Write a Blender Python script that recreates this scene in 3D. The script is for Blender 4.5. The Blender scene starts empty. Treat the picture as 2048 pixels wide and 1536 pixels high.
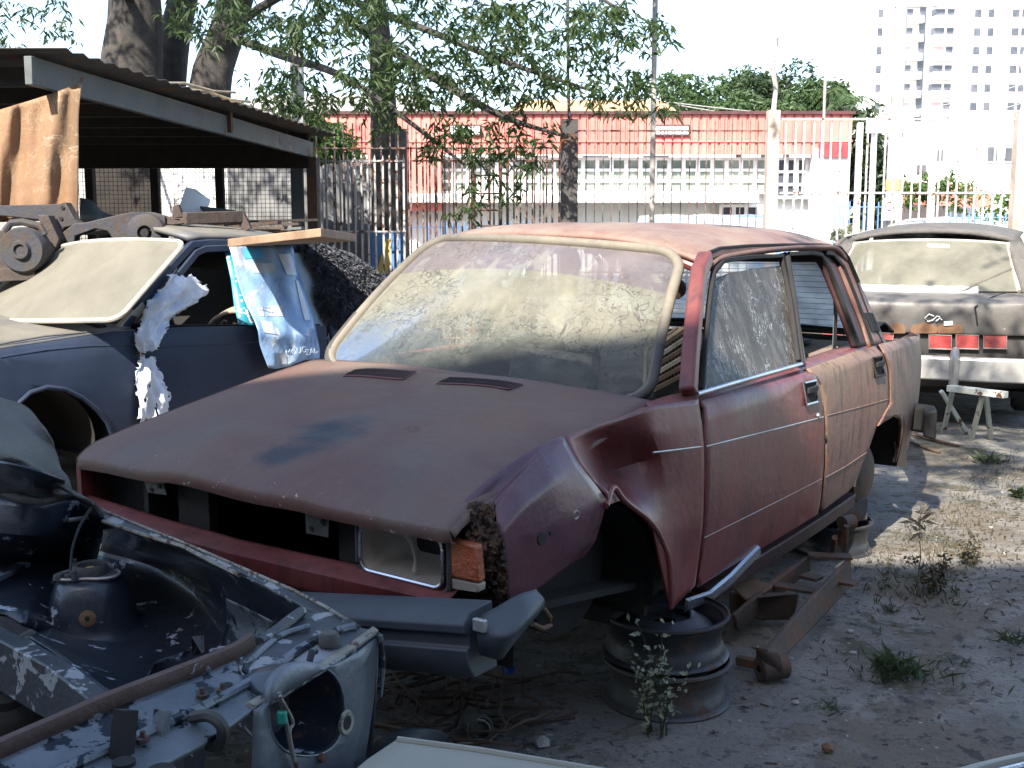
import bpy, bmesh, math, random
from mathutils import Vector, Matrix
from mathutils.geometry import tessellate_polygon
R=math.radians
random.seed(7)
sc=bpy.context.scene
# ---------------------------------------------------------------- camera, sky, sun, exposure
FPX,PITCH,CH=2232.0,0.1335,1.45
cd=bpy.data.cameras.new('camera'); cam=bpy.data.objects.new('camera',cd); sc.collection.objects.link(cam)
cam.location=(0,0,CH); cam.rotation_euler=(math.pi/2-PITCH,0,0)
cd.sensor_fit='HORIZONTAL'; cd.sensor_width=36; cd.lens=36*FPX/2048; cd.clip_start=.05; cd.clip_end=2000
sc.camera=cam
SUN_EL,SUN_TRAVEL=R(41),R(24.5)      # elevation; the light travels this many degrees right of straight ahead
w=bpy.data.worlds.new('World'); sc.world=w; w.use_nodes=True
nt=w.node_tree; bg=nt.nodes['Background']; sky=nt.nodes.new('ShaderNodeTexSky'); sky.sky_type='NISHITA'; sky.sun_disc=False
sky.sun_elevation=SUN_EL; sky.sun_rotation=SUN_TRAVEL+math.pi; sky.air_density=1.0; sky.dust_density=1.2; sky.ozone_density=1.5
nt.links.new(sky.outputs[0],bg.inputs[0]); bg.inputs[1].default_value=.13
sd=bpy.data.lights.new('sun','SUN'); sd.energy=3.9; sd.angle=R(.53); sd.color=(1,.94,.84)
so=bpy.data.objects.new('sun',sd); sc.collection.objects.link(so)
dv=Vector((math.sin(SUN_TRAVEL)*math.cos(SUN_EL),math.cos(SUN_TRAVEL)*math.cos(SUN_EL),-math.sin(SUN_EL)))
so.rotation_euler=dv.to_track_quat('-Z','Y').to_euler(); so.location=(-6,-10,12)
sc.view_settings.view_transform='Standard'; sc.view_settings.look='None'; sc.view_settings.gamma=1; sc.view_settings.use_curve_mapping=False
sc.view_settings.exposure=1.8
# ---------------------------------------------------------------- pixel rays (2048x1536) and car frames
CAM=Vector((0,0,CH)); cp,sp_=math.cos(PITCH),math.sin(PITCH)
def ray(px,py):
    a=(px-1024)/FPX; b=(py-768)/FPX
    return Vector((a,cp-b*sp_,-sp_-b*cp))
def at(px,py,Y):
    r=ray(px,py); return CAM+r*(Y/r.y)
def atz(px,py,z):
    r=ray(px,py); return CAM+r*((z-CH)/r.z)
class Frame:
    def __init__(s,o,yaw,pit=0,rol=0):
        s.o=Vector(o); b=Vector((math.sin(yaw),math.cos(yaw),0)); l=Vector((math.cos(yaw),-math.sin(yaw),0)); u=Vector((0,0,1))
        b2=b*math.cos(pit)+u*math.sin(pit); u2=-b*math.sin(pit)+u*math.cos(pit)
        s.x=b2; s.y=l*math.cos(rol)+u2*math.sin(rol); s.z=-l*math.sin(rol)+u2*math.cos(rol)
    def loc(s,W): d=W-s.o; return Vector((d.dot(s.x),d.dot(s.y),d.dot(s.z)))
    def W(s,c): return s.o+s.x*c[0]+s.y*c[1]+s.z*c[2]
    def at(s,px,py,ax,val):
        o=s.loc(CAM); d=ray(px,py); d=Vector((d.dot(s.x),d.dot(s.y),d.dot(s.z)))
        return o+d*((val-o[ax])/d[ax])
    def on(s,px,py,yf,off=0):                       # lies on the side surface y=yf(x,z)
        y=.75
        for _ in range(6):
            c=s.at(px,py,1,y); y=yf(c[0],c[2])+off
        return s.at(px,py,1,y)
# ---------------------------------------------------------------- object helpers
COL=sc.collection
def tag(o,label=None,cat=None,group=None,kind=None):
    if label: o['label']=label
    if cat: o['category']=cat
    if group: o['group']=group
    if kind: o['kind']=kind
    return o
def thing(name,loc,label,cat,group=None,rz=0):
    o=bpy.data.objects.new(name,None); COL.objects.link(o); o.location=loc; o.rotation_euler=(0,0,rz); o.empty_display_size=.1
    return tag(o,label,cat,group)
def wmat(o):
    m=Matrix.LocRotScale(o.location,o.rotation_euler,o.scale)
    return wmat(o.parent)@o.matrix_parent_inverse@m if o.parent else m
class MB:
    def __init__(s): s.v=[]; s.f=[]; s.uv=None
    def add(s,vs,fs):
        n=len(s.v); s.v+= [tuple(v) for v in vs]; s.f+=[tuple(i+n for i in f) for f in fs]; return s
    def grid(s,P,closed=False):
        r,c=len(P),len(P[0]); vs=[p for row in P for p in row]; fs=[]
        for i in range(r-1):
            for j in range(c if closed else c-1):
                k=(j+1)%c; fs.append((i*c+j,i*c+k,(i+1)*c+k,(i+1)*c+j))
        return s.add(vs,fs)
    def box(s,c,size,rot=None):
        c=Vector(c); hx,hy,hz=[q/2 for q in size]; vs=[]
        for a in (-1,1):
            for b in (-1,1):
                for d in (-1,1):
                    v=Vector((a*hx,b*hy,d*hz)); v=rot@v if rot else v; vs.append(c+v)
        return s.add(vs,[(0,1,3,2),(4,6,7,5),(0,4,5,1),(2,3,7,6),(0,2,6,4),(1,5,7,3)])
    def bar(s,p,q,w_,h,up=(0,0,1)):
        p,q=Vector(p),Vector(q); d=(q-p); L=d.length; d.normalize(); up=Vector(up)
        a=d.cross(up)
        if a.length<1e-4: a=d.cross(Vector((1,0,0)))
        a.normalize(); b=a.cross(d)
        return s.box((p+q)/2,(w_,L,h),Matrix((a,d,b)).transposed())
    def ring(s,path,prof,closed=False,cap=True,up=None):      # sweep a profile [(a,b)] along a path
        P=[Vector(p) for p in path]; n=len(P); rows=[]; ov=(P[-1]-P[0]); u0=Vector((0,1,0)) if (not closed and ov.length>0 and abs(ov.normalized().z)>.75) else Vector((0,0,1))
        for i in range(n):
            if closed: d=P[(i+1)%n]-P[i-1]
            else: d=P[min(i+1,n-1)]-P[max(i-1,0)]
            d.normalize(); u=Vector(up) if up else u0
            if abs(d.dot(u))>.985: u=Vector((0,1,0)) if abs(d.y)<.9 else Vector((0,0,1))
            a=d.cross(u).normalized(); b=a.cross(d)
            pr=prof[i] if callable(prof)==False and isinstance(prof[0][0],(tuple,list)) else prof
            rows.append([P[i]+a*x+b*y for x,y in pr])
        if closed: rows.append(rows[0])
        s.grid(rows,True)
        if cap and not closed:
            m=len(rows[0]); n0=len(s.v)-m*len(rows)
            s.f.append(tuple(n0+j for j in range(m))[::-1]); s.f.append(tuple(len(s.v)-m+j for j in range(m)))
        return s
    def tube(s,path,r,seg=8,closed=False,up=None):
        n=len(path); rr=r if isinstance(r,(list,tuple)) else [r]*n
        return s.ring(path,[[(k*math.cos(2*math.pi*j/seg),k*math.sin(2*math.pi*j/seg)) for j in range(seg)] for k in rr],closed,True,up)
    def lathe(s,prof,c,seg=32,axis=(0,0,1),cap=False):
        q=Vector((0,0,1)).rotation_difference(Vector(axis)); c=Vector(c); rows=[]
        for r,z in prof: rows.append([c+q@Vector((r*math.cos(2*math.pi*j/seg),r*math.sin(2*math.pi*j/seg),z)) for j in range(seg)])
        return s.grid(rows,True)
    def plate(s,pts,thick,nrm=None):
        P=[Vector(p) for p in pts]; n=len(P)
        if nrm is None:
            nn=Vector((0,0,0))
            for i in range(n): nn+=(P[i]-P[0]).cross(P[(i+1)%n]-P[0])
            nrm=nn.normalized()
        nrm=Vector(nrm); tri=tessellate_polygon([P]); Q=[p-nrm*thick for p in P]
        fs=[tuple(t) for t in tri]+[tuple(i+n for i in reversed(t)) for t in tri]+[(i,(i+1)%n,(i+1)%n+n,i+n) for i in range(n)]
        return s.add(P+Q,fs)
    def build(s,name,m,parent=None,label=None,smooth=40,solid=0,bevel=0,sub=0,off=-1,cat=None,group=None,kind=None,origin=None,local=False):
        me=bpy.data.meshes.new(name)
        O=Vector((0,0,0)) if (local or parent) else (Vector(origin) if origin is not None else s.base())
        me.from_pydata([tuple(Vector(v)-O) for v in s.v],[],s.f); me.validate()
        if m: me.materials.append(m)
        bm=bmesh.new(); bm.from_mesh(me); bmesh.ops.remove_doubles(bm,verts=bm.verts,dist=1e-5); bmesh.ops.recalc_face_normals(bm,faces=bm.faces)
        if solid:                                          # open sheets: outside faces the viewer's side, thickness goes behind
            nn=Vector((0,0,0)); cc=Vector((0,0,0)); ar=0
            for f_ in bm.faces: k_=f_.calc_area(); nn+=f_.normal*k_; cc+=f_.calc_center_median()*k_; ar+=k_
            if ar and nn.dot(Vector(CAM)-(cc/ar+O))<0: bmesh.ops.reverse_faces(bm,faces=bm.faces)
        bm.to_mesh(me); bm.free()
        if smooth:
            for p in me.polygons: p.use_smooth=True
            me.set_sharp_from_angle(angle=R(smooth))
        o=bpy.data.objects.new(name,me); COL.objects.link(o); o.location=O
        if parent:
            o.parent=parent
            if not local: o.matrix_parent_inverse=wmat(parent).inverted()
        if sub: q=o.modifiers.new('sub','SUBSURF'); q.levels=q.render_levels=sub
        if solid: q=o.modifiers.new('solid','SOLIDIFY'); q.thickness=solid; q.offset=off
        if bevel: q=o.modifiers.new('bevel','BEVEL'); q.width=bevel; q.segments=2; q.limit_method='ANGLE'; q.angle_limit=R(40)
        return tag(o,label,cat,group,kind)
    def base(s):
        xs=[v[0] for v in s.v]; ys=[v[1] for v in s.v]; zs=[v[2] for v in s.v]
        return Vector(((min(xs)+max(xs))/2,(min(ys)+max(ys))/2,min(zs)))
def net(rows,sub=4,lin=0):                                   # smooth net through rows of points (Catmull-Rom both ways)
    def cr(P,t):
        n=len(P)-1; i=min(int(t*n),n-1); u=t*n-i; p1,p2=P[i],P[i+1]; p0=P[i-1] if i>0 else p1*2-p2; p3=P[i+2] if i+2<=n else p2*2-p1
        q=.5*((2*p1)+(p2-p0)*u+(2*p0-5*p1+4*p2-p3)*u*u+(3*p1-p0-3*p2+p3)*u*u*u)
        return q.lerp(p1.lerp(p2,u),lin) if lin else q
    A=[[Vector(p) for p in r] for r in rows]; nc=(len(A[0])-1)*sub; nr=(len(A)-1)*sub
    B=[[cr(r,j/nc) for j in range(nc+1)] for r in A]
    return [[cr([B[i][j] for i in range(len(B))],k/nr) for j in range(nc+1)] for k in range(nr+1)]
def panel_mb(frame,outline,yf,step=.05,off=0,lines=()):          # side panel: (x,z) outline cut on a grid, laid on y=yf(x,z)
    bm=bmesh.new(); vs=[bm.verts.new((x,0,z)) for x,z in outline]
    for t in tessellate_polygon([[Vector((x,z,0)) for x,z in outline]]):
        try: bm.faces.new([vs[i] for i in t])
        except ValueError: pass
    xs=[p[0] for p in outline]; zs=[p[1] for p in outline]
    x=math.floor(min(xs)/step)*step
    while x<max(xs):
        bmesh.ops.bisect_plane(bm,geom=bm.verts[:]+bm.edges[:]+bm.faces[:],plane_co=(x,0,0),plane_no=(1,0,0)); x+=step
    z=math.floor(min(zs)/step)*step
    while z<max(zs):
        bmesh.ops.bisect_plane(bm,geom=bm.verts[:]+bm.edges[:]+bm.faces[:],plane_co=(0,0,z),plane_no=(0,0,1)); z+=step
    m=MB(); bm.verts.index_update()
    m.add([frame.W((v.co.x,yf(v.co.x,v.co.z)+off,v.co.z)) for v in bm.verts],[tuple(v.index for v in f.verts) for f in bm.faces]); bm.free(); return m
# ---------------------------------------------------------------- materials
MATS={}
def mixn(nt,fac,a,b,blend='MIX'):
    n=nt.nodes.new('ShaderNodeMix'); n.data_type='RGBA'; n.blend_type=blend; n.clamp_factor=True
    for s,v in ((n.inputs[0],fac),(n.inputs[6],a),(n.inputs[7],b)):
        if hasattr(v,'is_linked'): nt.links.new(v,s)
        elif isinstance(v,(int,float)): s.default_value=v
        else: s.default_value=(*v[:3],1)
    return n.outputs[2]
def mth(nt,op,a,b=None,c=None):
    n=nt.nodes.new('ShaderNodeMath'); n.operation=op
    for i,v in enumerate((a,b,c)):
        if v is None: continue
        if hasattr(v,'is_linked'): nt.links.new(v,n.inputs[i])
        else: n.inputs[i].default_value=v
    return n.outputs[0]
def noise(nt,vec,scale,detail=4,rough=.6,dist=0,raw=0):
    n=nt.nodes.new('ShaderNodeTexNoise'); n.inputs['Scale'].default_value=scale; n.inputs['Detail'].default_value=detail; n.inputs['Roughness'].default_value=rough; n.inputs['Distortion'].default_value=dist
    nt.links.new(vec,n.inputs['Vector']); return n.outputs['Fac'] if raw else mth(nt,'MULTIPLY_ADD',n.outputs['Fac'],1.9,-.45)
def ramp(nt,v,lo,hi):
    n=nt.nodes.new('ShaderNodeMapRange'); n.inputs[1].default_value=lo; n.inputs[2].default_value=hi; nt.links.new(v,n.inputs[0]); n.clamp=True; return n.outputs[0]
def mapv(nt,vec,sc_=(1,1,1),loc=(0,0,0),rot=(0,0,0)):
    n=nt.nodes.new('ShaderNodeMapping'); n.inputs['Scale'].default_value=sc_; n.inputs['Location'].default_value=loc; n.inputs['Rotation'].default_value=rot; nt.links.new(vec,n.inputs[0]); return n.outputs[0]
def mat(name,col,col2=None,s=4,rough=.5,metal=0,dust=None,da=.5,ds=3,up=.5,streak=None,sa=.4,ss=14,chips=None,ct=.7,cs=25,rust=None,rt=.62,rs=5,bump=.15,bs=30,squig=None,sqs=6,coat=0,alpha=None,extra=None,post=None,spec=.5):
    """base mottle > rust patches > paint chips > settled dust > rain streaks > snail-trail squiggles"""
    m=bpy.data.materials.new(name); m.use_nodes=True; nt=m.node_tree; b=nt.nodes['Principled BSDF']
    tc=nt.nodes.new('ShaderNodeTexCoord').outputs['Object']
    n1=noise(nt,tc,s,5); c=mixn(nt,ramp(nt,n1,.35,.68),col,col2 or tuple(min(1,x*1.35) for x in col))
    rg=mth(nt,'MULTIPLY_ADD',n1,.3,rough-.15); mt=None
    if rust:
        f=ramp(nt,noise(nt,tc,rs,8,.7),rt,rt+.05); c=mixn(nt,f,c,mixn(nt,noise(nt,tc,rs*9,4),rust,tuple(x*.45 for x in rust))); rg=mth(nt,'MAXIMUM',rg,mth(nt,'MULTIPLY',f,.85)); mt=mth(nt,'MULTIPLY',mth(nt,'SUBTRACT',1.0,f),metal)
    if chips:
        f=ramp(nt,noise(nt,tc,cs,7,.72,.4),ct,ct+.015); c=mixn(nt,f,c,chips)
    if extra: c=extra(nt,tc,c)
    if dust:
        f=ramp(nt,noise(nt,tc,ds,8,.65,.3),.25,.75)
        g=nt.nodes.new('ShaderNodeNewGeometry'); sx=nt.nodes.new('ShaderNodeSeparateXYZ'); nt.links.new(g.outputs['Normal'],sx.inputs[0])
        u=ramp(nt,mth(nt,'MULTIPLY_ADD',sx.outputs[2],up,1-up),-.1,1)
        f=mth(nt,'MULTIPLY',mth(nt,'MULTIPLY',mth(nt,'MULTIPLY_ADD',f,.6,.5),u),da)
        d2=mixn(nt,noise(nt,tc,60,3),dust,tuple(x*.8 for x in dust)); c=mixn(nt,f,c,d2); rg=mth(nt,'MAXIMUM',rg,mth(nt,'MULTIPLY',f,.9))
    if streak:
        f=ramp(nt,noise(nt,mapv(nt,tc,(ss,ss,ss*.09)),1,6,.7,.2),.52,.72); c=mixn(nt,mth(nt,'MULTIPLY',f,sa),c,streak)
    if squig:
        k=None
        for q,(sl,wd) in enumerate(((sqs,.006),(sqs*1.9,.009),(sqs*.6,.004))):
            nn=noise(nt,mapv(nt,tc,loc=(q*7,3*q,q)),sl,2.5,.55,1.1,1); f=ramp(nt,mth(nt,'ABSOLUTE',mth(nt,'SUBTRACT',nn,.5)),wd,wd*.3)
            k=f if k is None else mth(nt,'MAXIMUM',k,f)
        msk=ramp(nt,noise(nt,tc,sqs*.35,3),.42,.58); c=mixn(nt,mth(nt,'MULTIPLY',k,msk),c,squig)
    if post: c=post(nt,tc,c)
    nt.links.new(c,b.inputs['Base Color']); nt.links.new(rg,b.inputs['Roughness']); b.inputs['Specular IOR Level'].default_value=spec
    if mt is not None: nt.links.new(mt,b.inputs['Metallic'])
    else: b.inputs['Metallic'].default_value=metal
    b.inputs['Coat Weight'].default_value=coat
    if bump:
        bn=nt.nodes.new('ShaderNodeBump'); bn.inputs['Strength'].default_value=bump; bn.inputs['Distance'].default_value=.01
        nt.links.new(mth(nt,'MULTIPLY_ADD',noise(nt,tc,bs*.12,3),2.0,noise(nt,tc,bs,6,.65)),bn.inputs['Height']); nt.links.new(bn.outputs[0],b.inputs['Normal'])
    if alpha is not None:
        b.inputs['Alpha'].default_value=alpha
    MATS[name]=m; return m
def blob(center,size,colr,amt=.8,ns=9,thr=(.55,.85)):                # a stain with a place and shape of its own
    def f(nt,tc,c):
        v=mapv(nt,tc,(1/size[0],1/size[1],1/size[2]),tuple(-a/b for a,b in zip(center,size)))
        L=nt.nodes.new('ShaderNodeVectorMath'); L.operation='LENGTH'; nt.links.new(v,L.inputs[0])
        d=mth(nt,'ADD',L.outputs['Value'],mth(nt,'MULTIPLY_ADD',noise(nt,tc,ns,4,.6,0,1),1.4,-.7))
        return mixn(nt,mth(nt,'MULTIPLY',ramp(nt,d,thr[1],thr[0]),amt),c,colr)
    return f
# ---------------------------------------------------------------- palette
DUST=(.30,.25,.20); RUST=(.15,.055,.025)
GEO=Frame([-.3703,3.3889,.013],.6152,.0052,.0040)           # red sedan: x runs back from its front axle, y to its left, z up
HS1=(-.34,.09,.875); HS2=(-.50,.07,.86)
hood_stain=blob(GEO.W(HS1),(.13,.15,.3),(.020,.032,.048),.80,10,(.35,.95))
hood_stain2=blob(GEO.W(HS2),(.11,.09,.3),(.020,.032,.048),.75,12,(.35,.95))
mat('maroon',(.14,.011,.016),(.20,.022,.024),s=3,rough=.45,dust=(.17,.105,.085),da=.50,ds=2.0,up=.30,streak=(.035,.020,.020),sa=.45,ss=16,chips=(.40,.37,.35),ct=.90,cs=34,rust=(.13,.05,.03),rt=.86,rs=3,bump=.14,coat=.08)
mat('maroon_dusty',(.13,.035,.035),(.19,.06,.05),s=2,rough=.6,dust=(.235,.175,.115),da=.80,ds=2.4,up=.2,streak=(.04,.032,.028),sa=.6,ss=30,chips=(.5,.46,.42),ct=.88,cs=30,bump=.16)
def hs(nt,tc,c):
    c=hood_stain2(nt,tc,hood_stain(nt,tc,c))
    d=nt.nodes.new('ShaderNodeVectorMath'); d.operation='DOT_PRODUCT'; nt.links.new(tc,d.inputs[0]); d.inputs[1].default_value=GEO.x; e=ramp(nt,mth(nt,'SUBTRACT',d.outputs['Value'],GEO.o.dot(GEO.x)),-.555,-.62)
    f=mth(nt,'MULTIPLY',e,ramp(nt,noise(nt,tc,34,7,.75),.76,.79)); c=mixn(nt,f,c,(.46,.44,.43))
    f=ramp(nt,noise(nt,tc,1.7,6,.6,.8),.52,.72); c=mixn(nt,mth(nt,'MULTIPLY',f,.5),c,(.115,.105,.088)); return c
mat('hood_paint',(.10,.030,.026),(.15,.065,.045),s=2.4,rough=.62,dust=(.165,.118,.088),da=.85,ds=2.2,up=.5,chips=(.42,.40,.40),ct=.895,cs=46,rust=(.13,.05,.03),rt=.76,rs=3.2,bump=.16,post=hs)
mat('roof_paint',(.15,.045,.038),(.21,.085,.065),s=2.5,rough=.65,dust=(.28,.22,.17),da=.8,ds=4,up=.6,streak=(.1,.05,.04),sa=.3,rust=(.2,.09,.05),rt=.8,rs=5,bump=.12)
mat('maroon_bare',(.075,.014,.028),(.12,.028,.045),s=5,rough=.36,dust=(.20,.15,.16),da=.42,ds=4,chips=(.45,.43,.43),ct=.88,cs=34,rust=(.10,.05,.035),rt=.86,bump=.16,coat=.2)
mat('rubber',(.02,.02,.022),(.035,.034,.034),rough=.7,dust=(.22,.19,.15),da=.3,bump=.15)
mat('gasket_dusty',(.02,.02,.02),(.05,.045,.04),rough=.75,dust=(.26,.225,.17),da=.8,ds=2,up=.2,bump=.15)
mat('black_trim',(.010,.010,.012),(.022,.021,.021),rough=.7,spec=.25,dust=(.09,.08,.07),da=.15,bump=.15)
mat('dark_inside',(.008,.008,.008),(.016,.014,.013),rough=.9,dust=(.04,.034,.028),da=.25)
mat('interior_tan',(.16,.12,.09),(.22,.17,.13),rough=.9,dust=(.3,.25,.2),da=.5)
mat('chrome_bright',(.60,.59,.56),(.45,.44,.42),rough=.35,metal=.45,dust=(.30,.27,.23),da=.45,rust=RUST,rt=.86,rs=9,bump=.08)
mat('chrome',(.6,.6,.62),(.45,.45,.47),rough=.25,metal=.9,dust=(.4,.36,.32),da=.3,rust=RUST,rt=.85,rs=14,bump=.08)
mat('chrome_dull',(.55,.52,.5),(.4,.38,.36),rough=.5,metal=.7,dust=(.45,.40,.34),da=.6,rust=RUST,rt=.82,rs=10,bump=.12)
mat('amber',(.42,.07,.01),(.5,.12,.02),rough=.3,dust=(.2,.12,.07),da=.4,bs=90,bump=.5,coat=.4)
mat('reflector',(.42,.38,.32),(.3,.27,.23),rough=.45,metal=.35,dust=(.34,.28,.22),da=.8,up=.2,bump=.06)
mat('bumper_blue',(.026,.036,.048),(.042,.054,.066),s=6,rough=.6,dust=(.11,.105,.10),da=.45,ds=5,chips=(.3,.3,.3),ct=.9,bump=.1)
mat('melted_brown',(.030,.014,.010),(.10,.055,.032),s=16,rough=.6,spec=.3,chips=(.11,.065,.04),ct=.84,cs=18,bump=.7,bs=28)
mat('rusty_steel',(.06,.04,.032),(.10,.065,.045),s=5,rough=.75,metal=.3,dust=(.16,.13,.10),da=.4,rust=RUST,rt=.5,bump=.3)
mat('rim_dark',(.018,.020,.026),(.035,.036,.042),rough=.45,metal=.4,dust=(.11,.105,.10),da=.3,rust=(.09,.04,.025),rt=.66,rs=9,bump=.15)
mat('rim_grey',(.055,.055,.057),(.09,.085,.08),rough=.6,metal=.3,dust=(.14,.13,.12),da=.3,rust=(.09,.045,.03),rt=.64,rs=7,bump=.25)
def glass(name,dustc,lo,hi,tint=(.85,.9,.88),squig=None,sqs=6,ds=3,extra=None,grad=None,body=.35,trans=.25):
    """pane under a film of dirt: clear gloss where the film is thin, dusty where it is thick"""
    m=bpy.data.materials.new(name); m.use_nodes=True; nt=m.node_tree; b=nt.nodes['Principled BSDF']; out=nt.nodes['Material Output']
    tc=nt.nodes.new('ShaderNodeTexCoord').outputs['Object']
    c=mixn(nt,noise(nt,tc,ds*2,7,.7),tuple(x*.62 for x in dustc),tuple(x*1.1 for x in dustc)); f=ramp(nt,noise(nt,tc,ds,7,.6,.5),.3,.7)
    fac=mth(nt,'MULTIPLY_ADD',f,hi-lo,lo)
    if extra: c,fac=extra(nt,tc,c,fac)
    if squig:
        k=None
        for q,(sl,wd) in enumerate(((sqs,.013),(sqs*1.8,.016),(sqs*1.3,.012))):
            nn=noise(nt,mapv(nt,tc,loc=(q*7,3*q,q)),sl,2.5,.5,1.4,1); g=ramp(nt,mth(nt,'ABSOLUTE',mth(nt,'SUBTRACT',nn,.5)),wd,wd*.35)
            k=g if k is None else mth(nt,'MAXIMUM',k,g)
        k=mth(nt,'MULTIPLY',k,ramp(nt,noise(nt,tc,sqs*.3,3),.30,.52)); c=mixn(nt,mth(nt,'MULTIPLY',k,.95),c,squig)
    nt.links.new(c,b.inputs['Base Color']); b.inputs['Roughness'].default_value=.55; b.inputs['Coat Weight'].default_value=.06; b.inputs['Specular IOR Level'].default_value=.3
    tl=nt.nodes.new('ShaderNodeBsdfTranslucent'); nt.links.new(c,tl.inputs[0]); ms0=nt.nodes.new('ShaderNodeMixShader'); ms0.inputs[0].default_value=trans; nt.links.new(b.outputs[0],ms0.inputs[1]); nt.links.new(tl.outputs[0],ms0.inputs[2])
    tr=nt.nodes.new('ShaderNodeBsdfTransparent'); tr.inputs[0].default_value=(*tint,1); gl=nt.nodes.new('ShaderNodeBsdfGlossy'); gl.inputs['Roughness'].default_value=.05
    fr=nt.nodes.new('ShaderNodeFresnel'); fr.inputs[0].default_value=1.22; m1=nt.nodes.new('ShaderNodeMixShader'); nt.links.new(fr.outputs[0],m1.inputs[0]); nt.links.new(tr.outputs[0],m1.inputs[1]); nt.links.new(gl.outputs[0],m1.inputs[2])
    m2=nt.nodes.new('ShaderNodeMixShader'); nt.links.new(fac,m2.inputs[0]); nt.links.new(m1.outputs[0],m2.inputs[1]); nt.links.new(ms0.outputs[0],m2.inputs[2]); nt.links.new(m2.outputs[0],out.inputs[0])
    MATS[name]=m; return m
# ================================================================ SETTING
def up3(p): return Vector(p)
# ground: packed dirt over old concrete
def gx(nt,tc,c):
    f=ramp(nt,noise(nt,tc,1.1,7,.7,.6),.50,.60); c=mixn(nt,mth(nt,'MULTIPLY',f,.65),c,(.13,.10,.065))
    f=ramp(nt,noise(nt,mapv(nt,tc,loc=(2,7,1)),.9,5,.7,.5),.62,.80); c=mixn(nt,mth(nt,'MULTIPLY',f,.6),c,(.07,.065,.06))
    f=ramp(nt,noise(nt,mapv(nt,tc,loc=(4,1,3)),48,3,.8),.60,.72); c=mixn(nt,mth(nt,'MULTIPLY',f,.55),c,(.07,.068,.07))
    f=ramp(nt,noise(nt,mapv(nt,tc,loc=(5,2,0)),2.3,8,.75,.3),.60,.68); c=mixn(nt,mth(nt,'MULTIPLY',f,.7),c,(.055,.058,.030))
    f=ramp(nt,noise(nt,tc,15,5,.75),.63,.69); c=mixn(nt,mth(nt,'MULTIPLY',f,.7),c,(.035,.034,.036))
    f=ramp(nt,noise(nt,mapv(nt,tc,loc=(9,2,4)),34,5,.8),.74,.80); c=mixn(nt,mth(nt,'MULTIPLY',f,.6),c,(.26,.24,.21))
    return c
mat('dirt_ground',(.165,.155,.136),(.235,.217,.188),s=2.2,rough=.95,bump=.9,bs=26,extra=gx,spec=.2)
def gz(x,y):
    h=.018*math.sin(1.7*x+.6*y)*math.sin(.9*y-1.3*x+1)+.008*math.sin(5.1*x)*math.sin(4.3*y+.7)
    k=min(1,max(0,(y-13.5)/3)); return h*(1-k)+.35*k*k*(3-2*k) -(.0)
xs=[-600,-200,-80,-40,-22,-14]+[-9+.25*i for i in range(73)]+[14,22,40,80,200,600]
ys=[-300,-100,-30,-10,-4]+[-1+.25*i for i in range(62)]+[15,15.5,16,17,20,30,60,120,300,900]
MB().grid([[(x,y,gz(x,y)) for x in xs] for y in ys]).build('ground',MATS['dirt_ground'],kind='structure',origin=(0,0,0))
mat('concrete',(.30,.28,.25),(.38,.36,.33),s=3,rough=.9,streak=(.15,.13,.11),sa=.4,ss=6,bump=.3)
mat('asphalt',(.10,.10,.10),(.14,.135,.13),s=1,rough=.9,bump=.3,bs=60)
MB().box((0,17.6,.30),(120,2.6,.24)).build('pavement',MATS['concrete'],kind='structure')
MB().box((0,23,.351),(120,8,.03)).build('road',MATS['asphalt'],kind='structure')
mat('white_wall',(.80,.79,.76),(.72,.71,.68),s=1,rough=.85,streak=(.5,.48,.44),sa=.25,ss=3,bump=.1)
mat('cream_wall',(.62,.58,.50),(.52,.48,.42),s=1,rough=.85,streak=(.3,.27,.22),sa=.3,ss=3,bump=.1)
mat('grey_wall',(.33,.32,.30),(.42,.41,.39),s=1.3,rough=.9,streak=(.14,.13,.12),sa=.5,ss=4,bump=.3)
mat('red_cladding',(.58,.16,.13),(.64,.21,.17),s=.6,rough=.55,streak=(.45,.12,.08),sa=.35,ss=4,bump=.05)
mat('dark_red',(.33,.03,.04),(.40,.05,.05),rough=.6)
mat('white_frame',(.80,.80,.78),rough=.5,bump=.05)
mat('pane_green',(.20,.24,.20),(.38,.41,.35),s=.8,rough=.12,coat=.5,bump=.02)
mat('pane_dark',(.05,.055,.07),(.10,.10,.12),s=.5,rough=.15,coat=.5,bump=.02)
mat('dark_frame',(.06,.02,.02),rough=.5)
# unseen block added behind the camera; roof line set to shade the yard's front
shade_block=thing('building',(-3,-8,0),'unseen plain block added behind the camera to shade the yard','building')
MB().box((-4,-9,4.31),(46,9,8.62)).build('wall',MATS['grey_wall'],shade_block); MB().box((-4,-9,8.68),(46.3,9.3,.12)).build('roof',MATS['concrete'],shade_block)
m=MB()
for i in range(14): m.box((-25+i*3.2,-4.495,3.2),(1.2,.02,1.3))
m.build('window',MATS['pane_dark'],shade_block,kind='stuff')
# ---- low red shop across the street
Y=30.0
rb=thing('building',(2,Y+3,.35),'long low shop with red corrugated fascia and white grid windows','building')
def X(px,Y=Y): return at(px,470,Y).x
def Z(py,Y=Y,px=1024): return at(px,py,Y).z
xl,xr=X(600),X(1683)
MB().box(((xl+xr)/2,Y+5,(Z(315)+.0)/2+.1),(xr-xl-.4,9.6,Z(315)-.2)).build('wall',MATS['white_wall'],rb)
m=MB(); x=xl; zt,zb=Z(232),Z(312); n=int((xr-xl)/.24); pts=[]
for i in range(n):
    a=xl+i*.24; pts+=[(a,-.02),(a+.17,-.02),(a+.185,.02),(a+.225,.02)]
pts.append((xr,-.02)); m.grid([[(a,Y-.55+b,z) for a,b in pts] for z in (zb,zt)])
m.box(((xl+xr)/2,Y+4.4,zt-.06),(xr-xl,9.7,.1)); m.build('fascia',MATS['red_cladding'],rb,smooth=20)
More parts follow.
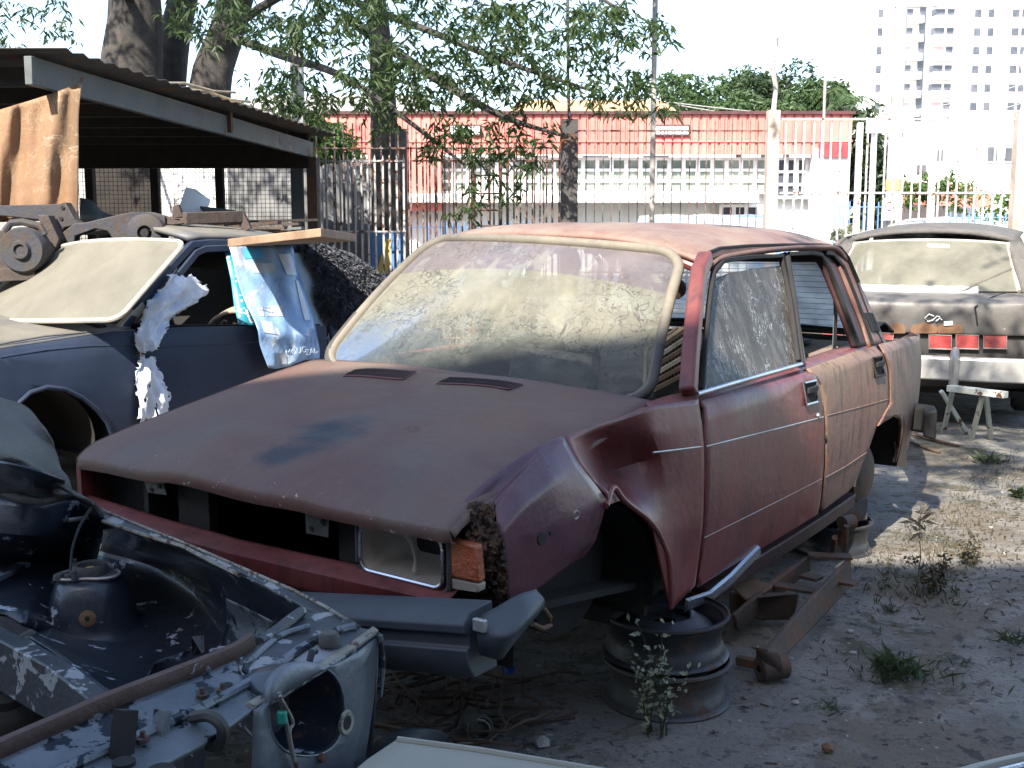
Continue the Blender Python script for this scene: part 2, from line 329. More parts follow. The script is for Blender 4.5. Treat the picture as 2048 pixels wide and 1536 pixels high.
MB().box(((xl+xr)/2,Y-.60,zt+.02),(xr-xl+.1,.12,.08)).build('coping',MATS['dark_frame'],rb)
MB().box(((xl+xr)/2,Y-.58,Z(286)),(xr-xl+.02,.05,.05)).build('trim_strip',MATS['red_cladding'],rb)
for a,b in ((902,964),(1295,1368)):
    m=MB(); m.box(((X(a,Y)+X(b,Y))/2,Y-.60,Z(265)),(X(b)-X(a),.10,.28)); f=m.build('sign_light_box',MATS['dark_frame'],rb)
    for i in range(5):
        w_=(X(b)-X(a)-.06)/5; MB().box((X(a)+.03+w_*(i+.5),Y-.66,Z(265)),(w_-.025,.02,.2)).build('pane',MATS['white_frame'],f)
def gridwin(x0,x1,z0,z1,nx,nz,name='window',mm='pane_green',par=rb,yy=Y):
    f=MB(); w_=(x1-x0)/nx; h=(z1-z0)/nz
    for i in range(nx+1): f.box((x0+i*w_,yy-.06,(z0+z1)/2),(.10,.1,z1-z0+.08))
    for j in range(nz+1): f.box(((x0+x1)/2,yy-.065,z0+j*h),(x1-x0,.08,.07))
    o=f.build(name,MATS['white_frame'],par,smooth=0); MB().box(((x0+x1)/2,yy-.02,(z0+z1)/2),(x1-x0,.03,z1-z0)).build('pane',MATS[mm],o)
gridwin(X(880),X(1534),Z(385),Z(318),23,2+1); gridwin(X(1546),X(1608),Z(395),Z(318),3,3,mm='pane_dark')
gridwin(X(1440),X(1515),Z(452),Z(412),3,2,mm='pane_dark')
MB().box(((X(800)+X(1500))/2,Y-.5,Z(398)),(X(1500)-X(800),.9,.22)).build('awning',MATS['white_wall'],rb)
MB().box(((X(1618)+X(1676))/2,Y-.68,Z(305)),(X(1676)-X(1618),.1,.34)).build('name_board',MATS['dark_red'],rb)
MB().box(((X(1610)+X(1680))/2,Y-.45,Z(400)),(X(1680)-X(1610),.4,2.6)).build('pier',MATS['white_wall'],rb)
MB().box(((X(745)+X(885))/2,Y-.3,Z(365)),(X(885)-X(745),.6,1.5)).build('side_wall',MATS['red_cladding'],rb)
m=MB(); m.box((X(990),Y+3,Z(200)),(6,3,1.2)); 
# house roofs behind the shop, seen through the leaves
h=thing('house',(-6,52,0),'grey roofed house behind the shop, seen through the hanging leaves','house')
m=MB(); m.box((-8.4,55,3.2),(9,7,6.4)); m.build('wall',MATS['white_wall'],h); mat('roof_tile',(.25,.23,.22),(.33,.31,.30),s=2,rough=.9); mat('orange_tile',(.50,.25,.13),(.60,.33,.18),s=2,rough=.9)
m=MB(); m.add([(-13.2,51.2,6.3),(-3.6,51.2,6.3),(-3.6,58.8,6.3),(-13.2,58.8,6.3),(-12,55,8.0),(-4.8,55,8.0)],[(0,1,5,4),(1,2,5),(2,3,4,5),(3,0,4)]); m.build('roof',MATS['roof_tile'],h,smooth=0,solid=.1)
for x in (-11,-8.5,-6): MB().box((x,51.48,4.6),(1.1,.06,1.1)).build('window',MATS['pane_dark'],h)
h=thing('house',(3,50,0),'orange roofed house behind the shop in the middle','house')
MB().box((3.6,52,2.9),(8.5,6,5.8)).build('wall',MATS['cream_wall'],h)
MB().add([(-1,48.6,5.75),(8.2,48.6,5.75),(8.2,55.4,5.75),(-1,55.4,5.75),(.4,52,7.4),(6.8,52,7.4)],[(0,1,5,4),(1,2,5),(2,3,4,5),(3,0,4)]).build('roof',MATS['orange_tile'],h,smooth=0,solid=.1)
for x in (1,3.6,6.2): MB().box((x,48.97,4.3),(1.1,.06,1.0)).build('window',MATS['pane_dark'],h)
# ---- white building on the right with red awning
Y2=38.0
wb=thing('building',(17,Y2+5,.35),'white two storey building on the right with red ground floor awning','building')
x0,x1=at(1800,400,Y2).x,at(2300,400,Y2).x
MB().box(((x0+x1)/2,Y2+5,at(1900,262,Y2).z/2),(x1-x0,10,at(1900,262,Y2).z)).build('wall',MATS['white_wall'],wb)
MB().box(((x0+x1)/2-1,Y2+5,at(1900,250,Y2).z),(x1-x0-2.5,9,.3)).build('parapet',MATS['white_wall'],wb)
for a,b,c,d in ((1974,1992,294,322),(2008,2024,296,322),(1832,1850,330,350),(1870,1884,300,322)):
    p,q=at(a,c,Y2),at(b,d,Y2); f=MB().box(((p.x+q.x)/2,Y2-.02,(p.z+q.z)/2),(q.x-p.x+.12,.08,p.z-q.z+.12)).build('window',MATS['white_frame'],wb); MB().box(((p.x+q.x)/2,Y2-.07,(p.z+q.z)/2),(q.x-p.x,.03,p.z-q.z)).build('pane',MATS['pane_dark'],f)
p,q=at(1792,362,Y2-2),at(1985,390,Y2-2)
MB().add([(p.x,Y2-2,q.z+.18),(q.x,Y2-2,q.z),(q.x,Y2,p.z),(p.x,Y2,p.z+.1),(p.x,Y2-2,q.z-.25),(q.x,Y2-2,q.z-.43)],[(0,1,2,3),(0,1,5,4)]).build('awning',MATS['red_cladding'],wb,smooth=0,solid=.05)
sb=thing('sign_board',at(1776,255,27),'blank white signboard on two posts by the dark tree','sign')
p,q=at(1734,240,27),at(1822,266,27); MB().box(((p.x+q.x)/2,27,(p.z+q.z)/2),(q.x-p.x,.12,p.z-q.z)).build('panel',MATS['white_wall'],sb)
for x in (p.x+.2,q.x-.15): MB().bar((x,27.1,.35),(x,27.1,q.z),.08,.08).build('post',MATS['white_frame'],sb)
# ---- apartment tower far off
YT=190.0
tb=thing('apartment_tower',at(1950,400,YT+10),'tall white apartment tower with balconies in the top right corner','apartment tower')
mat('tower_white',(.82,.81,.80),(.76,.75,.74),s=.1,rough=.85,bump=0); mat('tower_pink',(.62,.42,.40),(.55,.38,.36),s=.2,rough=.85,bump=0)
xa,xb=at(1738,0,YT).x,at(2220,0,YT).x; zt=62
MB().box(((xa+xb)/2,YT+10,zt/2),(xb-xa,20,zt)).build('wall',MATS['tower_white'],tb)
st=33/3.34/FPX*YT*.99*1.0; zf=at(1900,213,YT).z
rnd=random.Random(5)
k=0
for fl in range(-1,9):
    z=zf+fl*3.0
    for px,wd,bal in ((1754,10,0),(1805,26,1),(1868,26,1),(1893,13,0),(1947,13,0),(1973,12,0),(2022,14,2),(2041,14,2),(2085,26,1)):
        if k>=96: break
        x=at(px,200,YT).x; w_=wd/FPX*YT; m=MB(); m.box((x,YT-.03,z),(w_,.1,1.25)); o=m.build('window',MATS['pane_dark' if bal!=1 or fl%3 else 'tower_pink'],tb); k+=1
        if bal==1:
            MB().box((x+.8,YT-.7,z-1.15),(w_*1.55,1.4,1.1)).build('balcony',MATS['tower_white'],tb); 
        if bal==2: MB().box((x,YT-.1,z-.95),(w_*1.1,.12,.6)).build('spandrel',MATS['tower_pink'],tb)
MB().box((at(1842,100,YT).x,YT-.15,30),(1.0,.3,62)).build('pipe_shaft',MATS['pane_dark'],tb)
# ---- foliage
def leafmat(name,a,b,tr=.35):
    m=bpy.data.materials.new(name); m.use_nodes=True; nt=m.node_tree; bs=nt.nodes['Principled BSDF']; tc=nt.nodes.new('ShaderNodeTexCoord').outputs['Object']
    g=nt.nodes.new('ShaderNodeNewGeometry').outputs['Random Per Island']; c=mixn(nt,g,a,b); c=mixn(nt,noise(nt,tc,1.2,3),c,tuple(x*.7 for x in a)); nt.links.new(c,bs.inputs['Base Color']); bs.inputs['Roughness'].default_value=.5
    t=nt.nodes.new('ShaderNodeBsdfTranslucent'); nt.links.new(c,t.inputs[0]); ms=nt.nodes.new('ShaderNodeMixShader'); ms.inputs[0].default_value=tr; nt.links.new(bs.outputs[0],ms.inputs[1]); nt.links.new(t.outputs[0],ms.inputs[2]); nt.links.new(ms.outputs[0],nt.nodes['Material Output'].inputs[0]); MATS[name]=m
leafmat('mango_leaf',(.030,.062,.016),(.10,.15,.045),.5); leafmat('bush_leaf',(.07,.15,.03),(.16,.24,.06)); leafmat('far_leaf',(.05,.10,.03),(.12,.17,.06)); leafmat('dark_leaf',(.03,.06,.025),(.07,.10,.04)); leafmat('weed_leaf',(.045,.07,.028),(.10,.13,.05)); leafmat('dry_leaf',(.10,.08,.05),(.24,.19,.12),.2); leafmat('straw_leaf',(.30,.24,.16),(.44,.36,.26),.25); leafmat('pale_leaf',(.30,.33,.22),(.42,.42,.30),.3)
mat('bark',(.030,.026,.023),(.060,.052,.045),s=5,rough=.95,streak=(.03,.025,.02),sa=.6,ss=9,bump=.8,bs=12)
def leaf(m,p,d,L,w_,rn,fold=.25):
    d=d.normalized(); s_=d.cross(Vector((rn.uniform(-1,1),rn.uniform(-1,1),rn.uniform(-.2,1)))); 
    if s_.length<1e-3: return
    s_.normalize(); n=s_.cross(d); q=p+d*L
    m.v+=[tuple(p),tuple(p+d*L*.45+s_*w_*.5+n*w_*fold),tuple(q-Vector((0,0,L*.08))),tuple(p+d*L*.45-s_*w_*.5+n*w_*fold)]; k=len(m.v); m.f.append((k-4,k-3,k-2,k-1))
def twig(m,p,rn,n,L,w_,droop=.6,spread=1):
    for i in range(n):
        a=rn.uniform(0,6.283); d=Vector((math.cos(a)*spread,math.sin(a)*spread,rn.uniform(-1.2,.5)-droop*rn.random())); leaf(m,p+Vector((rn.gauss(0,.25),rn.gauss(0,.25),rn.gauss(0,.25)))*L,d,L*rn.uniform(.7,1.15),w_,rn)
def crown(name,par,c,r,n,L,w_,mm,rn,per=9,clumps=14,label=None):
    m=MB(); cl=[]
    for i in range(clumps):
        while 1:
            q=Vector((rn.uniform(-1,1),rn.uniform(-1,1),rn.uniform(-1,1)))
            if q.length<1: break
        cl.append((Vector((q.x*r[0],q.y*r[1],q.z*r[2]))*.78,rn.uniform(.25,.5)))
    for i in range(n):
        b,s_=rn.choice(cl); q=Vector((rn.gauss(0,1),rn.gauss(0,1),rn.gauss(0,1))).normalized()*rn.uniform(.6,1.05)*s_
        twig(m,Vector(c)+b+Vector((q.x*r[0],q.y*r[1],q.z*r[2])),rn,per,L,w_,.3)
    me=m.build(name,MATS[mm],par,smooth=0,label=label); return me
def treebody(par,path,rad,limbs,mm='bark'):
    MB().tube(net([[Vector(p) for p in path]]*2,4)[0],[rad*(1.15-.6*i/((len(path)-1)*4)) for i in range((len(path)-1)*4+1)],12).build('trunk',MATS[mm],par)
    for l in limbs: 
        q=net([[Vector(p) for p in l]]*2,4)[0]; MB().tube(q,[rad*.42*(1-.8*i/len(q)) for i in range(len(q))],8).build('limb',MATS[mm],par)
rn=random.Random(11)
# big mango tree: three trunks over the shed, crown hanging into the frame
tr=thing('tree',(-6.2,17,0),'huge mango tree with thick grey trunks behind the shed and hanging leaf branches','tree')
P=lambda px,py,Yq: at(px,py,Yq)
treebody(tr,[(P(265,560,17).x,17,0),P(270,400,17),P(262,160,17),P(270,0,17),P(230,-260,17)],.54,[])
treebody(tr,[(P(430,560,17).x,17.5,0),P(425,400,17.5),P(420,180,17.5),P(455,60,17.5),P(520,-160,17)],.38,[])
treebody(tr,[(P(330,560,17).x,18,0),P(335,300,18),P(345,100,18),P(375,-40,18),P(420,-300,18)],.30,[])
for l in ([P(455,60,17.4),P(600,-20,15.5),P(800,40,13),P(1000,120,11.5),P(1180,180,10.8)],[P(520,-160,17),P(760,-200,14),P(1000,-120,12),P(1240,20,11.2)],[P(455,70,17.3),P(560,110,15),P(680,150,13),P(800,230,11.8),P(930,330,11.5)],[P(270,0,17),P(120,-60,14),P(-60,-40,12)],[P(700,40,14),P(860,150,12.2),P(1000,230,11.4),P(1120,270,11)]):
    q=net([l,l],4)[0]; MB().tube(q,[.07*(1-.85*i/len(q)) for i in range(len(q))],8).build('limb',MATS['bark'],tr)
m=MB()
ELL=[(560,30,240,75,600,10,15),(820,60,260,80,900,10,14),(1080,60,200,70,650,10,13),(700,170,210,60,620,10.5,13.5),(930,160,200,55,620,10.5,13),(1130,165,180,42,420,10.5,12.5),(1270,195,90,40,170,10.8,12),(1240,60,110,60,220,10.8,12.5),(870,275,70,45,150,10.8,12),(1020,270,100,55,190,10.8,12),(1000,345,90,55,150,10.9,12),(920,400,60,35,40,10.9,11.6),(640,215,90,30,110,11,13),(760,230,50,40,70,11,12.5),(40,60,120,90,320,12,17),(530,190,60,50,90,12,14),(450,40,120,40,140,13,16)]
for cx,cy,rx,ry,n,y0,y1 in ELL:
    for i in range(int(n*(.25 if cy<150 else .19))):
        a=rn.uniform(0,6.283); k=rn.random()**.5; Yq=rn.uniform(y0,y1)
        twig(m,at(cx+rx*k*math.cos(a),cy+ry*k*math.sin(a),Yq),rn,8,.125*rn.uniform(.7,1.25),.030,.9)
# crown above the frame: keeps the yard behind in shade
for i in range(3400):
    c=rn.choice([(-7,14,8.3,3.5,3.5,1.8),(-2.5,12.5,7.0,3.0,2.2,1.2),(-6,18,8.5,4,3,2),(1.0,12,6.4,1.8,1.6,.8),(-4,10,7.4,2.4,1.8,.9)]); twig(m,Vector((rn.gauss(c[0],c[3]*.5),rn.gauss(c[1],c[4]*.5),max(4.6,rn.gauss(c[2],c[5]*.5)))),rn,6,.20,.06,.5)
m.build('crown',MATS['mango_leaf'],tr,smooth=0)
# leafy tree added out of view, its limb placed to dapple the yard
t3=thing('tree',(-4.5,-1.5,0),'unseen leafy tree added behind the camera to dapple the yard','tree')
treebody(t3,[(-4.5,-1.5,0),(-4.4,-1.4,2.5),(-4.0,-1.0,4.8),(-3.6,-.8,7.5)],.2,[[(-4.0,-1.0,4.8),(-2.6,0,5.6),(-1.0,1.2,5.8),(.9,2.6,5.6)],[(-1.0,1.2,5.8),(-.2,.6,6.0),(.9,1.0,6.0)]])
m3=MB()
for i in range(420):
    c_=rn.choice(((-.7,1.0,5.6),(.1,1.6,5.7),(.8,2.4,5.5),(.5,.8,6.0),(-.2,2.6,5.6),(1.1,3.2,5.4))); twig(m3,Vector((rn.gauss(c_[0],.42),rn.gauss(c_[1],.45),rn.gauss(c_[2],.2))),rn,6,.15,.045,.5)
m3.build('crown',MATS['mango_leaf'],t3,smooth=0)
# street tree with dark trunk in front of the red shop
t2=thing('tree',(P(770,500,15).x,15,0),'straight dark tree trunk standing before the red shop wall','tree')
treebody(t2,[(P(772,560,15).x,15,0),P(771,400,15),P(768,250,15),P(760,80,15),P(740,-80,15)],.21,[]); crown('crown',t2,P(750,-130,15),(1.6,1.4,1.0),260,.16,.04,'mango_leaf',rn)
# bush behind grey sheet, dark tree, hill trees
def simple_tree(name,px,py,Yq,rx,rz,n,L,mm,label,trunk=.12,per=8,grp=None,cl=14):
    c=at(px,py,Yq); o=thing(name,(c.x,c.y,0),label,'tree',grp); crown('crown',o,c,(rx,rx*.8,rz),n,L,L*.4,mm,rn,per,cl)
    MB().tube([(c.x,c.y,0),(c.x+.05,c.y,c.z*.5),(c.x,c.y,c.z+rz*.4)],[trunk,trunk*.8,trunk*.4],8).build('trunk',MATS['bark'],o); return o
simple_tree('tree',645,265,19,.75,.62,300,.14,'bush_leaf','bright green small tree behind the grey sheet fence')
simple_tree('tree',1735,370,31,1.15,2.0,420,.30,'dark_leaf','dark leafy tree between the red shop and the utility pole')
for i,(px,py,Yq,rx,rz,mm,lb) in enumerate(((1380,200,75,3.4,1.9,'far_leaf','rounded green tree on the rise, leftmost of the hill trees'),(1480,190,80,3.6,2.4,'far_leaf','wide green hill tree second from the left above the shop'),(1575,190,78,3.4,2.4,'dark_leaf','darker round tree, third of the hill trees above the shop'),(1640,205,72,2.4,1.8,'far_leaf','green hill tree just left of the palms'),(1530,215,70,3.0,1.0,'far_leaf','low green tree in front of the hill trees'))):
    simple_tree('tree',px,py,Yq,rx,rz,420,.42,mm,lb,.3,7,'trees on the hill above the shop')
for px,py,r_,lb in ((1840,372,.6,'small green shrub in front of the white building, left of the awning end'),(1910,372,.9,'green shrub behind the red awning'),(2010,400,1.1,'green shrub at the right end of the red awning')): 
    c=at(px,py,34); o=thing('shrub',(c.x,c.y,.35),lb,'shrub','shrubs along the street'); crown('leaves',o,(c.x,c.y,c.z-.2),(r_,r_*.7,.6),110,.16,.07,'bush_leaf',rn,7)
def palm(px,py,Yq,h,lb):
    c=at(px,py,Yq); o=thing('palm_tree',(c.x,c.y,0),lb,'palm tree','palms beside the tower'); MB().tube([(c.x+.2,c.y,0),(c.x-.1,c.y,c.z*.6),(c.x,c.y,c.z)],[.22,.17,.13],8).build('trunk',MATS['bark'],o); m=MB()
    for i in range(13):
        a=i*2.4+rn.random(); Lf=h*rn.uniform(.8,1.1); el=rn.uniform(.1,.9)
        for k in range(14):
            t=k/13; p=c+Vector((math.cos(a)*Lf*t,math.sin(a)*Lf*t,Lf*(el*t-1.1*t*t)))
            for sg in (-1,1): leaf(m,p,Vector((-math.sin(a)*sg,math.cos(a)*sg,-.7))+Vector((math.cos(a),math.sin(a),0))*.5,.5*h/2*(1-.6*t)+.1,.07,rn)
    m.build('fronds',MATS['far_leaf'],o,smooth=0)
palm(1692,200,62,2.2,'taller palm right of the hill trees'); palm(1664,180,70,2.0,'paler palm behind, left of the other palm')
# ---- utility pole, thin poles, street sign
mat('pole_grey',(.42,.41,.38),(.52,.50,.46),s=3,rough=.9,streak=(.1,.09,.08),sa=.5,bump=.3); mat('pole_orange',(.55,.30,.12),(.6,.36,.18),rough=.8)
up=thing('utility_pole',(at(1783,450,19).x,19,.35),'concrete utility pole with an orange band right of the dark tree','utility pole')
x=at(1783,450,19).x; MB().tube([(x,19,.3),(x,19,5.5),(x,19,9)],[.13,.10,.07],14).build('post',MATS['pole_grey'],up); z=at(1783,370,19).z; MB().tube([(x,19,z-.09),(x,19,z+.09)],.129,16).build('band',MATS['pole_orange'],up)
MB().bar((x-.6,19,5.2),(x+.6,19,5.2),.08,.1).build('crossarm',MATS['pole_grey'],up)
m=MB(); c=at(1788,418,18.6); sg=thing('street_sign',(c.x,18.6,.35),'small white parking sign with a black ring on the pole','sign')
MB().box((c.x,18.83,c.z),(.20,.02,.36)).build('plate',MATS['white_frame'],sg,bevel=.005); MB().tube([(c.x+.07*math.cos(t),18.815,c.z+.05+.07*math.sin(t)) for t in [k*math.pi/10 for k in range(20)]],.010,5,closed=True,up=(0,1,0)).build('ring_mark',MATS['dark_frame'],sg)
def text(s_,p,size,m,par,name='lettering',rot=None,ext=.002):
    cu=bpy.data.curves.new(name,'FONT'); cu.body=s_; cu.size=size; cu.extrude=ext; cu.align_x='CENTER'; cu.align_y='CENTER'; t=bpy.data.objects.new(name,cu); COL.objects.link(t)
    dg_=bpy.context.evaluated_depsgraph_get(); me=bpy.data.meshes.new_from_object(t.evaluated_get(dg_)); bpy.data.objects.remove(t); o=bpy.data.objects.new(name,me); me.materials.clear(); me.materials.append(m); COL.objects.link(o)
    o.matrix_world=rot if rot else Matrix.Translation(Vector(p))@Matrix.Rotation(math.pi/2,4,'X')
    if par: o.parent=par; o.matrix_parent_inverse=wmat(par).inverted()
    return o
text('E',(c.x,18.812,c.z+.05),.12,MATS['dark_frame'],sg)
for px,yq,z0,r_,lb in ((1303,14.6,5,.035,'thin pale pole rising behind the fence under the leaves'),(1640,24,6,.03,'thin pale street pole behind the fence, right of the concrete post')):
    xx=at(px,450,yq).x; MB().tube([(xx,yq,0),(xx,yq,z0)],r_,8).build('pole',MATS['concrete'],label=lb,cat='pole')
# overhead wires
m=MB()
for a,b in (((1300,200,40),(2100,150,60)),((1330,206,40),(2100,190,60))):
    p,q=at(*a),at(*b); m=MB().tube([p.lerp(q,t)-Vector((0,0,1.2*math.sin(math.pi*t))) for t in [i/16 for i in range(17)]],.02,4); m.build('overhead_wire',MATS['pole_grey'],label='overhead wire sagging across the street, '+('upper' if a[1]<203 else 'lower')+' one',cat='wire',group='overhead wires')
# ---- parked cars in the street
def small_car(x,y,z,rz,colr,lab,gr='cars parked across the street'):
    o=thing('parked_car',(x,y,z),lab,'car',gr,rz); sec=[]
    for xx,hw,zb,zt in ((-2.05,.70,.35,.70),(-1.9,.80,.25,.80),(-1.2,.84,.22,.88),(0,.85,.22,.92),(1.2,.84,.22,.90),(1.9,.80,.25,.82),(2.05,.72,.35,.65)):
        sec.append([(xx,-hw,zb),(xx,-hw-.01,(zb+zt)/2),(xx,-hw+.05,zt),(xx,0,zt+.03),(xx,hw-.05,zt),(xx,hw+.01,(zb+zt)/2),(xx,hw,zb)])
    m=MB().grid(sec); m.plate(sec[0],.01); m.plate(sec[-1],.01); m.build('body',MATS[colr],o,local=True,bevel=.02)
    r_=MB(); r_.grid([[(xx,-w_,z_),(xx,0,z_+.04),(xx,w_,z_)] for xx,w_,z_ in ((-.75,.56,1.38),(-.2,.60,1.44),(.6,.60,1.43),(1.0,.55,1.38))]); r_.build('roof',MATS[colr],o,local=True,solid=.05)
    for n,q in (('windscreen',[(-1.35,-.70,.90),(-1.35,.70,.90),(-.75,.55,1.39),(-.75,-.55,1.39)]),('rear_window',[(1.55,-.68,.90),(1.55,.68,.90),(1.0,.54,1.39),(1.0,-.54,1.39)])): MB().plate(q,.02).build(n,MATS['sky_glass'],o,local=True)
    for sd in (-1,1): MB().plate([(-1.3,.74*sd,.90),(1.5,.74*sd,.90),(1.0,.57*sd,1.39),(-.75,.57*sd,1.39)],.02,(0,sd,.3)).build('side_window',MATS['sky_glass'],o,local=True)
    for xx in (-1.25,1.25):
        for sd in (-1,1):
            w=MB().lathe([(0,.10),(.18,.10),(.29,.09),(.31,.06),(.31,-.06),(.29,-.09),(0,-.09)],(xx,.76*sd,.31),20,(0,sd,0)).build('wheel',MATS['rubber'],o,local=True); MB().lathe([(0,.125),(.08,.12),(.17,.105)],(xx,.76*sd,.31),16,(0,sd,0)).build('rim',MATS['rim_grey'],w,local=True)
    return o
mat('sky_glass',(.25,.33,.45),(.35,.45,.58),rough=.08,coat=1,bump=0); mat('car_silver',(.5,.52,.56),rough=.3,metal=.4,coat=.6,bump=0); mat('car_white',(.75,.76,.78),rough=.3,coat=.6,bump=0); mat('car_blue',(.12,.2,.4),rough=.3,coat=.6,bump=0)
for px,Yq,rz,cl,lb in ((1340,22.5,R(80),'car_silver','silver parked car, leftmost of the row before the shop'),(1412,22.6,R(82),'car_white','white parked car in the middle of the row before the shop'),(1495,22.8,R(80),'car_blue','blue parked car, rightmost of the row before the shop'),(1885,26,R(95),'car_white','white parked car beneath the red awning')):
    small_car(at(px,450,Yq).x,Yq,.366,rz,cl,lb)
# yellow flower bush dome and blue railings
c=at(1693,452,17); o=thing('shrub',(c.x,17,.35),'small yellow green shrub just behind the fence','shrub','shrubs along the street'); crown('leaves',o,(c.x,17,1.35),(.22,.2,.26),90,.09,.05,'pale_leaf',rn,7,8)
mat('blue_rail',(.10,.22,.50),(.14,.28,.58),rough=.5,chips=(.5,.5,.5),ct=.75)
def railing(x0,x1,y,z0,z1,step,mm,name,lb,cat,rails,r_=.010,grp=None,posts=(),top=0,slope=0,pm='white_paint'):
    o=thing(name,((x0+x1)/2,y,z0),lb,cat,grp); n=int((x1-x0)/step); m=MB()
    for i in range(n+1):
        x=x0+i*step; zz=z1+slope*(x-x0)+random.uniform(-.012,.012); j=random.uniform(-.010,.010); m.bar((x,y,z0),(x+j,y,zz),r_*2,r_*2,(0,1,0))
        if top: m.add([(x+j-r_,y-r_,zz),(x+j+r_,y-r_,zz),(x+j+r_,y+r_,zz),(x+j-r_,y+r_,zz),(x+j,y,zz+.06)],[(0,1,4),(1,2,4),(2,3,4),(3,0,4)])
    m.build('bars',MATS[mm],o,smooth=0)
    for rz_ in rails: MB().box(((x0+x1)/2,y-.018,rz_),(x1-x0,.012,.02)).build('rail',MATS[mm],o)
    for px_ in posts: MB().box((px_,y,(z0+z1)/2),(.06,.06,z1-z0+.05)).build('post',MATS[pm],o)
    return o
mat('white_paint',(.62,.60,.57),(.72,.70,.67),s=4,rough=.6,rust=RUST,rt=.66,rs=9,bump=.1)
mat('bar_grey',(.34,.33,.32),(.46,.45,.43),s=4,rough=.6,rust=RUST,rt=.6,rs=8,bump=.15)
mat('bar_dark',(.14,.10,.09),(.22,.17,.15),s=4,rough=.7,rust=RUST,rt=.5,rs=8,bump=.15)
railing(at(600,450,25).x,at(1560,450,25).x,25,.36,1.72,.13,'blue_rail','railing','long blue street railing in front of the red shop','railing',(.5,1.6),.012)
railing(at(1668,450,21).x,at(1775,450,21).x,21,.36,2.05,.09,'blue_rail','railing','short blue mesh railing at the foot of the dark tree','railing',(.6,1.2,1.95),.010)
railing(at(1900,450,24).x,at(2200,450,24).x,24,.36,1.9,.13,'blue_rail','railing','blue street railing at the far right behind the fence','railing',(.6,1.8),.012)
# ---- yard fence, five bays
YF=13.0
def XF(px): return at(px,450,YF).x
tp=at(1000,238,YF).z
railing(XF(640),XF(812),YF,0,at(700,318,YF).z,.081,'bar_grey','bar_fence','lower grey bar fence with white knobs beside the shed','fence',(.25,at(700,322,YF).z,at(700,463,YF).z),.011,'barred yard fence bays',top=1)
railing(XF(822),XF(1118),YF,0,at(900,300,YF).z,.074,'bar_dark','bar_fence','rusty dark bar fence panel left of the steel post, under the leaves','fence',(.25,at(900,322,YF).z),.010,'barred yard fence bays',top=1)
railing(XF(622),XF(1118),YF+.5,0,tp,.108,'bar_dark','bar_fence','taller thin dark bars behind the rusty fence panel','fence',(at(900,290,YF).z,.3),.008,'barred yard fence bays')
railing(XF(1155),XF(1528),YF,0,tp,.098,'bar_dark','bar_fence','tall dark bar fence bay between the steel post and the concrete post','fence',(at(1300,262,YF).z,at(1300,440,YF).z-.6),.005,'barred yard fence bays',top=1)
railing(XF(1548),XF(2016),YF,0,at(1700,250,YF).z,.104,'white_paint','bar_fence','pale bar fence bay right of the concrete post','fence',(at(1700,242,YF).z+.02,at(1700,386,YF).z),.008,'barred yard fence bays',top=1,posts=(XF(1712),XF(1860)))
railing(XF(2040),XF(2300),YF,0,at(1700,250,YF).z,.104,'white_paint','bar_fence','pale bar fence bay at the right edge of the photo','fence',(at(1700,242,YF).z+.02,at(1700,386,YF).z),.011,'barred yard fence bays',top=1)
# rusty ladder like frame leaning on the fence
o=thing('metal_frame',(XF(975),YF-.15,0),'rusty ladder shaped metal frame standing against the fence','metal frame')
for px in (948,1002): MB().tube([(XF(px),YF-.15,0),(XF(px),YF-.15,at(975,322,YF).z)],.016,8).build('upright',MATS['rusty_steel'],o)
for py in (325,352,388,421,452,500): MB().tube([(XF(948),YF-.15,at(975,py,YF).z),(XF(1002),YF-.15,at(975,py,YF).z)],.011,6).build('rung',MATS['rusty_steel'],o)
# posts
mat('post_dark',(.05,.045,.045),(.085,.075,.07),s=4,rough=.8,rust=RUST,rt=.62,bump=.3); mat('post_concrete',(.42,.33,.27),(.52,.44,.38),s=3,rough=.95,streak=(.25,.17,.12),sa=.5,bump=.4)
o=thing('fence_post',(XF(1136),YF-.1,0),'dark steel fence post with a thin rod on top, middle of the fence','post'); zt=at(1136,242,YF).z
m=MB(); m.box((XF(1136),YF-.1,zt/2),(.19,.03,zt)); m.box((XF(1136),YF-.18,zt/2),(.05,.14,zt)); m.box((XF(1136),YF-.25,zt/2),(.19,.03,zt)); m.build('beam',MATS['post_dark'],o); MB().tube([(XF(1136),YF-.12,zt),(XF(1133),YF-.12,at(1136,150,YF).z),(XF(1131),YF-.12,4.4)],.018,6).build('rod',MATS['post_dark'],o)
for px,lb in ((1538,'weathered concrete fence post with a bent rod, right of the red car roof'),(2028,'weathered concrete fence post at the right edge with a bent rod')):
    o=thing('fence_post',(XF(px),YF-.05,0),lb,'post',None); zt=at(px,222,YF).z; MB().box((XF(px),YF-.05,zt/2),(.135,.15,zt)).build('column',MATS['post_concrete'],o,bevel=.01)
    MB().tube([(XF(px),YF-.05,zt-.02),(XF(px)+.02,YF-.05,zt+.25),(XF(px)-.03,YF-.05,zt+.5),(XF(px)+.02,YF-.05,zt+.8)],[.03,.025,.028,.02],7).build('rod',MATS['pole_grey'],o)
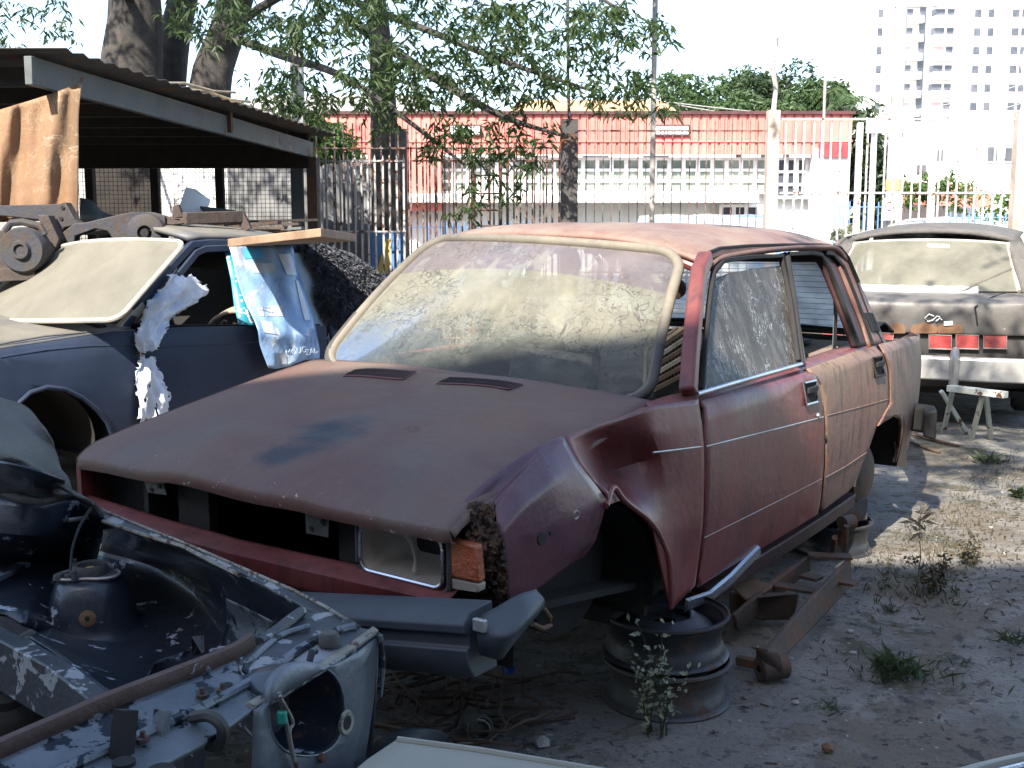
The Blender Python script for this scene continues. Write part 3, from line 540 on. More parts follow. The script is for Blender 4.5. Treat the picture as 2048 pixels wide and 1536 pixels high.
# grey corrugated sheets behind the low fence
mat('sheet_grey',(.085,.09,.10),(.13,.135,.145),s=2,rough=.8,dust=(.25,.23,.2),da=.35,up=.1,streak=(.22,.21,.2),sa=.25,ss=6,bump=.2)
def corr(x0,x1,z0,z1,y,amp,pitch,name,mm,lb,grp=None,rot=0):
    n=int((x1-x0)/pitch*4); m=MB(); m.grid([[(x0+i*pitch/4,y+amp*math.sin(i*math.pi/2)+.02*math.sin(i*.13)+rot*(z-z0),z+(.02*math.sin(i*.31) if z>z0 else 0)) for i in range(n+1)] for z in (z0,(z0+z1)/2,z1)]); return m.build(name,MATS[mm],solid=.004,label=lb,cat='metal sheet',group=grp)
corr(XF(642)*1.06,XF(745)*1.06,0,at(700,330,14).z,14,.012,.09,'corrugated_sheet','sheet_grey','dark grey corrugated sheet standing behind the low bar fence','metal sheets behind the fence')
corr(XF(455)*1.09,XF(640)*1.07,0,at(560,330,14.2).z,14.25,.012,.09,'corrugated_sheet','sheet_grey','dark grey sheet wall seen through the shed mesh','metal sheets behind the fence')
p=at(596,225,15.5); MB().box((p.x,15.5,2.1),(.17,.14,4.2)).build('chimney_pipe',MATS['grey_wall'],label='pale square concrete pipe rising behind the shed corner',cat='pipe',bevel=.02)
# blue and yellow board
o=thing('painted_board',(XF(772),YF+.25,.9),'blue board with a yellow slanted stripe behind the low fence','board'); a=at(742,465,YF+.25); b=at(812,560,YF+.25)
mat('board_blue',(.05,.17,.40),(.07,.21,.46),rough=.6,dust=DUST,da=.3); mat('board_yellow',(.55,.40,.07),rough=.6,dust=DUST,da=.3)
MB().box(((a.x+b.x)/2,YF+.25,(a.z+b.z)/2),(b.x-a.x,.03,a.z-b.z)).build('panel',MATS['board_blue'],o); MB().plate([at(772,478,YF+.22),at(784,478,YF+.22),at(776,548,YF+.22),at(752,548,YF+.22)],.01,(0,-1,0)).build('stripe',MATS['board_yellow'],o)
for x in (a.x+.03,b.x-.03): MB().bar((x,YF+.3,0),(x,YF+.3,b.z),.03,.03).build('leg',MATS['bar_dark'],o)
p=at(803,330,14.4); MB().tube([(p.x,14.4,0),(p.x,14.4,at(803,258,14.4).z)],.075,10).build('post',MATS['post_dark'],label='short dark round post right of the tree trunk',cat='post')
# ================================================================ SHED ON THE LEFT
mat('shed_steel',(.05,.065,.07),(.08,.095,.10),s=3,rough=.6,dust=(.25,.24,.22),da=.3,rust=RUST,rt=.68,bump=.15)
mat('shed_roof',(.035,.03,.028),(.06,.052,.046),s=2,rough=.85,dust=(.25,.22,.18),da=.3,rust=RUST,rt=.6,bump=.3)
mat('shed_wood',(.018,.014,.012),(.035,.027,.021),s=5,rough=.9,bump=.3)
mat('mesh_wire',(.06,.06,.06),(.10,.09,.08),rough=.6,metal=.4)
mat('tarp_orange',(.20,.095,.04),(.27,.15,.075),s=1.5,rough=.8,dust=(.22,.16,.11),da=.4,ds=2,up=.1,squig=(.34,.25,.17),sqs=4,bump=.4,bs=14,extra=blob(at(40,395,7.15),(.35,.6,.28),(.06,.06,.025),.7,6,(.3,1.1)),streak=(.10,.075,.05),sa=.45,ss=5)
A0=at(100,152,7.2); A1=at(622,286,12.6); A1.z=A0.z-.06
FZ=A0.z
d=(A1-A0); dn=Vector((d.x,d.y,0)).normalized(); lf=Vector((-dn.y,dn.x,0))
shed=thing('shed',(A1.x-2,10,0),'open sided black roofed shed with grey steel fascia and wire mesh walls','shed')
Ax=A0-dn*.25
MB().bar(Ax,A1,.05,.17).build('fascia',MATS['shed_steel'],shed,bevel=.004)
MB().bar(A0+dn*2.9+Vector((.03,0,0)),A0+dn*2.95+Vector((.03,0,0)),.055,.18).build('splice_plate',MATS['rusty_steel'],shed)
n=90; L=(A1-Ax).length+.35
m=MB(); rows=[]
for k in range(2):
    rows.append([Ax-lf*.22+dn*(L*i/n)+lf*(k*6.3)+Vector((0,0,.12+.012*math.sin(i*math.pi/1.5)+k*.12)) for i in range(n+1)])
m.grid(rows); m.build('roof',MATS['shed_roof'],shed,solid=.008)
for i in range(7): 
    p=Ax+dn*(L*i/6.6+.3); MB().bar(p,p+lf*6.2+Vector((0,0,.06)),.06,.12).build('rafter',MATS['shed_wood'],shed)
MB().bar(A1-dn*.05+Vector((0,0,.02)),A1+lf*6.3+Vector((0,0,.06)),.10,.44).build('back_beam',MATS['shed_wood'],shed)
MB().bar(Ax+lf*6,A1+lf*6,.1,.2).build('back_beam',MATS['shed_wood'],shed)
pz=A1.z-.08
cp0=A1+lf*.03
MB().box((A1.x+.01,A1.y-.02,pz/2),(.11,.11,pz)).build('corner_post',MATS['rusty_steel'],shed,bevel=.004); MB().box((A1.x-.16,A1.y,pz/2),(.13,.08,pz)).build('corner_post',MATS['shed_steel'],shed,bevel=.004)
for px,mm in ((441,'shed_wood'),(312,'shed_wood'),(182,'shed_wood')):
    t=(at(px,400,13).x); MB().box((t,13.0,pz/2),(.09,.09,pz)).build('post',MATS[mm],shed)
a=A0+dn*.4; MB().box((a.x-.25,a.y+.3,FZ/2),(.10,.10,FZ)).build('front_post',MATS['shed_steel'],shed)
# mesh walls at the back
m=MB(); y=13.06; z0,z1=at(300,520,y).z-.6,at(300,300,y).z
xa,xb=at(150,400,y).x,at(590,400,y).x; n=int((xb-xa)/.05)
for i in range(n+1): m.bar((xa+i*.05,y,z0),(xa+i*.05,y,z1),.005,.005,(0,1,0))
for j in range(int((z1-z0)/.05)+1): m.bar((xa,y,z0+j*.05),(xb,y,z0+j*.05),.005,.005)
m.build('wire_mesh',MATS['mesh_wire'],shed,smooth=0)
# walls beyond the mesh
MB().plate([A0-dn*.2+lf*6.2+Vector((0,0,-3)),A1+lf*6.2+Vector((0,0,-3)),A1+lf*6.2,A0-dn*.2+lf*6.2],.08).build('side_wall',MATS['shed_wood'],shed)
MB().box((at(120,400,15).x,15.0,1.35),(2.6,.15,2.7)).build('wall',MATS['grey_wall'],label='grey block wall behind the shed mesh',cat='wall')
MB().box((at(385,400,14.8).x,14.8,1.3),(1.0,.08,2.6)).build('hoarding',MATS['white_wall'],label='white sunlit panel behind the shed mesh',cat='panel')
MB().box((at(478,400,14.85).x,14.85,1.15),(.28,.08,2.3)).build('hoarding',MATS['white_wall'],label='narrow white sunlit panel right of the mesh post',cat='panel')
MB().box((at(250,400,14.7).x,14.7,1.2),(.80,.1,2.4)).build('dark_door',MATS['shed_wood'],label='dark brown door leaf behind the shed mesh',cat='door')
# things on the roof: long rods, and tarp on the front
for i,(a_,b_,c_,d_) in enumerate((((300,166,9.0)),((350,178,9.6)),((440,205,10.8))) if 0 else ((300,166,470,185),(350,178,500,204),(430,204,545,222))):
    p,q=at(a_,b_,9+i*.8),at(c_,d_,11+i*.8); MB().tube([p,p.lerp(q,.35)+Vector((0,0,.03)),p.lerp(q,.7)-Vector((0,0,.01)),q],.014,6).build('bamboo_rod',mat('rod_pale%d'%i,(.45,.36,.24),rough=.7),label='pale long rod lying on the shed roof, '+('leftmost','middle','rightmost')[i]+' of three',cat='rod',group='rods on the shed roof')
rows=[]
for v,(ya,yb_) in enumerate(((205,166),(262,230),(330,300),(392,365),(446,440))):
    r_=[]
    for u in range(12):
        t=u/11; px=-60+215*t+ (2 if v else 8)*t; py=ya+(yb_-ya)*(t**2.2 if v==0 else t); q=at(px,py+30*(1-t)*(1 if v==0 else .0)-8*math.sin(t*3)*(v==0),7.15+.035*math.sin(t*13+v*.8)*(.4+.6*(1-abs(v-2)/2))+.02*math.sin(t*29+v)); r_.append(q)
    rows.append(r_)
MB().grid(net(rows,4)).build('tarp',MATS['tarp_orange'],solid=.004,label='dirty orange brown tarp hanging from the shed corner',cat='tarp',smooth=60)
# ---- pile of rusty chassis pieces behind the blue car
mat('blue_rust',(.018,.024,.042),(.035,.032,.03),s=6,rough=.8,dust=(.10,.078,.06),da=.45,ds=3,rust=(.06,.038,.028),rt=.55,rs=4,chips=(.05,.07,.13),ct=.78,cs=14,bump=.35)
mat('brown_rust',(.04,.028,.024),(.07,.05,.04),s=5,rough=.85,dust=(.10,.078,.06),da=.45,rust=(.06,.032,.022),rt=.60,bump=.4)
Yc=7.0
ch=thing('vehicle_chassis',at(150,560,Yc)-Vector((0,0,1)),'rusty blue grey truck chassis frame stacked behind the blue car','vehicle chassis')
def plate_px(pts,Yq,th,name,mm,par,lab=None,bev=.006):
    o=MB().plate([at(px,py,Yq) for px,py in pts],-th if 0 else th,(0,-1,0)).build(name,MATS[mm],par,label=lab,bevel=bev,smooth=30); return o
plate_px([(-80,405),(0,411),(118,408),(130,404),(150,440),(160,447),(128,455),(120,480),(118,520),(140,600),(100,600),(80,440),(0,432),(-80,432)],Yc,.10,'side_beam','blue_rust',ch)
plate_px([(75,430),(95,430),(118,478),(110,505),(92,500)],Yc-.12,.10,'cross_beam','brown_rust',ch)
plate_px([(148,447),(175,444),(225,432),(262,424),(300,424),(330,432),(330,475),(300,478),(225,478),(215,462),(190,458),(150,472),(140,600),(122,600),(118,470)],Yc-.02,.09,'side_beam','blue_rust',ch)
plate_px([(315,428),(345,436),(374,436),(376,446),(350,450),(330,448)],Yc-.0,.08,'side_beam','brown_rust',ch)
MB().bar(at(368,437,Yc),at(484,433,Yc+.3),.05,.075).build('side_beam',MATS['brown_rust'],ch,bevel=.006); MB().bar(at(480,428,Yc+.3),at(495,460,Yc+.3),.06,.05,(0,1,0)).build('end_plate',MATS['brown_rust'],ch)
c=at(292,466,Yc-.1); MB().lathe([(.04,.0),(.045,.03),(.10,.03),(.115,.02),(.12,-.04)],c,28,(0,-1,.05)).build('hub_mount',MATS['blue_rust'],ch); MB().lathe([(0,.02),(.026,.02),(.028,.0)],c+Vector((0,-.015,0)),16,(0,-1,0)).build('hub_hole',MATS['dark_inside'],ch)
for px,py in ((125,415),(122,437),(317,448),(84,447)): MB().lathe([(0,.003),(.011,.003),(.012,0)],at(px,py,Yc-.005),14,(0,-1,0)).build('bolt_hole',MATS['dark_inside'],ch)
plate_px([(345,412),(356,408),(366,435),(346,437)],Yc+.1,.05,'bracket','brown_rust',ch)
ax=thing('truck_axle',at(45,520,Yc-.5)-Vector((0,0,1)),'rusty axle housing with round flange under the chassis at the left edge','axle')
plate_px([(-80,462),(20,460),(70,470),(92,500),(88,530),(60,545),(-80,540)],Yc-.30,.14,'housing','brown_rust',ax)
c=at(45,500,Yc-.36); MB().lathe([(0,.03),(.03,.03),(.035,.045),(.05,.045),(.06,.02),(.125,.02),(.135,.0),(.135,-.1)],c,32,(0,-1,0)).build('flange',MATS['blue_rust'],ax)
MB().tube([at(10,462,Yc-.3),at(22,446,Yc-.3),at(45,444,Yc-.3),at(80,452,Yc-.3),at(90,470,Yc-.3)],.022,8).build('pipe_loop',MATS['blue_rust'],ax)
plate_px([(-80,540),(55,535),(70,545),(70,560),(-80,565)],Yc-.35,.05,'cross_plate','brown_rust',ax); plate_px([(20,560),(50,560),(56,680),(14,680)],Yc-.2,.12,'stand','brown_rust',ax)
plate_px([(-80,600),(-10,580),(30,575),(40,640),(-80,680)],Yc-.1,.3,'block','brown_rust',ax)
# scrap inside the shed
o=thing('car_bonnet',at(240,440,9),'curved grey car panel lying on the scrap heap inside the shed','car panel')
MB().grid(net([[at(160,395,9),at(185,402,9),at(210,425,9),at(260,436,9.2),(at(330,440,9.4))],[at(160,430,8.6),at(190,432,8.6),at(215,440,8.7),at(265,446,8.9),at(335,448,9)],[at(160,470,8.8),at(190,470,8.8),at(215,470,8.8),at(265,470,8.9),at(335,470,9)]],5)).build('panel',MATS['shed_steel'],o,solid=.01)
m=MB(); rnn=random.Random(9)
for i in range(16):
    a=at(rnn.uniform(150,440),rnn.uniform(445,475),rnn.uniform(8,9.6)); MB().bar(a,a+Vector((rnn.uniform(.5,1.2),rnn.uniform(-.3,.3),rnn.uniform(-.06,.06))),.05,.02).build('scrap_strip',MATS[rnn.choice(('shed_wood','shed_steel','brown_rust'))],label='loose metal strip on the scrap heap inside the shed',cat='scrap metal',group='scrap strips in the shed')
MB().plate([at(352,430,9.5),at(372,374,9.6),at(390,378,9.6),at(420,400,9.6),at(412,425,9.5)],.02,(0,-1,0)).build('white_sheet',MATS['white_wall'],label='bent white sheet leaning in the shed',cat='sheet')
MB().plate([at(345,428,9.3),at(412,424,9.3),at(400,412,9.5),at(470,420,9.4),at(400,440,9.2),at(345,442,9.2)],.02,(0,0,1)).build('dark_sheet',MATS['blue_rust'],label='dark blue bent sheet under the white one in the shed',cat='sheet')
MB().box((at(280,470,9.4).x,9.4,.55),(2.6,1.4,1.0)).build('scrap_heap',MATS['shed_wood'],label='dark heap of scrap filling the shed floor',cat='scrap heap',bevel=.1)
rr_=MB()
for a_,b_ in (((446,440),(492,452)),((446,455),(498,470)),((452,430),(450,476)),((470,440),(475,480))): rr_=MB().tube([at(*a_,11),at(*b_,11)],.012,5).build('thin_bar',MATS['shed_wood'],label='thin bent bar standing beside the mesh post',cat='bar',group='thin bars beside the mesh post')
# ================================================================ RED SEDAN
M=MATS
def yb(x,z):                                            # body side below the belt
    y=.797-(.30*(.70-z)**2 if z<.70 else .45*(z-.70)**2)
    if z>.90: y-=.9*(z-.90)
    if x<0: y-=.05*(x/.65)**2
    if x>2.25: y-=.075*((x-2.25)/.85)**2
    return y
def yg(x,z): return .748-.365*(z-.95)-(.03*((x-1.6)/1.0)**2 if x>1.6 else 0)      # glasshouse, leaning in
def S(pts,yf=yb): 
    return [(lambda c:(c[0],c[2]))(GEO.on(px,py,yf)) for px,py in pts]
def SW(pts,yf=yb,off=0): return [GEO.W(GEO.on(px,py,yf,off)) for px,py in pts]
car=thing('sedan',GEO.W((1.2,0,0)),'dented maroon sedan without wheels, dusty loose windscreen and crumpled front fender, propped on old rims','car')
def C(mb,name,m,**k): return mb.build(name,M[m],car,**k)
# side panels
FD=[(1399,802),(1450,784),(1530,760),(1600,740),(1630,748),(1639,768),(1648,830),(1649,900),(1644,970),(1636,1028),(1560,1075),(1480,1122),(1394,1176),(1404,1090),(1411,1000),(1409,900)]
RD=[(1612,738),(1640,727),(1700,706),(1751,691),(1764,706),(1776,742),(1779,805),(1766,832),(1754,850),(1740,891),(1724,930),(1712,965),(1697,983),(1641,1024),(1648,970),(1653,900),(1652,830),(1643,768)]
QP=[(1777,742),(1765,706),(1756,690),(1812,676),(1850,666),(1857,682),(1860,742),(1858,800),(1848,830),(1836,868),(1812,905),(1789,924),(1797,891),(1801,852),(1798,836),(1787,829),(1770,840),(1753,852),(1765,832),(1779,806)]
fdp=C(panel_mb(GEO,S(FD),yb),'front_door','maroon',solid=.007)
rdp=C(panel_mb(GEO,S(RD),yb),'rear_door','maroon_dusty',solid=.007)
C(panel_mb(GEO,S(QP),yb),'rear_fender','maroon_dusty',solid=.007)
# door handles
for door,(px,py),w_,chr_ in ((fdp,(1619,785),.125,'chrome'),(rdp,(1755,733),.125,'black_trim')):
    c=GEO.on(px,py,yb); h=MB(); a=.058; b=.040
    pth=[GEO.W((c[0]+u*a,yb(c[0],c[2]+v*b)+.006,c[2]+v*b+ -.03*u*a)) for u,v in ((-1,-1),(1,-1),(1,1),(-1,1))]
    h.tube(pth,.006,6,closed=True); hd=h.build('door_handle',M[chr_],door)
    g=MB(); g.plate([GEO.W((c[0]+u*a*.92,yb(c[0],c[2]+v*b)+.0035,c[2]+v*b*.92)) for u,v in ((-1,-1),(1,-1),(1,1),(-1,1))],.004,GEO.y); g.build('handle_recess',M['dark_inside'],hd)
    g=MB(); g.bar(GEO.W((c[0]-a*.8,yb(c[0],c[2])+.012,c[2]+.012)),GEO.W((c[0]+a*.8,yb(c[0],c[2])+.012,c[2]+.012)),.012,.022); g.build('handle_flap',M['black_trim'],hd,bevel=.003)
k=MB(); c=GEO.on(1636,831,yb); k.lathe([(0,.006),(.010,.006),(.012,0)],GEO.W((c[0],c[1],c[2])),16,GEO.y); k.build('keyhole',M['chrome'],fdp)
k=MB(); c=GEO.on(1651,875,yb); k.lathe([(0,.003),(.008,.003),(.009,0)],GEO.W((c[0],c[1],c[2])),12,GEO.y); k.build('keyhole',M['dark_inside'],rdp)
# character line and lower groove; pale upper tubes stand for the crease highlight
def line(px,r,name,m,yf=yb,off=0.0,par=None):
    P=SW(px,yf,off); C2=net([P,P],5)[0] if False else P
    Q=[]
    for i in range(len(P)-1):
        for t in range(6): Q.append(P[i].lerp(P[i+1],t/6))
    Q.append(P[-1]); Q=[GEO.W((lambda c:(c[0],yf(c[0],c[2])+off,c[2]))(GEO.loc(q))) for q in Q]
    return MB().tube(Q,r,6).build(name,M[m],par or car)
line([(1412,893),(1500,871),(1580,851),(1646,834)],.0032,'crease','chrome_dull',par=fdp,off=-.0012)  # dull chrome colour puts in the highlight along the door crease
line([(1655,831),(1710,817),(1776,798)],.0032,'crease','maroon_dusty',par=rdp,off=-.001)
line([(1784,797),(1820,789),(1857,778)],.003,'crease','maroon_dusty',off=-.001)
line([(1407,1076),(1480,1040),(1560,1000),(1642,958)],.004,'crease','maroon',par=fdp,off=-.002)
line([(1650,955),(1690,933),(1732,905)],.004,'crease','maroon_dusty',par=rdp,off=-.002)
# rear arch lip
LP=[(1726,932),(1742,886),(1756,853),(1770,840),(1786,830),(1798,836),(1800,852),(1796,891),(1786,924)]
line(LP[3:],.006,'wheel_arch','maroon_dusty',off=-.006)
# front fender: torn nose piece folded at the middle, rear part round the arch
def FP(px,py,y): return GEO.W(GEO.at(px,py,1,y))
rows=[[FP(988,1015,.765),FP(1030,965,.775),FP(1078,912,.765),FP(1128,874,.76)],
      [FP(1000,1070,.795),FP(1047,1015,.805),FP(1105,962,.81),FP(1160,930,.80)],
      [FP(1010,1130,.79),FP(1053,1088,.805),FP(1128,1043,.825),FP(1213,1000,.83)],
      [FP(1014,1182,.775),FP(1055,1150,.785),FP(1120,1110,.81),FP(1192,1080,.80)],
      [FP(1015,1217,.75),FP(1060,1192,.77),FP(1115,1150,.79),FP(1170,1112,.76)]]
nose=C(MB().grid(net(rows,6,.8)),'crumpled_fender','maroon_bare',solid=.008,label='crumpled purple maroon front fender piece with folded edge')
rows=[[FP(1128,874,.76),FP(1185,857,.75),FP(1240,838,.75),FP(1302,812,.765),FP(1350,806,.772),FP(1397,802,.775)],
      [FP(1160,930,.80),FP(1200,905,.66),FP(1258,880,.72),FP(1305,868,.775),FP(1352,862,.785),FP(1404,850,.79)],
      [FP(1190,965,.80),FP(1212,945,.66),FP(1275,925,.71),FP(1322,915,.775),FP(1362,905,.79),FP(1408,893,.797)],
      [FP(1214,985,.83),FP(1228,972,.70),FP(1275,985,.74),FP(1328,980,.78),FP(1370,970,.79),FP(1409,960,.795)],
      [FP(1216,1003,.83),FP(1238,996,.76),FP(1290,1030,.79),FP(1335,1060,.795),FP(1372,1055,.79),FP(1406,1048,.79)],
      [FP(1217,1008,.83),FP(1240,1000,.76),FP(1299,1042,.80),FP(1337,1122,.80),FP(1368,1125,.78),FP(1398,1120,.78)],
      [FP(1217,1010,.83),FP(1242,1002,.76),FP(1302,1046,.80),FP(1341,1215,.79),FP(1362,1200,.775),FP(1390,1172,.765)]]
C(MB().grid(net(rows,6,.7)),'front_fender','maroon',solid=.008)
LP=[FP(1212,1012,.83),FP(1226,975,.79),FP(1250,1002,.79),FP(1300,1043,.80),FP(1325,1085,.80),FP(1338,1130,.80),FP(1342,1215,.79)]
C(MB().tube([p for p in net([LP,LP],5)[0]],.009,8),'wheel_arch','maroon',label='torn front wheel arch lip')
line([(1306,905),(1350,900),(1405,893)],.0032,'crease','chrome_dull',off=.0)  # same crease highlight carried on over the fender as a pale tube
# melted lamp surround at the torn nose
rows=[[FP(928,1022,.72),FP(955,1005,.74),FP(986,1012,.765)],[FP(930,1062,.74),FP(960,1060,.77),FP(1002,1075,.798)],[FP(945,1125,.745),FP(975,1122,.775),FP(1014,1130,.795)],[FP(960,1180,.73),FP(985,1185,.76),FP(1016,1190,.775)],[FP(972,1213,.70),FP(994,1226,.73),FP(1016,1220,.75)]]
G=net(rows,9); rr=random.Random(3)
for r_ in G:
    for p in r_: p+=Vector((rr.uniform(-1,1),rr.uniform(-1,1),rr.uniform(-1,1)))*.008
C(MB().grid(G),'torn_trim','melted_brown',solid=.006,smooth=25)
for px,py,rad in ((1085,1078,.016),(1104,1066,.006)):
    c=GEO.at(px,py,1,.838); n=(GEO.y+GEO.z*.1).normalized(); MB().lathe([(0,0),(rad,0),(rad,-.006)],GEO.W(c),20,n).build('lamp_hole',M['dark_inside'],nose)
c=GEO.at(1155,1030,1,.85); MB().tube([GEO.W((c[0]+.013*math.cos(a),c[1]-.004,c[2]+.010*math.sin(a))) for a in [i*math.pi/5 for i in range(10)]],.0025,5,closed=True).build('clip',M['reflector'],nose)
rows=[[FP(912,1018,.70),FP(985,952,.705),FP(1070,895,.715),FP(1125,872,.73)],[FP(945,1030,.72),FP(1005,975,.725),FP(1070,915,.735),FP(1122,885,.745)],[FP(986,1013,.762),FP(1029,965,.772),FP(1077,912,.762),FP(1128,874,.758)]]
C(MB().grid(net(rows,5)),'inner_channel','maroon_bare',solid=.004)
# cowl corner behind the hood, left side
C(MB().grid(net([[FP(1290,806,.66),FP(1340,790,.70),FP(1393,783,.735)],[FP(1298,813,.735),FP(1350,806,.76),FP(1398,801,.772)]],6)),'cowl','maroon',solid=.01)
# hood
def hood(u,v):                       # u 0 front..1 rear, v 0 right..1 left
    xf=-.600-.034*v; xr=.335+.100*v
    bow=-.06*(1-(2*v-1)**2); x=xf+(xr-xf)*u+bow*u-.022*(1-(2*v-1)**2)*(1-u)
    yr=-.725+.075*u; yl=.738-.068*u**1.5; y=yr+(yl-yr)*v
    z=.792+(.985-.055*v-.792)*(u**.80)+.030*(1-(2*v-1)**4)*min(1,u*4+.3)
    yc=abs(y); z+=.009*(1/(1+math.exp((yc-.30)*45)))*(1 if u<.93 else 0)
    if u<.08: z-=.018*((.08-u)/.08)**2
    if v>.9: z-=.012*((v-.9)/.1)**2*(1-abs(2*u-1))
    z+=.0025*math.sin(5*x+7*y)+.002*math.sin(13*y-6*x)
    return (x,y,z)
us=[0,.012,.025,.045,.07]+[.1+.9*i/30 for i in range(31)]; vs=[j/48 for j in range(49)]
def zhood(x,y):
    v=(y+.66)/1.35
    for _ in range(4):
        xf=-.600-.034*v-.022*(1-(2*v-1)**2); xr=.335+.1*v-.06*(1-(2*v-1)**2); u=min(1,max(0,(x-xf)/(xr-xf))); yr=-.725+.075*u; yl=.738-.068*u**1.5; v=(y-yr)/(yl-yr)
    return hood(u,v)[2]
P=[[GEO.W(hood(u,v)) for v in vs] for u in us]
lip=[]
for k_,(dx,dz) in enumerate(((.016,-.040),(.002,-.036),(-.003,-.022),(-.002,-.006))):
    lip.append([GEO.W((hood(0,v)[0]+dx,hood(0,v)[1],hood(0,v)[2]+dz+.002*math.sin(9*v))) for v in vs])
hd=C(MB().grid(lip+P),'hood','hood_paint',solid=.006)
for s_ in (0,1):
    m=MB().grid([[GEO.W(hood(u,s_)) for u in us],[GEO.W((hood(u,s_)[0],hood(u,s_)[1]+(-.012,.012)[s_],hood(u,s_)[2]-.018)) for u in us]]); m.build('hood_edge',M['hood_paint'],hd,solid=.003)
# louvred vents near the windscreen
def vent(c4,n):
    def hp(px,py):
        z=1.03
        while z>.8:
            q=GEO.at(px,py,2,z)
            if z<=zhood(q[0],q[1]): break
            z-=.001
        return q
    a,b,c,d=[hp(px,py) for px,py in c4]
    def bl_(u,v,h): q=a.lerp(b,u).lerp(d.lerp(c,u),v); return GEO.W((q[0],q[1],zhood(q[0],q[1])+h))
    v=MB().grid([[bl_(i/12,j/4,.0045) for i in range(13)] for j in range(5)]).build('hood_vent',M['vent_maroon'],hd,solid=.004); s=MB()
    for i in range(n):
        t=(i+.5)/n
        for lo,hi in ((.10,.46),(.54,.90)):
            m=MB(); m.bar(bl_(t,lo,.0058),bl_(t,hi,.0058),(b-a).length/n*.42,.002); s.add(m.v,m.f)
    s.build('slots',M['dark_inside'],v)
mat('vent_maroon',(.10,.018,.028),(.13,.03,.035),rough=.5,dust=(.2,.15,.13),da=.3)
vent([(712,742),(832,745),(806,762),(686,754)],20); vent([(902,756),(1046,771),(1018,783),(872,769)],24)
# windscreen: loose, leaning out of its frame
BLc,BRc,TRc,TLc=Vector((.315,-.605,.975)),Vector((.50,.628,.905)),Vector((.945,.520,1.365)),Vector((.90,-.545,1.415))
def wsp(u,v,out=0):                  # u across right..left, v up
    p=BLc.lerp(BRc,u).lerp(TLc.lerp(TRc,u),v); k=(1-(2*u-1)**2); p=p+Vector((-.095*k,0,.02*k*v)); p+=Vector((-.6,0,.5))*(.03*(1-(2*v-1)**2)+out); return GEO.W(p)
def rr2(u,v,k=.10,kk=.19):           # squircle-style rounding of the unit square
    x,y=2*u-1,2*v-1
    cx,cy=1-2*k,1-2*kk
    if abs(x)>cx and abs(y)>cy:
        pass
    return u,v
def rpath(k,kk,n=9,inset=0):
    pts=[]; a,b=k,kk; i=inset
    for cx,cy,t0 in ((1-a,b,-90),(1-a,1-b,0),(a,1-b,90),(a,b,180)):
        for q in range(n+1):
            t=R(t0+90*q/n); pts.append((cx+(a-i)*math.cos(t),cy+(b-i*1.6)*math.sin(t)))
    out=[]
    for j in range(len(pts)):
        p,q=pts[j],pts[(j+1)%len(pts)]; L=math.hypot(p[0]-q[0],p[1]-q[1]); s_=max(1,int(L/.06))
        for t in range(s_): out.append((p[0]+(q[0]-p[0])*t/s_,p[1]+(q[1]-p[1])*t/s_))
    return out
bd=rpath(.085,.15); m=MB(); rings=[]
for f in (1,.8,.6,.4,.2,.05): rings.append([wsp(.5+(u-.5)*f,.5+(v-.5)*f) for u,v in bd])
m.grid(rings,True); m.add([wsp(.5,.5)]+rings[-1],[(0,i+1,(i+1)%len(bd)+1) for i in range(len(bd))])
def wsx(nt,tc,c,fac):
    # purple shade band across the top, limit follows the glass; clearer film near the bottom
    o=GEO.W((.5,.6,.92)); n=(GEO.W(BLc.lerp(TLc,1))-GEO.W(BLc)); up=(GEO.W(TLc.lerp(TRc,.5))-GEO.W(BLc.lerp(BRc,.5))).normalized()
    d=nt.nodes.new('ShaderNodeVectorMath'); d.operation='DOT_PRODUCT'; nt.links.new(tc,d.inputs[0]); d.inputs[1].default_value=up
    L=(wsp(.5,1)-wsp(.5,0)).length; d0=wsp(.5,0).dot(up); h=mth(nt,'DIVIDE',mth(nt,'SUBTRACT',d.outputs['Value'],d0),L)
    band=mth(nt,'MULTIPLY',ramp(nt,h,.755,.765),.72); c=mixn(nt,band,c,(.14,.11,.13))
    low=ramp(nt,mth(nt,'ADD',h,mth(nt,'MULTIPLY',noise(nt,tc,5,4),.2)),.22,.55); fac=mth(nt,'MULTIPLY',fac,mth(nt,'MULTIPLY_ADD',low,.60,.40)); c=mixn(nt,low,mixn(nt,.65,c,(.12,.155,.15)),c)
    # wiped drip marks down the middle
    f=ramp(nt,noise(nt,mapv(nt,tc,(9,9,.9),(3,0,0)),1,5,.6,.3),.58,.66); c=mixn(nt,mth(nt,'MULTIPLY',f,.45),c,(.26,.26,.21))
    return c,fac
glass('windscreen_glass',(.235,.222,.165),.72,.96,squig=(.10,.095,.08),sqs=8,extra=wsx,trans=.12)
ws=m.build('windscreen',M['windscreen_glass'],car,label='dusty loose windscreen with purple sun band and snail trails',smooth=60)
ring=[wsp(u,v) for u,v in bd]; MB().tube([p for p in ring],.019,10,closed=True,up=GEO.W((0,0,1))-GEO.o).build('gasket',M['gasket_dusty'],ws)
ring=[wsp(.5+(u-.5)*1.012,.5+(v-.5)*1.02,.010) for u,v in bd if v<.36]; 
k0=max(range(len(bd)),key=lambda i:0)
low=[(u,v) for u,v in bd if v<.40]; low.sort(key=lambda q:0)
i0=[i for i in range(len(bd)) if bd[i][1]<.40 and bd[i-1][1]>=.40][0]; seq=[bd[(i0+i)%len(bd)] for i in range(len(low))]
MB().tube([wsp(.5+(u-.5)*1.006,.5+(v-.5)*1.012,.006) for u,v in seq],.0165,10,up=GEO.z).build('gasket_lower',M['rubber'],ws)
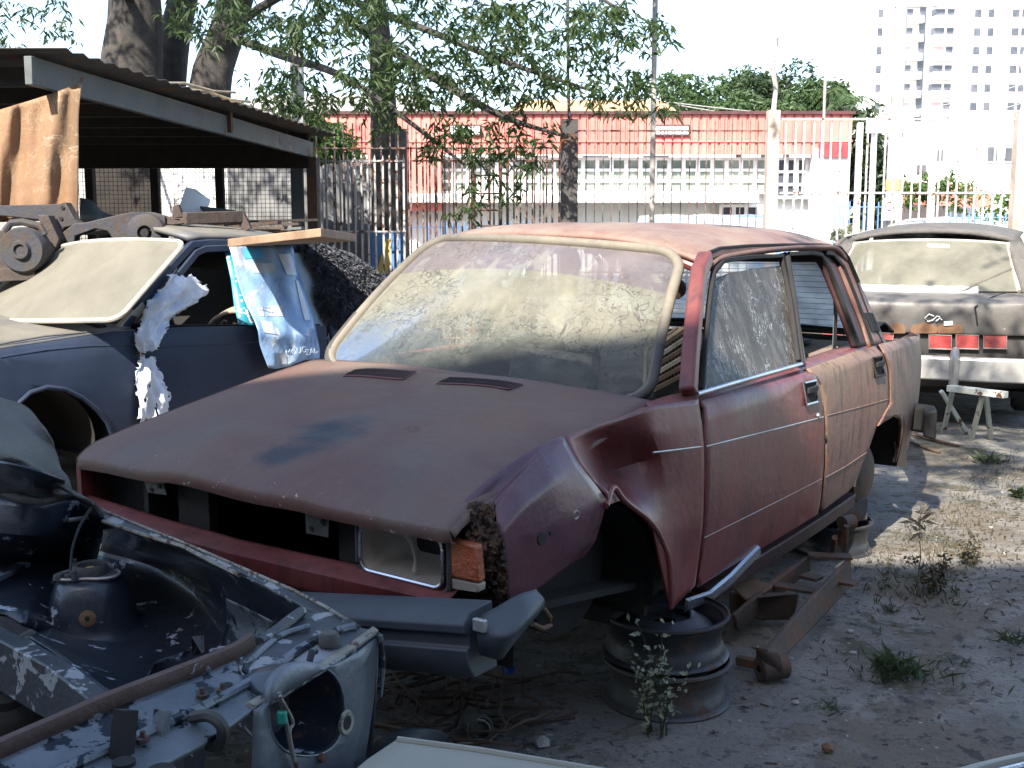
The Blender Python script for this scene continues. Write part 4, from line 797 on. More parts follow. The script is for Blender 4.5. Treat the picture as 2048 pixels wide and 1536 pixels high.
# roof
def roof(u,v):                       # u 0 front..1 rear, v -1 right..1 left
    x=.965+u*1.43; w_=.645-.030*u; e=abs(v); y=v*w_-.035*(1-u*.6)
    z=1.348+.090*(1-e**3.2)*(1-.10*u**2)+.022*math.sin(math.pi*min(1,u*1.05))**.7
    if u<.08: z-=.022*(1-u/.08)**2; x+=-.05*(1-v*v)*(1-u/.08)
    if u>.86: z-=.065*((u-.86)/.14)**2
    z+=-.022*v*(1-u)
    return GEO.W((x,y,z))
us=[0,.02,.04,.06]+[.08+.92*i/26 for i in range(27)]
C(MB().grid([[roof(u,math.copysign(abs(v)**.8,v)) for v in [-1+2*j/36 for j in range(37)]] for u in us]),'roof','roof_paint',solid=.02)
C(MB().tube([roof(.01,-.97+1.94*j/14)-Vector((0,0,.018)) for j in range(15)],.020,8),'roof_header','maroon')
mat('jamb_dark',(.030,.006,.008),(.05,.012,.013),rough=.6,dust=(.08,.06,.05),da=.3)
# pillars and window frames on the glasshouse plane (left side from the photo, right side mirrored)
def sw(P,w_,h,name,m,side=1,par=None,bev=.004):
    Q=[GEO.W((x,y*side,z)) for x,y,z in P]
    return MB().ring(Q,[(-w_/2,-h/2),(w_/2,-h/2),(w_/2,h/2),(-w_/2,h/2)],up=GEO.y).build(name,M[m],par or car,bevel=bev)
def GP(px,py,off=0):
    c=GEO.on(px,py,yg,off); return (c[0],c[1],c[2])
AP=[GP(1376,786),GP(1382,700),GP(1390,610),GP(1398,545),GP(1412,513)]
RAIL=[GP(1412,513,-.006),GP(1440,503,-.006),GP(1500,499,-.006),GP(1570,497,-.006),GP(1640,496,-.006),GP(1678,499,-.006),GP(1692,520,-.006),GP(1712,570,-.006),GP(1735,630,-.006),GP(1764,688,-.006)]
GUT=[GP(1402,530,.012),GP(1412,507,.012),GP(1440,496,.012),GP(1500,491,.012),GP(1570,489,.012),GP(1640,489,.012),GP(1680,494,.012),GP(1697,515,.012),GP(1718,565,.012)]
for sd in (1,-1):
    sw(AP,.050,.05,'pillar','maroon',sd,bev=.01); sw(RAIL[:6],.022,.035,'roof_rail','roof_paint',sd); sw(RAIL[5:],.014,.02,'rear_frame','black_trim',sd); sw(GUT,.010,.012,'gutter','black_trim',sd,bev=.002)
    sw([GP(1404,780,.004),GP(1410,700,.004),GP(1418,610,.004),GP(1427,545,.004),GP(1446,521,.004),GP(1500,514,.004),GP(1564,512,.004),GP(1580,600,.004),GP(1597,722,.004)],.018,.018,'window_frame','black_trim',sd)
    sw([GP(1575,511,.006),GP(1589,600,.006),GP(1605,733,.006)],.014,.02,'window_frame','black_trim',sd)
    sw([GP(1578,508,.002),GP(1625,506,.002),GP(1642,510,.002),GP(1658,535,.002),GP(1682,597,.002),GP(1718,692,.002)],.018,.018,'window_frame','black_trim',sd)
    sw([GP(1568,510,-.03),GP(1583,610,-.03),GP(1600,728,-.03)],.05,.035,'pillar','maroon',sd)
for sd in (1,-1):
    sw([GP(1650,505,.0),GP(1664,508,.0),GP(1686,535,.0),GP(1714,605,.0),GP(1744,690,.0)],.020,.022,'window_frame','black_trim',sd)
C(panel_mb(GEO,S([(1640,506),(1664,506),(1690,545),(1744,692),(1716,694),(1680,595),(1655,535)],yg),lambda x,z:yg(x,z)-.012,.06),'door_jamb','jamb_dark',solid=.02)
m=MB(); ol=S([(1666,499),(1690,503),(1700,520),(1722,570),(1748,630),(1775,690),(1740,694),(1727,650),(1703,590),(1682,535)],yg)
cp_=C(panel_mb(GEO,ol,yg,.06),'rear_pillar','maroon_dusty',solid=.02)
m=MB(); pl=[GP(1731,625,.008),GP(1746,625,.008),GP(1762,662,.008),(GP(1746,664,.008))]
m.plate([GEO.W(p) for p in pl],.008,GEO.y); v=m.build('pillar_vent',M['black_trim'],cp_,bevel=.002)
m=MB()
for i in range(8):
    t=(i+.6)/8.3; a=GEO.W(pl[0]).lerp(GEO.W(pl[3]),t); b=GEO.W(pl[1]).lerp(GEO.W(pl[2]),t); m.bar(a.lerp(b,.15)+GEO.y*.002,a.lerp(b,.85)+GEO.y*.002,.003,.002,GEO.y)
m.build('slat',M['dark_inside'],v)
# belt trims
MB().tube([GEO.W(p) for p in (GP(1394,788,.016),GP(1460,768,.016),GP(1530,748,.016),GP(1602,728,.016))],.008,8).build('belt_trim',M['chrome'],fdp)
q_=[(1399,802),(1450,784),(1530,760),(1600,740),(1612,737),(1640,727),(1700,706),(1751,691),(1764,688)]; q_=[GEO.on(px,py,yb) for px,py in q_]
C(MB().grid([[GEO.W(a+Vector((0,-dy,dz))) for a in q_] for dy,dz in ((.002,-.004),(.02,.008),(.05,.012),(.08,.010))]),'window_sill','maroon',solid=.006)
# lowered front door glass, grimy with pale drips
def dgx(nt,tc,c,fac):
    f=ramp(nt,noise(nt,mapv(nt,tc,(34,34,3.4)),1,6,.7,.5),.50,.60); c=mixn(nt,mth(nt,'MULTIPLY',f,.5),c,(.20,.185,.16))
    nn=noise(nt,mapv(nt,tc,(26,26,9)),1,2.5,.6,1.6); k=ramp(nt,mth(nt,'ABSOLUTE',mth(nt,'SUBTRACT',nn,.5)),.030,.012); k=mth(nt,'MULTIPLY',k,ramp(nt,noise(nt,tc,6.5,3),.50,.58))
    c=mixn(nt,mth(nt,'MULTIPLY',k,.85),c,(.55,.58,.60)); return c,mth(nt,'MAXIMUM',fac,mth(nt,'MULTIPLY',k,.9))
glass('door_glass',(.105,.092,.078),.62,.93,extra=dgx,ds=5,trans=.1)
dg=[GP(px,py,-.012) for px,py in ((1400,783),(1408,700),(1418,620),(1426,572),(1436,556),(1460,546),(1520,536),(1558,532),(1568,531),(1583,620),(1597,727),(1530,748),(1460,768))]
MB().plate([GEO.W(p) for p in dg],.004,GEO.y).build('window_glass',M['door_glass'],fdp,smooth=0,label='grimy half lowered door glass with pale drips')
# rear screen with heater lines
glass('rear_glass',(.66,.64,.58),.55,.85,ds=4,trans=.75)
RS=[(2.30,.50,1.315),(2.30,-.50,1.315),(2.66,-.60,.965),(2.66,.60,.965)]
def rs(u,v): a=Vector(RS[0]).lerp(Vector(RS[1]),u); b=Vector(RS[3]).lerp(Vector(RS[2]),u); p=a.lerp(b,v); p.x+=.07*(1-(2*u-1)**2); return GEO.W(p)
rw=C(MB().grid([[rs(i/14,j/6) for i in range(15)] for j in range(7)]),'rear_window','rear_glass',label='dusty rear window with heater lines')
m=MB()
for j in range(1,13): m.tube([rs(.03+.94*i/12,j/13)-GEO.x*.004 for i in range(13)],.0009,4)
m.build('heater_line',M['dark_inside'],rw); MB().tube([rs(u,0) for u in [i/10 for i in range(11)]]+[rs(1,v) for v in (.3,.6,1)]+[rs(1-u,1) for u in [i/10 for i in range(1,11)]]+[rs(0,1-v) for v in (.3,.6)],.018,8,closed=True).build('gasket',M['rubber'],rw)
# far side shell, floor, wheel wells, bulkheads
cc=lambda P:[GEO.W(p) for p in P]
ol=[(-.57,.50),(-.57,.74),(0,.84),(.3,.88),(.60,.935),(1.5,.945),(2.4,.94),(3.03,.89),(3.06,.60),(2.98,.40),(2.80,.34),(2.74,.50),(2.60,.62),(2.42,.66),(2.24,.62),(2.12,.50),(2.06,.30),(.45,.28),(.32,.45),(.2,.60),(0,.66),(-.2,.60),(-.33,.42)]
mbp=panel_mb(GEO,ol,lambda x,z:-yb(x,z),.08); C(mbp,'side_panel','maroon',solid=.02)
C(MB().plate(cc([(.30,-.60,.30),(.30,.60,.30),(2.9,.60,.36),(2.9,-.60,.36)]),.05),'floor_pan','dark_inside',smooth=0)
m=MB(); m.plate(cc([(.35,-.70,.28),(.35,.70,.28),(.33,.70,.90),(.33,-.70,.93)]),.02); C(m,'bulkhead','dark_inside',smooth=0)
m=MB()
for s_ in (.42,-.42): m.plate(cc([(-.58,s_,.42),(.34,s_,.40),(.34,s_,.90),(-.20,s_,.86),(-.58,s_,.745)]),.02,GEO.y)
C(m,'inner_wing','dark_inside',smooth=0)
m=MB()   # rear seat back, shelf and wheel houses
m.plate(cc([(2.02,-.66,.55),(2.02,.66,.55),(2.20,.62,.90),(2.20,-.62,.90)]),.10); m.plate(cc([(1.55,-.62,.50),(1.55,.62,.50),(2.06,.62,.52),(2.06,-.62,.52)]),.14); C(m,'rear_seat','interior_tan',bevel=.03)
sh=C(MB().plate(cc([(2.18,-.64,.905),(2.18,.64,.905),(2.66,.62,.93),(2.66,-.62,.93)]),.02),'parcel_shelf','interior_tan',smooth=0)
for y in (.34,-.34): MB().lathe([(0,.004),(.06,.006),(.085,.012),(.095,.012),(.1,0)],GEO.W((2.40,y,.93)),28,GEO.z).build('speaker',M['rubber'],sh)
C(MB().ring(cc([(2.16,.60,.70),(2.20,.62,.90),(2.26,.60,1.10),(2.30,.57,1.25)]),[(-.022,-.002),(.022,-.002),(.022,.002),(-.022,.002)],up=GEO.y),'seat_belt','bumper_blue')
m=MB(); m.plate(cc([(.52,-.60,.90),(.52,.60,.90),(.80,.62,.88),(.80,-.62,.88)]),.16); C(m,'dashboard','black_trim',bevel=.03)
for y in (.36,-.36):
    m=MB(); m.plate(cc([(1.30,y-.22,.42),(1.30,y+.22,.42),(1.45,y+.20,.98),(1.45,y-.20,.98)]),.12); m.plate(cc([(.85,y-.22,.42),(.85,y+.22,.42),(1.32,y+.22,.42),(1.32,y-.22,.42)]),.14); m.build('front_seat',M['dark_inside'],car,bevel=.03)
for xc in (0,2.45):
    m=MB()
    prof=[(xc+.37*math.cos(R(a)),.37+.33*math.sin(R(a))) for a in range(-10,191,12)]
    m.grid([[GEO.W((x,.775 if xc else .72,z)) for x,z in prof],[GEO.W((x,.46,z)) for x,z in prof]]); m.plate([GEO.W((x,.46,z)) for x,z in prof],.01,GEO.y); C(m,'wheel_well','dark_inside')
for y in (.66,-.66):
    C(MB().lathe([(0,-.05),(.10,-.05),(.13,-.02),(.135,.03),(.10,.05),(0,.06)],GEO.W((2.44,y,.34)),28,GEO.y),'brake_drum','rusty_steel')
C(MB().lathe([(0,-.07),(.14,-.07),(.17,-.06),(.20,0),(.20,.06),(.17,.07),(0,.07)],GEO.W((.06,.55,.50)),32,GEO.y),'brake_drum','dark_inside')
# sill and hanging trim
C(MB().ring(SW([(1398,1192),(1480,1140),(1560,1092),(1640,1040),(1700,998)],yb,-.05),[(-.03,-.035),(.02,-.035),(.03,.03),(-.03,.035)],up=(0,0,1)),'sill','jamb_dark',bevel=.006)
C(MB().ring(SW([(1372,1212),(1420,1195),(1462,1160),(1500,1120),(1518,1102)],yb,.01),[(-.004,-.022),(.006,-.012),(.006,.016),(-.004,.022)],up=(0,0,1)),'sill_trim','chrome',label='bent chrome sill strip hanging under the front door')
# trunk
dk=C(MB().grid([[GEO.W((2.60+.44*u,v*.70,.945-.03*u-.02*v*v)) for v in (-1,-.5,0,.5,1)] for u in (0,.3,.6,1)]),'trunk_deck','dark_inside',solid=.01)
rows=[[(2.66,-.60,.98),(2.66,0,.985),(2.66,.60,.965)],[(2.85,-.60,.975),(2.85,0,.98),(2.86,.60,.965)],[(3.02,-.58,.965),(3.03,0,.975),(3.04,.58,.975)],[(3.10,-.58,.93),(3.12,0,.935),(3.13,.60,.925)]]
C(MB().grid(net([[GEO.W(p) for p in r_] for r_ in rows],4)),'trunk_lid','black_trim',solid=.012,label='warped dark trunk lid lifted at its corner')
C(MB().plate(cc([(3.05,-.70,.40),(3.05,.70,.40),(3.07,.70,.88),(3.07,-.70,.88)]),.02,GEO.x),'rear_panel','maroon_dusty',smooth=0)
C(MB().ring(cc([(3.10,-.80,.50),(3.20,-.60,.50),(3.22,0,.50),(3.20,.60,.50),(3.12,.79,.50),(2.98,.835,.50)]),[(-.03,-.075),(.03,-.06),(.03,.06),(-.03,.075)],up=(0,0,1)),'rear_bumper','black_trim',bevel=.01)
# front end
m=MB(); fx=-.585
def FF(px,py,x=fx): return GEO.W(GEO.at(px,py,0,x))
m.grid(net([[GEO.W((-.575,-.72,.655)),GEO.W((-.595,-.35,.642)),GEO.W((-.60,0,.632)),GEO.W((-.595,.40,.632)),GEO.W((-.575,.72,.632))],[GEO.W((-.635,-.70,.635)),GEO.W((-.655,-.35,.622)),GEO.W((-.66,0,.612)),GEO.W((-.655,.40,.610)),GEO.W((-.635,.72,.605))],[GEO.W((-.63,-.70,.59)),GEO.W((-.65,-.35,.572)),GEO.W((-.655,0,.558)),GEO.W((-.65,.40,.562)),GEO.W((-.62,.72,.575))],[GEO.W((-.58,-.70,.53)),GEO.W((-.60,-.35,.52)),GEO.W((-.60,0,.51)),GEO.W((-.60,.40,.51)),GEO.W((-.58,.72,.53))]],6,.85))
C(m,'front_valance','maroon',solid=.006)
C(MB().plate(cc([(-.60,-.735,.60),(-.60,-.715,.60),(-.60,-.715,.755),(-.60,-.735,.755)]),.10,-GEO.x),'side_post','maroon',smooth=0)
m=MB()
for px0,px1 in ((345,405),(664,702)):
    a=FF(px0,1000); b=FF(px1,1000); 
    yl=GEO.loc(a).y; yr=GEO.loc(b).y; m.box(GEO.W((-.55,(yl+yr)/2,.69)),(.03,abs(yr-yl),.17),Matrix((GEO.x,GEO.y,GEO.z)).transposed())
m.plate(cc([(-.50,-.715,.55),(-.50,-.32,.55),(-.50,-.32,.80),(-.50,-.715,.80)]),.01,-GEO.x); m.plate(cc([(-.50,.36,.55),(-.50,.74,.55),(-.50,.74,.76),(-.50,.36,.76)]),.01,-GEO.x)
m.plate(cc([(-.05,-.45,.50),(-.05,.45,.50),(-.05,.45,.85),(-.05,-.45,.85)]),.01,-GEO.x); m.plate(cc([(-.57,-.7,.54),(-.57,.7,.54),(.3,.7,.40),(.3,-.7,.40)]),.02,GEO.z)
C(m,'radiator_support','dark_inside',smooth=0)
for q4 in (((610,1022),(658,1030),(656,1075),(612,1066)),((286,958),(326,965),(333,990),(296,985))):
    m=MB(); m.plate([FF(px,py,-.605) for px,py in q4],.003,-GEO.x); bk=m.build('bracket',M['rim_grey'],car,smooth=0)
    a,b,c,d=[FF(px,py,-.607) for px,py in q4]
    for u,v in ((.25,.75),(.75,.35)): MB().lathe([(0,.002),(.007,.002),(.007,0)],a.lerp(b,u).lerp(d.lerp(c,u),v),14,-GEO.x).build('bolt_hole',M['dark_inside'],bk)
# headlight: open reflector bowl in a black surround
hl=thing('headlight',GEO.W((-.58,.56,.68)),None,None); hl.parent=car; hl.matrix_parent_inverse=wmat(car).inverted()
def rrect(hw,hh,r_,n=6,sh=0):
    o=[]
    for cx,cy,t0 in ((hw-r_,-hh+r_,-90),(hw-r_,hh-r_,0),(-hw+r_,hh-r_,90),(-hw+r_,-hh+r_,180)):
        for q in range(n+1): t=R(t0+90*q/n); o.append((cx+r_*math.cos(t),cy+r_*math.sin(t)))
    return o
def HL(a,b,x): return GEO.W((x,.566+a+.0*b,.688+b-.02*a))
rows=[[HL(a,b,-.610) for a,b in rrect(.128,.060,.028)],[HL(a*.96,b*.94,-.600) for a,b in rrect(.128,.060,.028)],[HL(a*.86,b*.86,-.560) for a,b in rrect(.128,.060,.028)],[HL(a*.62,b*.66,-.520) for a,b in rrect(.128,.060,.05)],[HL(a*.25,b*.35,-.495) for a,b in rrect(.128,.060,.05)],[HL(a*.05,b*.08,-.49) for a,b in rrect(.128,.060,.05)]]
MB().grid(rows,True).build('reflector',M['reflector'],hl); MB().tube(rows[0],.0045,6,closed=True).build('rim',M['chrome'],hl)
MB().tube([HL(.015,.05,-.60),HL(.02,.02,-.585),HL(.022,-.02,-.58),HL(.022,-.045,-.585)],[.009,.006,.004,.007],8).build('bulb_holder',M['reflector'],hl)
MB().lathe([(.03,0),(.026,-.02),(0,-.02)],HL(.05,.005,-.50),20,-GEO.x).build('bulb_hole',M['dark_inside'],hl)
MB().tube([HL(a,b,-.600) for a,b in rrect(.142,.076,.03)],.009,6,closed=True).build('lamp_surround',M['rubber'],hl)
# amber indicator
m=MB(); m.plate([FF(899,1078,-.605),FF(950,1092,-.605),FF(957,1167,-.605),FF(901,1155,-.605)],.03,-GEO.x); ind=C(m,'indicator','amber',bevel=.006)
m=MB(); m.plate([FF(901,1157,-.603),FF(957,1169,-.603),FF(956,1186,-.603),FF(903,1178,-.603)],.03,-GEO.x); m.build('clear_lens',M['reflector'],ind,bevel=.004)
# front bumper
b1=GEO.at(958,1277,0,-.765); b0=GEO.at(748,1262,0,-.765); bd_=(b0-b1)/(b0.y-b1.y)
BP=[tuple(b1+bd_*(y-b1.y)+Vector((.16*max(0,-y-.3),0,0))) for y in (.24,.33,.42,.5)]+[tuple(b1)]
C(MB().ring(cc(BP),[(-.05,-.075),(.03,-.075),(.045,-.045),(.045,-.012),(.034,-.008),(.034,.018),(.045,.022),(.045,.04),(.02,.062),(-.06,.066)],up=(0,0,1)),'front_bumper','bumper_blue',bevel=.003)
def BQ(px,py,x): return GEO.W(GEO.at(px,py,0,x))
m=MB(); g=net([[BQ(950,1232,-.745),BQ(985,1218,-.74),BQ(1035,1190,-.70),BQ(1072,1178,-.62)],[BQ(952,1252,-.80),BQ(1010,1262,-.80),BQ(1060,1230,-.72),BQ(1090,1205,-.62)],[BQ(955,1280,-.81),BQ(1010,1288,-.80),BQ(1050,1258,-.72),BQ(1068,1240,-.64)],[BQ(960,1310,-.78),BQ(1000,1320,-.77),BQ(1018,1300,-.72),BQ(1030,1280,-.68)]],5)
m.grid(g); C(m,'bumper_corner','bumper_blue',solid=.03)
a=GEO.at(967,1247,0,-.80); C(MB().box(GEO.W((a[0]-.012,a[1],a[2])),(.012,.030,.026),Matrix((GEO.x,GEO.y,GEO.z)).transposed()),'bumper_clip','chrome_dull',bevel=.002)
C(MB().tube([FP(1085,1215,.80),FP(1100,1235,.80),FP(1102,1250,.80),FP(1085,1258,.80),FP(1065,1248,.80)],.007,8),'hanging_bracket','rusty_steel')
# mirror behind the open gap
C(MB().lathe([(0,.02),(.03,.018),(.038,0),(.03,-.018),(0,-.02)],FP(1352,578,.44),20,(0,1,.2)),'headrest','roof_paint')
# ================================================================ BLUE CAR ON THE LEFT
mat('navy_paint',(.016,.027,.055),(.024,.038,.072),s=2,rough=.5,dust=(.12,.12,.12),da=.22,ds=3,up=.7,chips=(.2,.14,.1),ct=.88,cs=14,bump=.06,spec=.3)
mat('navy_top',(.05,.06,.09),(.09,.09,.09),s=2,rough=.6,dust=(.22,.195,.145),da=.75,ds=3,up=.5,bump=.1)
mat('trim_dusty',(.30,.28,.24),(.40,.37,.32),rough=.7,dust=(.5,.45,.36),da=.6,bump=.1)
glass('screen_dust',(.20,.185,.145),.97,1.0,ds=1.2,trans=.05)
mat('quarter_white',(.26,.33,.37),(.32,.39,.42),s=3,rough=.5,bump=.05)
BLU=Frame((-3.10,6.15,.03),.66,.045,-.03)
bc=thing('coupe',BLU.W((1.5,0,0)),'dark navy two door coupe with dust covered windscreen, parked behind the red sedan','car')
def B(mb,name,m,**k): return mb.build(name,MATS[m],bc,**k)
def bb_(x,z):
    y=.83-.30*(z-.62)**2
    if z>.86: y-=1.0*(z-.86)
    if x<.2: y-=.05*((.2-x))**2
    return y
def bg_(x,z): return .70-.30*(z-.95)
def BS(pts,yf=bb_): return [(lambda c:(c[0],c[2]))(BLU.on(px,py,yf)) for px,py in pts]
def BP_(px,py,yf=bb_,off=0): return BLU.W(BLU.on(px,py,yf,off))
arch=[(18,900),(22,850),(38,805),(60,785),(94,774),(130,778),(165,795),(195,820),(215,845),(235,900),(242,960)]
fen=[(-140,720),(-60,706),(0,694),(90,676),(180,664),(262,658),(276,662),(277,760),(276,860),(276,1000),(245,1000)]+arch[::-1]+[(-20,920),(-140,900)]
B(panel_mb(BLU,BS(fen),bb_,.07),'front_wing','navy_paint',solid=.02,bevel=.006)
B(panel_mb(BLU,BS([(281,664),(300,656),(400,653),(540,651),(652,651),(655,700),(655,860),(640,1000),(280,1000),(281,860)]),bb_,.07),'door','navy_paint',solid=.02,bevel=.006)
B(panel_mb(BLU,BS([(658,651),(720,650),(800,652),(880,660),(900,700),(890,800),(860,900),(658,960)]),bb_,.1),'rear_wing','navy_paint',solid=.02)
B(MB().tube([BP_(px,py,off=-.004) for px,py in arch],.014,8),'wheel_arch','navy_paint')
def bl(pts,r,m,par=bc,yf=bb_,off=0): return MB().tube([BP_(px,py,yf,off) for px,py in pts],r,6).build('crease',MATS[m],par)
bl([(-60,700),(0,688),(90,672),(180,664),(268,661)],.006,'navy_top'); bl([(282,696),(400,690),(520,684),(650,680)],.010,'navy_paint',off=-.006); bl([(0,715),(90,700),(180,692),(272,690)],.008,'navy_paint',off=-.005)
# bonnet
rows=[]
for u in range(7):
    t=u/6; L=BLU.loc(BP_(-140+402*t,720-62*t)); r_=[]
    for v in range(9):
        s_=v/8; xx=L.x+(-.10*math.sin(math.pi*s_) if t>.8 else 0)*t; r_.append(BLU.W((xx,L.y-s_*1.58,L.z+.045*math.sin(math.pi*s_)+.01)))
    rows.append(r_)
B(MB().grid(rows),'bonnet','navy_top',solid=.015)
# windscreen
q=[at(236,640,5.75),at(372,484,6.15),at(112,496,7.0),at(-90,640,6.7)]
def bw(u,v):
    p=q[0].lerp(q[3],u).lerp(q[1].lerp(q[2],u),v); k=1-(2*u-1)**2; return p+(-BLU.x*.06+Vector((0,0,.0)))*k+Vector((0,0,.030*k*v))
ed=rpath(.05,.10,6); m=MB(); rings=[[bw(.5+(u-.5)*f,.5+(v-.5)*f) for u,v in ed] for f in (1,.75,.5,.25,.05)]; m.grid(rings,True); m.add([bw(.5,.5)]+rings[-1],[(0,i+1,(i+1)%len(ed)+1) for i in range(len(ed))])
o=B(m,'windscreen','screen_dust',label='windscreen fully coated in pale sunlit dust'); MB().tube([bw(u,v) for u,v in ed],.014,8,closed=True,up=BLU.z).build('gasket',MATS['trim_dusty'],o)
# roof
rows=[]
RT=[(374,484),(400,481),(460,481),(520,483),(580,488),(640,497),(700,515),(740,540)]
for i,(px,py) in enumerate(RT):
    L=BLU.loc(BP_(px,py,bg_,.0)); rows.append([BLU.W((L.x+.02*math.sin(math.pi*v/8),L.y-v/8*2*L.y,L.z+.055*math.sin(math.pi*v/8)+.004)) for v in range(9)])
B(MB().grid(rows),'roof','navy_top',solid=.03)
def bs(pts,w_,h,name,m,off=0,yf=bg_): return MB().ring([BP_(px,py,yf,off) for px,py in pts],[(-w_/2,-h/2),(w_/2,-h/2),(w_/2,h/2),(-w_/2,h/2)],up=BLU.y).build(name,MATS[m],bc,bevel=.005)
bs([(246,656),(300,585),(345,530),(384,489),(420,486),(480,487),(545,491),(600,497),(650,510),(700,532),(745,565)],.045,.04,'pillar','navy_paint')
bs([(286,655),(322,600),(358,548),(392,506),(410,498),(455,496),(540,499)],.040,.03,'window_frame','navy_paint',.006)
bs([(470,499),(505,575),(530,652)],.07,.04,'pillar','navy_paint',-.01)
bs([(238,660),(285,610)],.05,.04,'pillar','trim_dusty',.0)
MB().plate([BP_(px,py,bg_,.03) for px,py in ((590,505),(650,520),(705,545),(735,600),(740,650),(610,652),(585,580))],.006,BLU.y).build('quarter_glass',MATS['quarter_white'],bc,smooth=0)
bs([(300,652),(450,650),(640,650)],.012,.01,'belt_trim','black_trim',.03)
# interior
m=MB(); m.plate([BLU.W(p) for p in ((1.75,-.6,.45),(1.75,.60,.45),(1.92,.58,1.10),(1.92,-.58,1.10))],.14); B(m,'front_seat','dark_inside',bevel=.03)
m=MB(); m.plate([BLU.W(p) for p in ((.3,-.76,.25),(.3,.76,.25),(3.6,.76,.25),(3.6,-.76,.25))],.04); B(m,'floor_pan','dark_inside',smooth=0)
m=MB(); m.plate([BLU.W(p) for p in ((.45,-.74,.28),(.45,.74,.28),(.50,.70,.93),(.50,-.70,.93))],.04); m.plate([BLU.W(p) for p in ((.50,-.68,.92),(.50,.66,.92),(.85,.66,.90),(.85,-.68,.90))],.10); B(m,'dashboard','dark_inside',smooth=0)
B(MB().plate([BLU.W(p) for p in ((.55,-.78,.25),(3.4,-.78,.25),(3.4,-.78,.96),(.55,-.78,.96))],.03,BLU.y),'side_panel','interior_tan',smooth=0)
B(MB().plate([BLU.W(p) for p in ((-.7,-.80,.25),(.5,-.80,.25),(.5,-.80,.90),(-.7,-.80,.84))],.03,BLU.y),'side_panel','navy_paint',smooth=0)
B(MB().plate([BLU.W(p) for p in ((2.0,-.68,.96),(3.1,-.66,.96),(2.6,-.60,1.28),(2.0,-.58,1.30))],.03,BLU.y),'side_panel','dark_inside',smooth=0)
prof=[(.36*math.cos(R(a)),.34+.33*math.sin(R(a))) for a in range(-20,201,12)]
m=MB(); m.grid([[BLU.W((x,.80,z)) for x,z in prof],[BLU.W((x,.40,z)) for x,z in prof]]); m.plate([BLU.W((x,.40,z)) for x,z in prof],.01,BLU.y); B(m,'wheel_well','dark_inside')
B(MB().lathe([(0,.04),(.10,.04),(.12,0),(.12,-.05)],BLU.W((0,.62,.30)),24,BLU.y),'brake_drum','rusty_steel')
B(MB().plate([BLU.W(p) for p in ((-.72,-.78,.28),(-.72,.76,.28),(-.70,.74,.84),(-.70,-.78,.84))],.03,-BLU.x),'front_panel','navy_paint',smooth=0)
m=MB(); m.box(BLU.W((1.2,0,.14)),(1.6,1.0,.24),Matrix((BLU.x,BLU.y,BLU.z)).transposed()); 
# pale cloth bundle on door sill
c=BP_(450,640,bg_,-.06); MB().grid(net([[c+Vector((-.13,0,-.06)),c+Vector((-.06,-.03,.02)),c+Vector((.05,-.02,.06)),c+Vector((.16,0,.03))],[c+Vector((-.13,.12,-.06)),c+Vector((-.06,.12,.03)),c+Vector((.05,.12,.08)),c+Vector((.16,.12,.04))]],4)).build('cloth_bundle',mat('cloth_tan',(.30,.24,.17),(.4,.33,.25),rough=.95),label='tan cloth bundle inside the blue car window',cat='cloth',solid=.02)
# ---- wooden board on roof
mat('board_wood',(.22,.14,.085),(.30,.20,.13),s=6,rough=.85,streak=(.2,.12,.07),sa=.4,bump=.2)
a,b,c,d=at(455,478,6.35),at(642,456,5.75),at(712,468,6.9),at(520,470,7.5)
o=MB().plate([a,b,c,d],.045,(0,0,1)).build('wooden_board',MATS['board_wood'],label='long wooden board lying across the roof of the navy coupe',cat='board',bevel=.004,smooth=0)
# ---- shaggy dark rug
mat('rug_grey',(.075,.078,.09),(.16,.165,.185),s=14,rough=.95,chips=(.20,.20,.22),ct=.80,cs=60,bump=1.0,bs=70)
rows=[[BP_(px,py,bg_,o_) for px,py,o_ in r_] for r_ in (((606,482,.03),(650,490,.03),(700,510,.03),(745,538,.03),(775,565,.02)),((615,512,.05),(655,520,.07),(700,535,.07),(745,560,.06),(778,590,.04)),((640,555,.06),(670,560,.08),(705,570,.08),(745,595,.07),(780,620,.05)),((636,590,.05),(668,600,.08),(705,612,.08),(745,625,.07),(780,645,.05)),((655,640,.04),(680,648,.06),(710,650,.06),(745,652,.06),(780,662,.05)))]
G=net(rows,10); rr=random.Random(5)
rug=MB().grid(G).build('shaggy_rug',MATS['rug_grey'],label='shaggy dark grey rug draped over the rear of the navy coupe',cat='rug',solid=.012)
m=MB()
for r_ in G:
    for p in r_:
        for k in range(6):
            q_=p+Vector((rr.uniform(-.012,.012),-.012,rr.uniform(-.012,.012))); leaf(m,q_,Vector((rr.uniform(-1,1),-1.0,rr.uniform(-1.3,.5))),.045,.010,rr)
m.build('pile',MATS['rug_grey'],rug,smooth=0)
# ---- blue plastic sack over the door
mat('sack_blue',(.10,.24,.50),(.20,.36,.62),s=5,rough=.35,dust=(.45,.5,.55),da=.35,ds=5,up=.1,bump=.5,bs=9,extra=lambda nt,tc,c: mixn(nt,ramp(nt,noise(nt,mapv(nt,tc,(3,3,2)),2.2,4),.66,.74),c,(.50,.60,.72)),coat=.3)
mat('sack_white',(.60,.66,.74),(.72,.76,.80),s=5,rough=.45,bump=.3,bs=16); mat('sack_grey',(.33,.37,.43),(.40,.43,.48),rough=.5,bump=.1)
def dots(nt,tc,c):
    v=nt.nodes.new('ShaderNodeTexVoronoi'); v.inputs['Scale'].default_value=26; v.inputs['Randomness'].default_value=.25; nt.links.new(tc,v.inputs['Vector']); return mixn(nt,ramp(nt,v.outputs['Distance'],.30,.24),c,(.65,.72,.72))
mat('sack_dots',(.02,.20,.30),(.03,.25,.36),s=3,rough=.4,extra=dots,bump=.1)
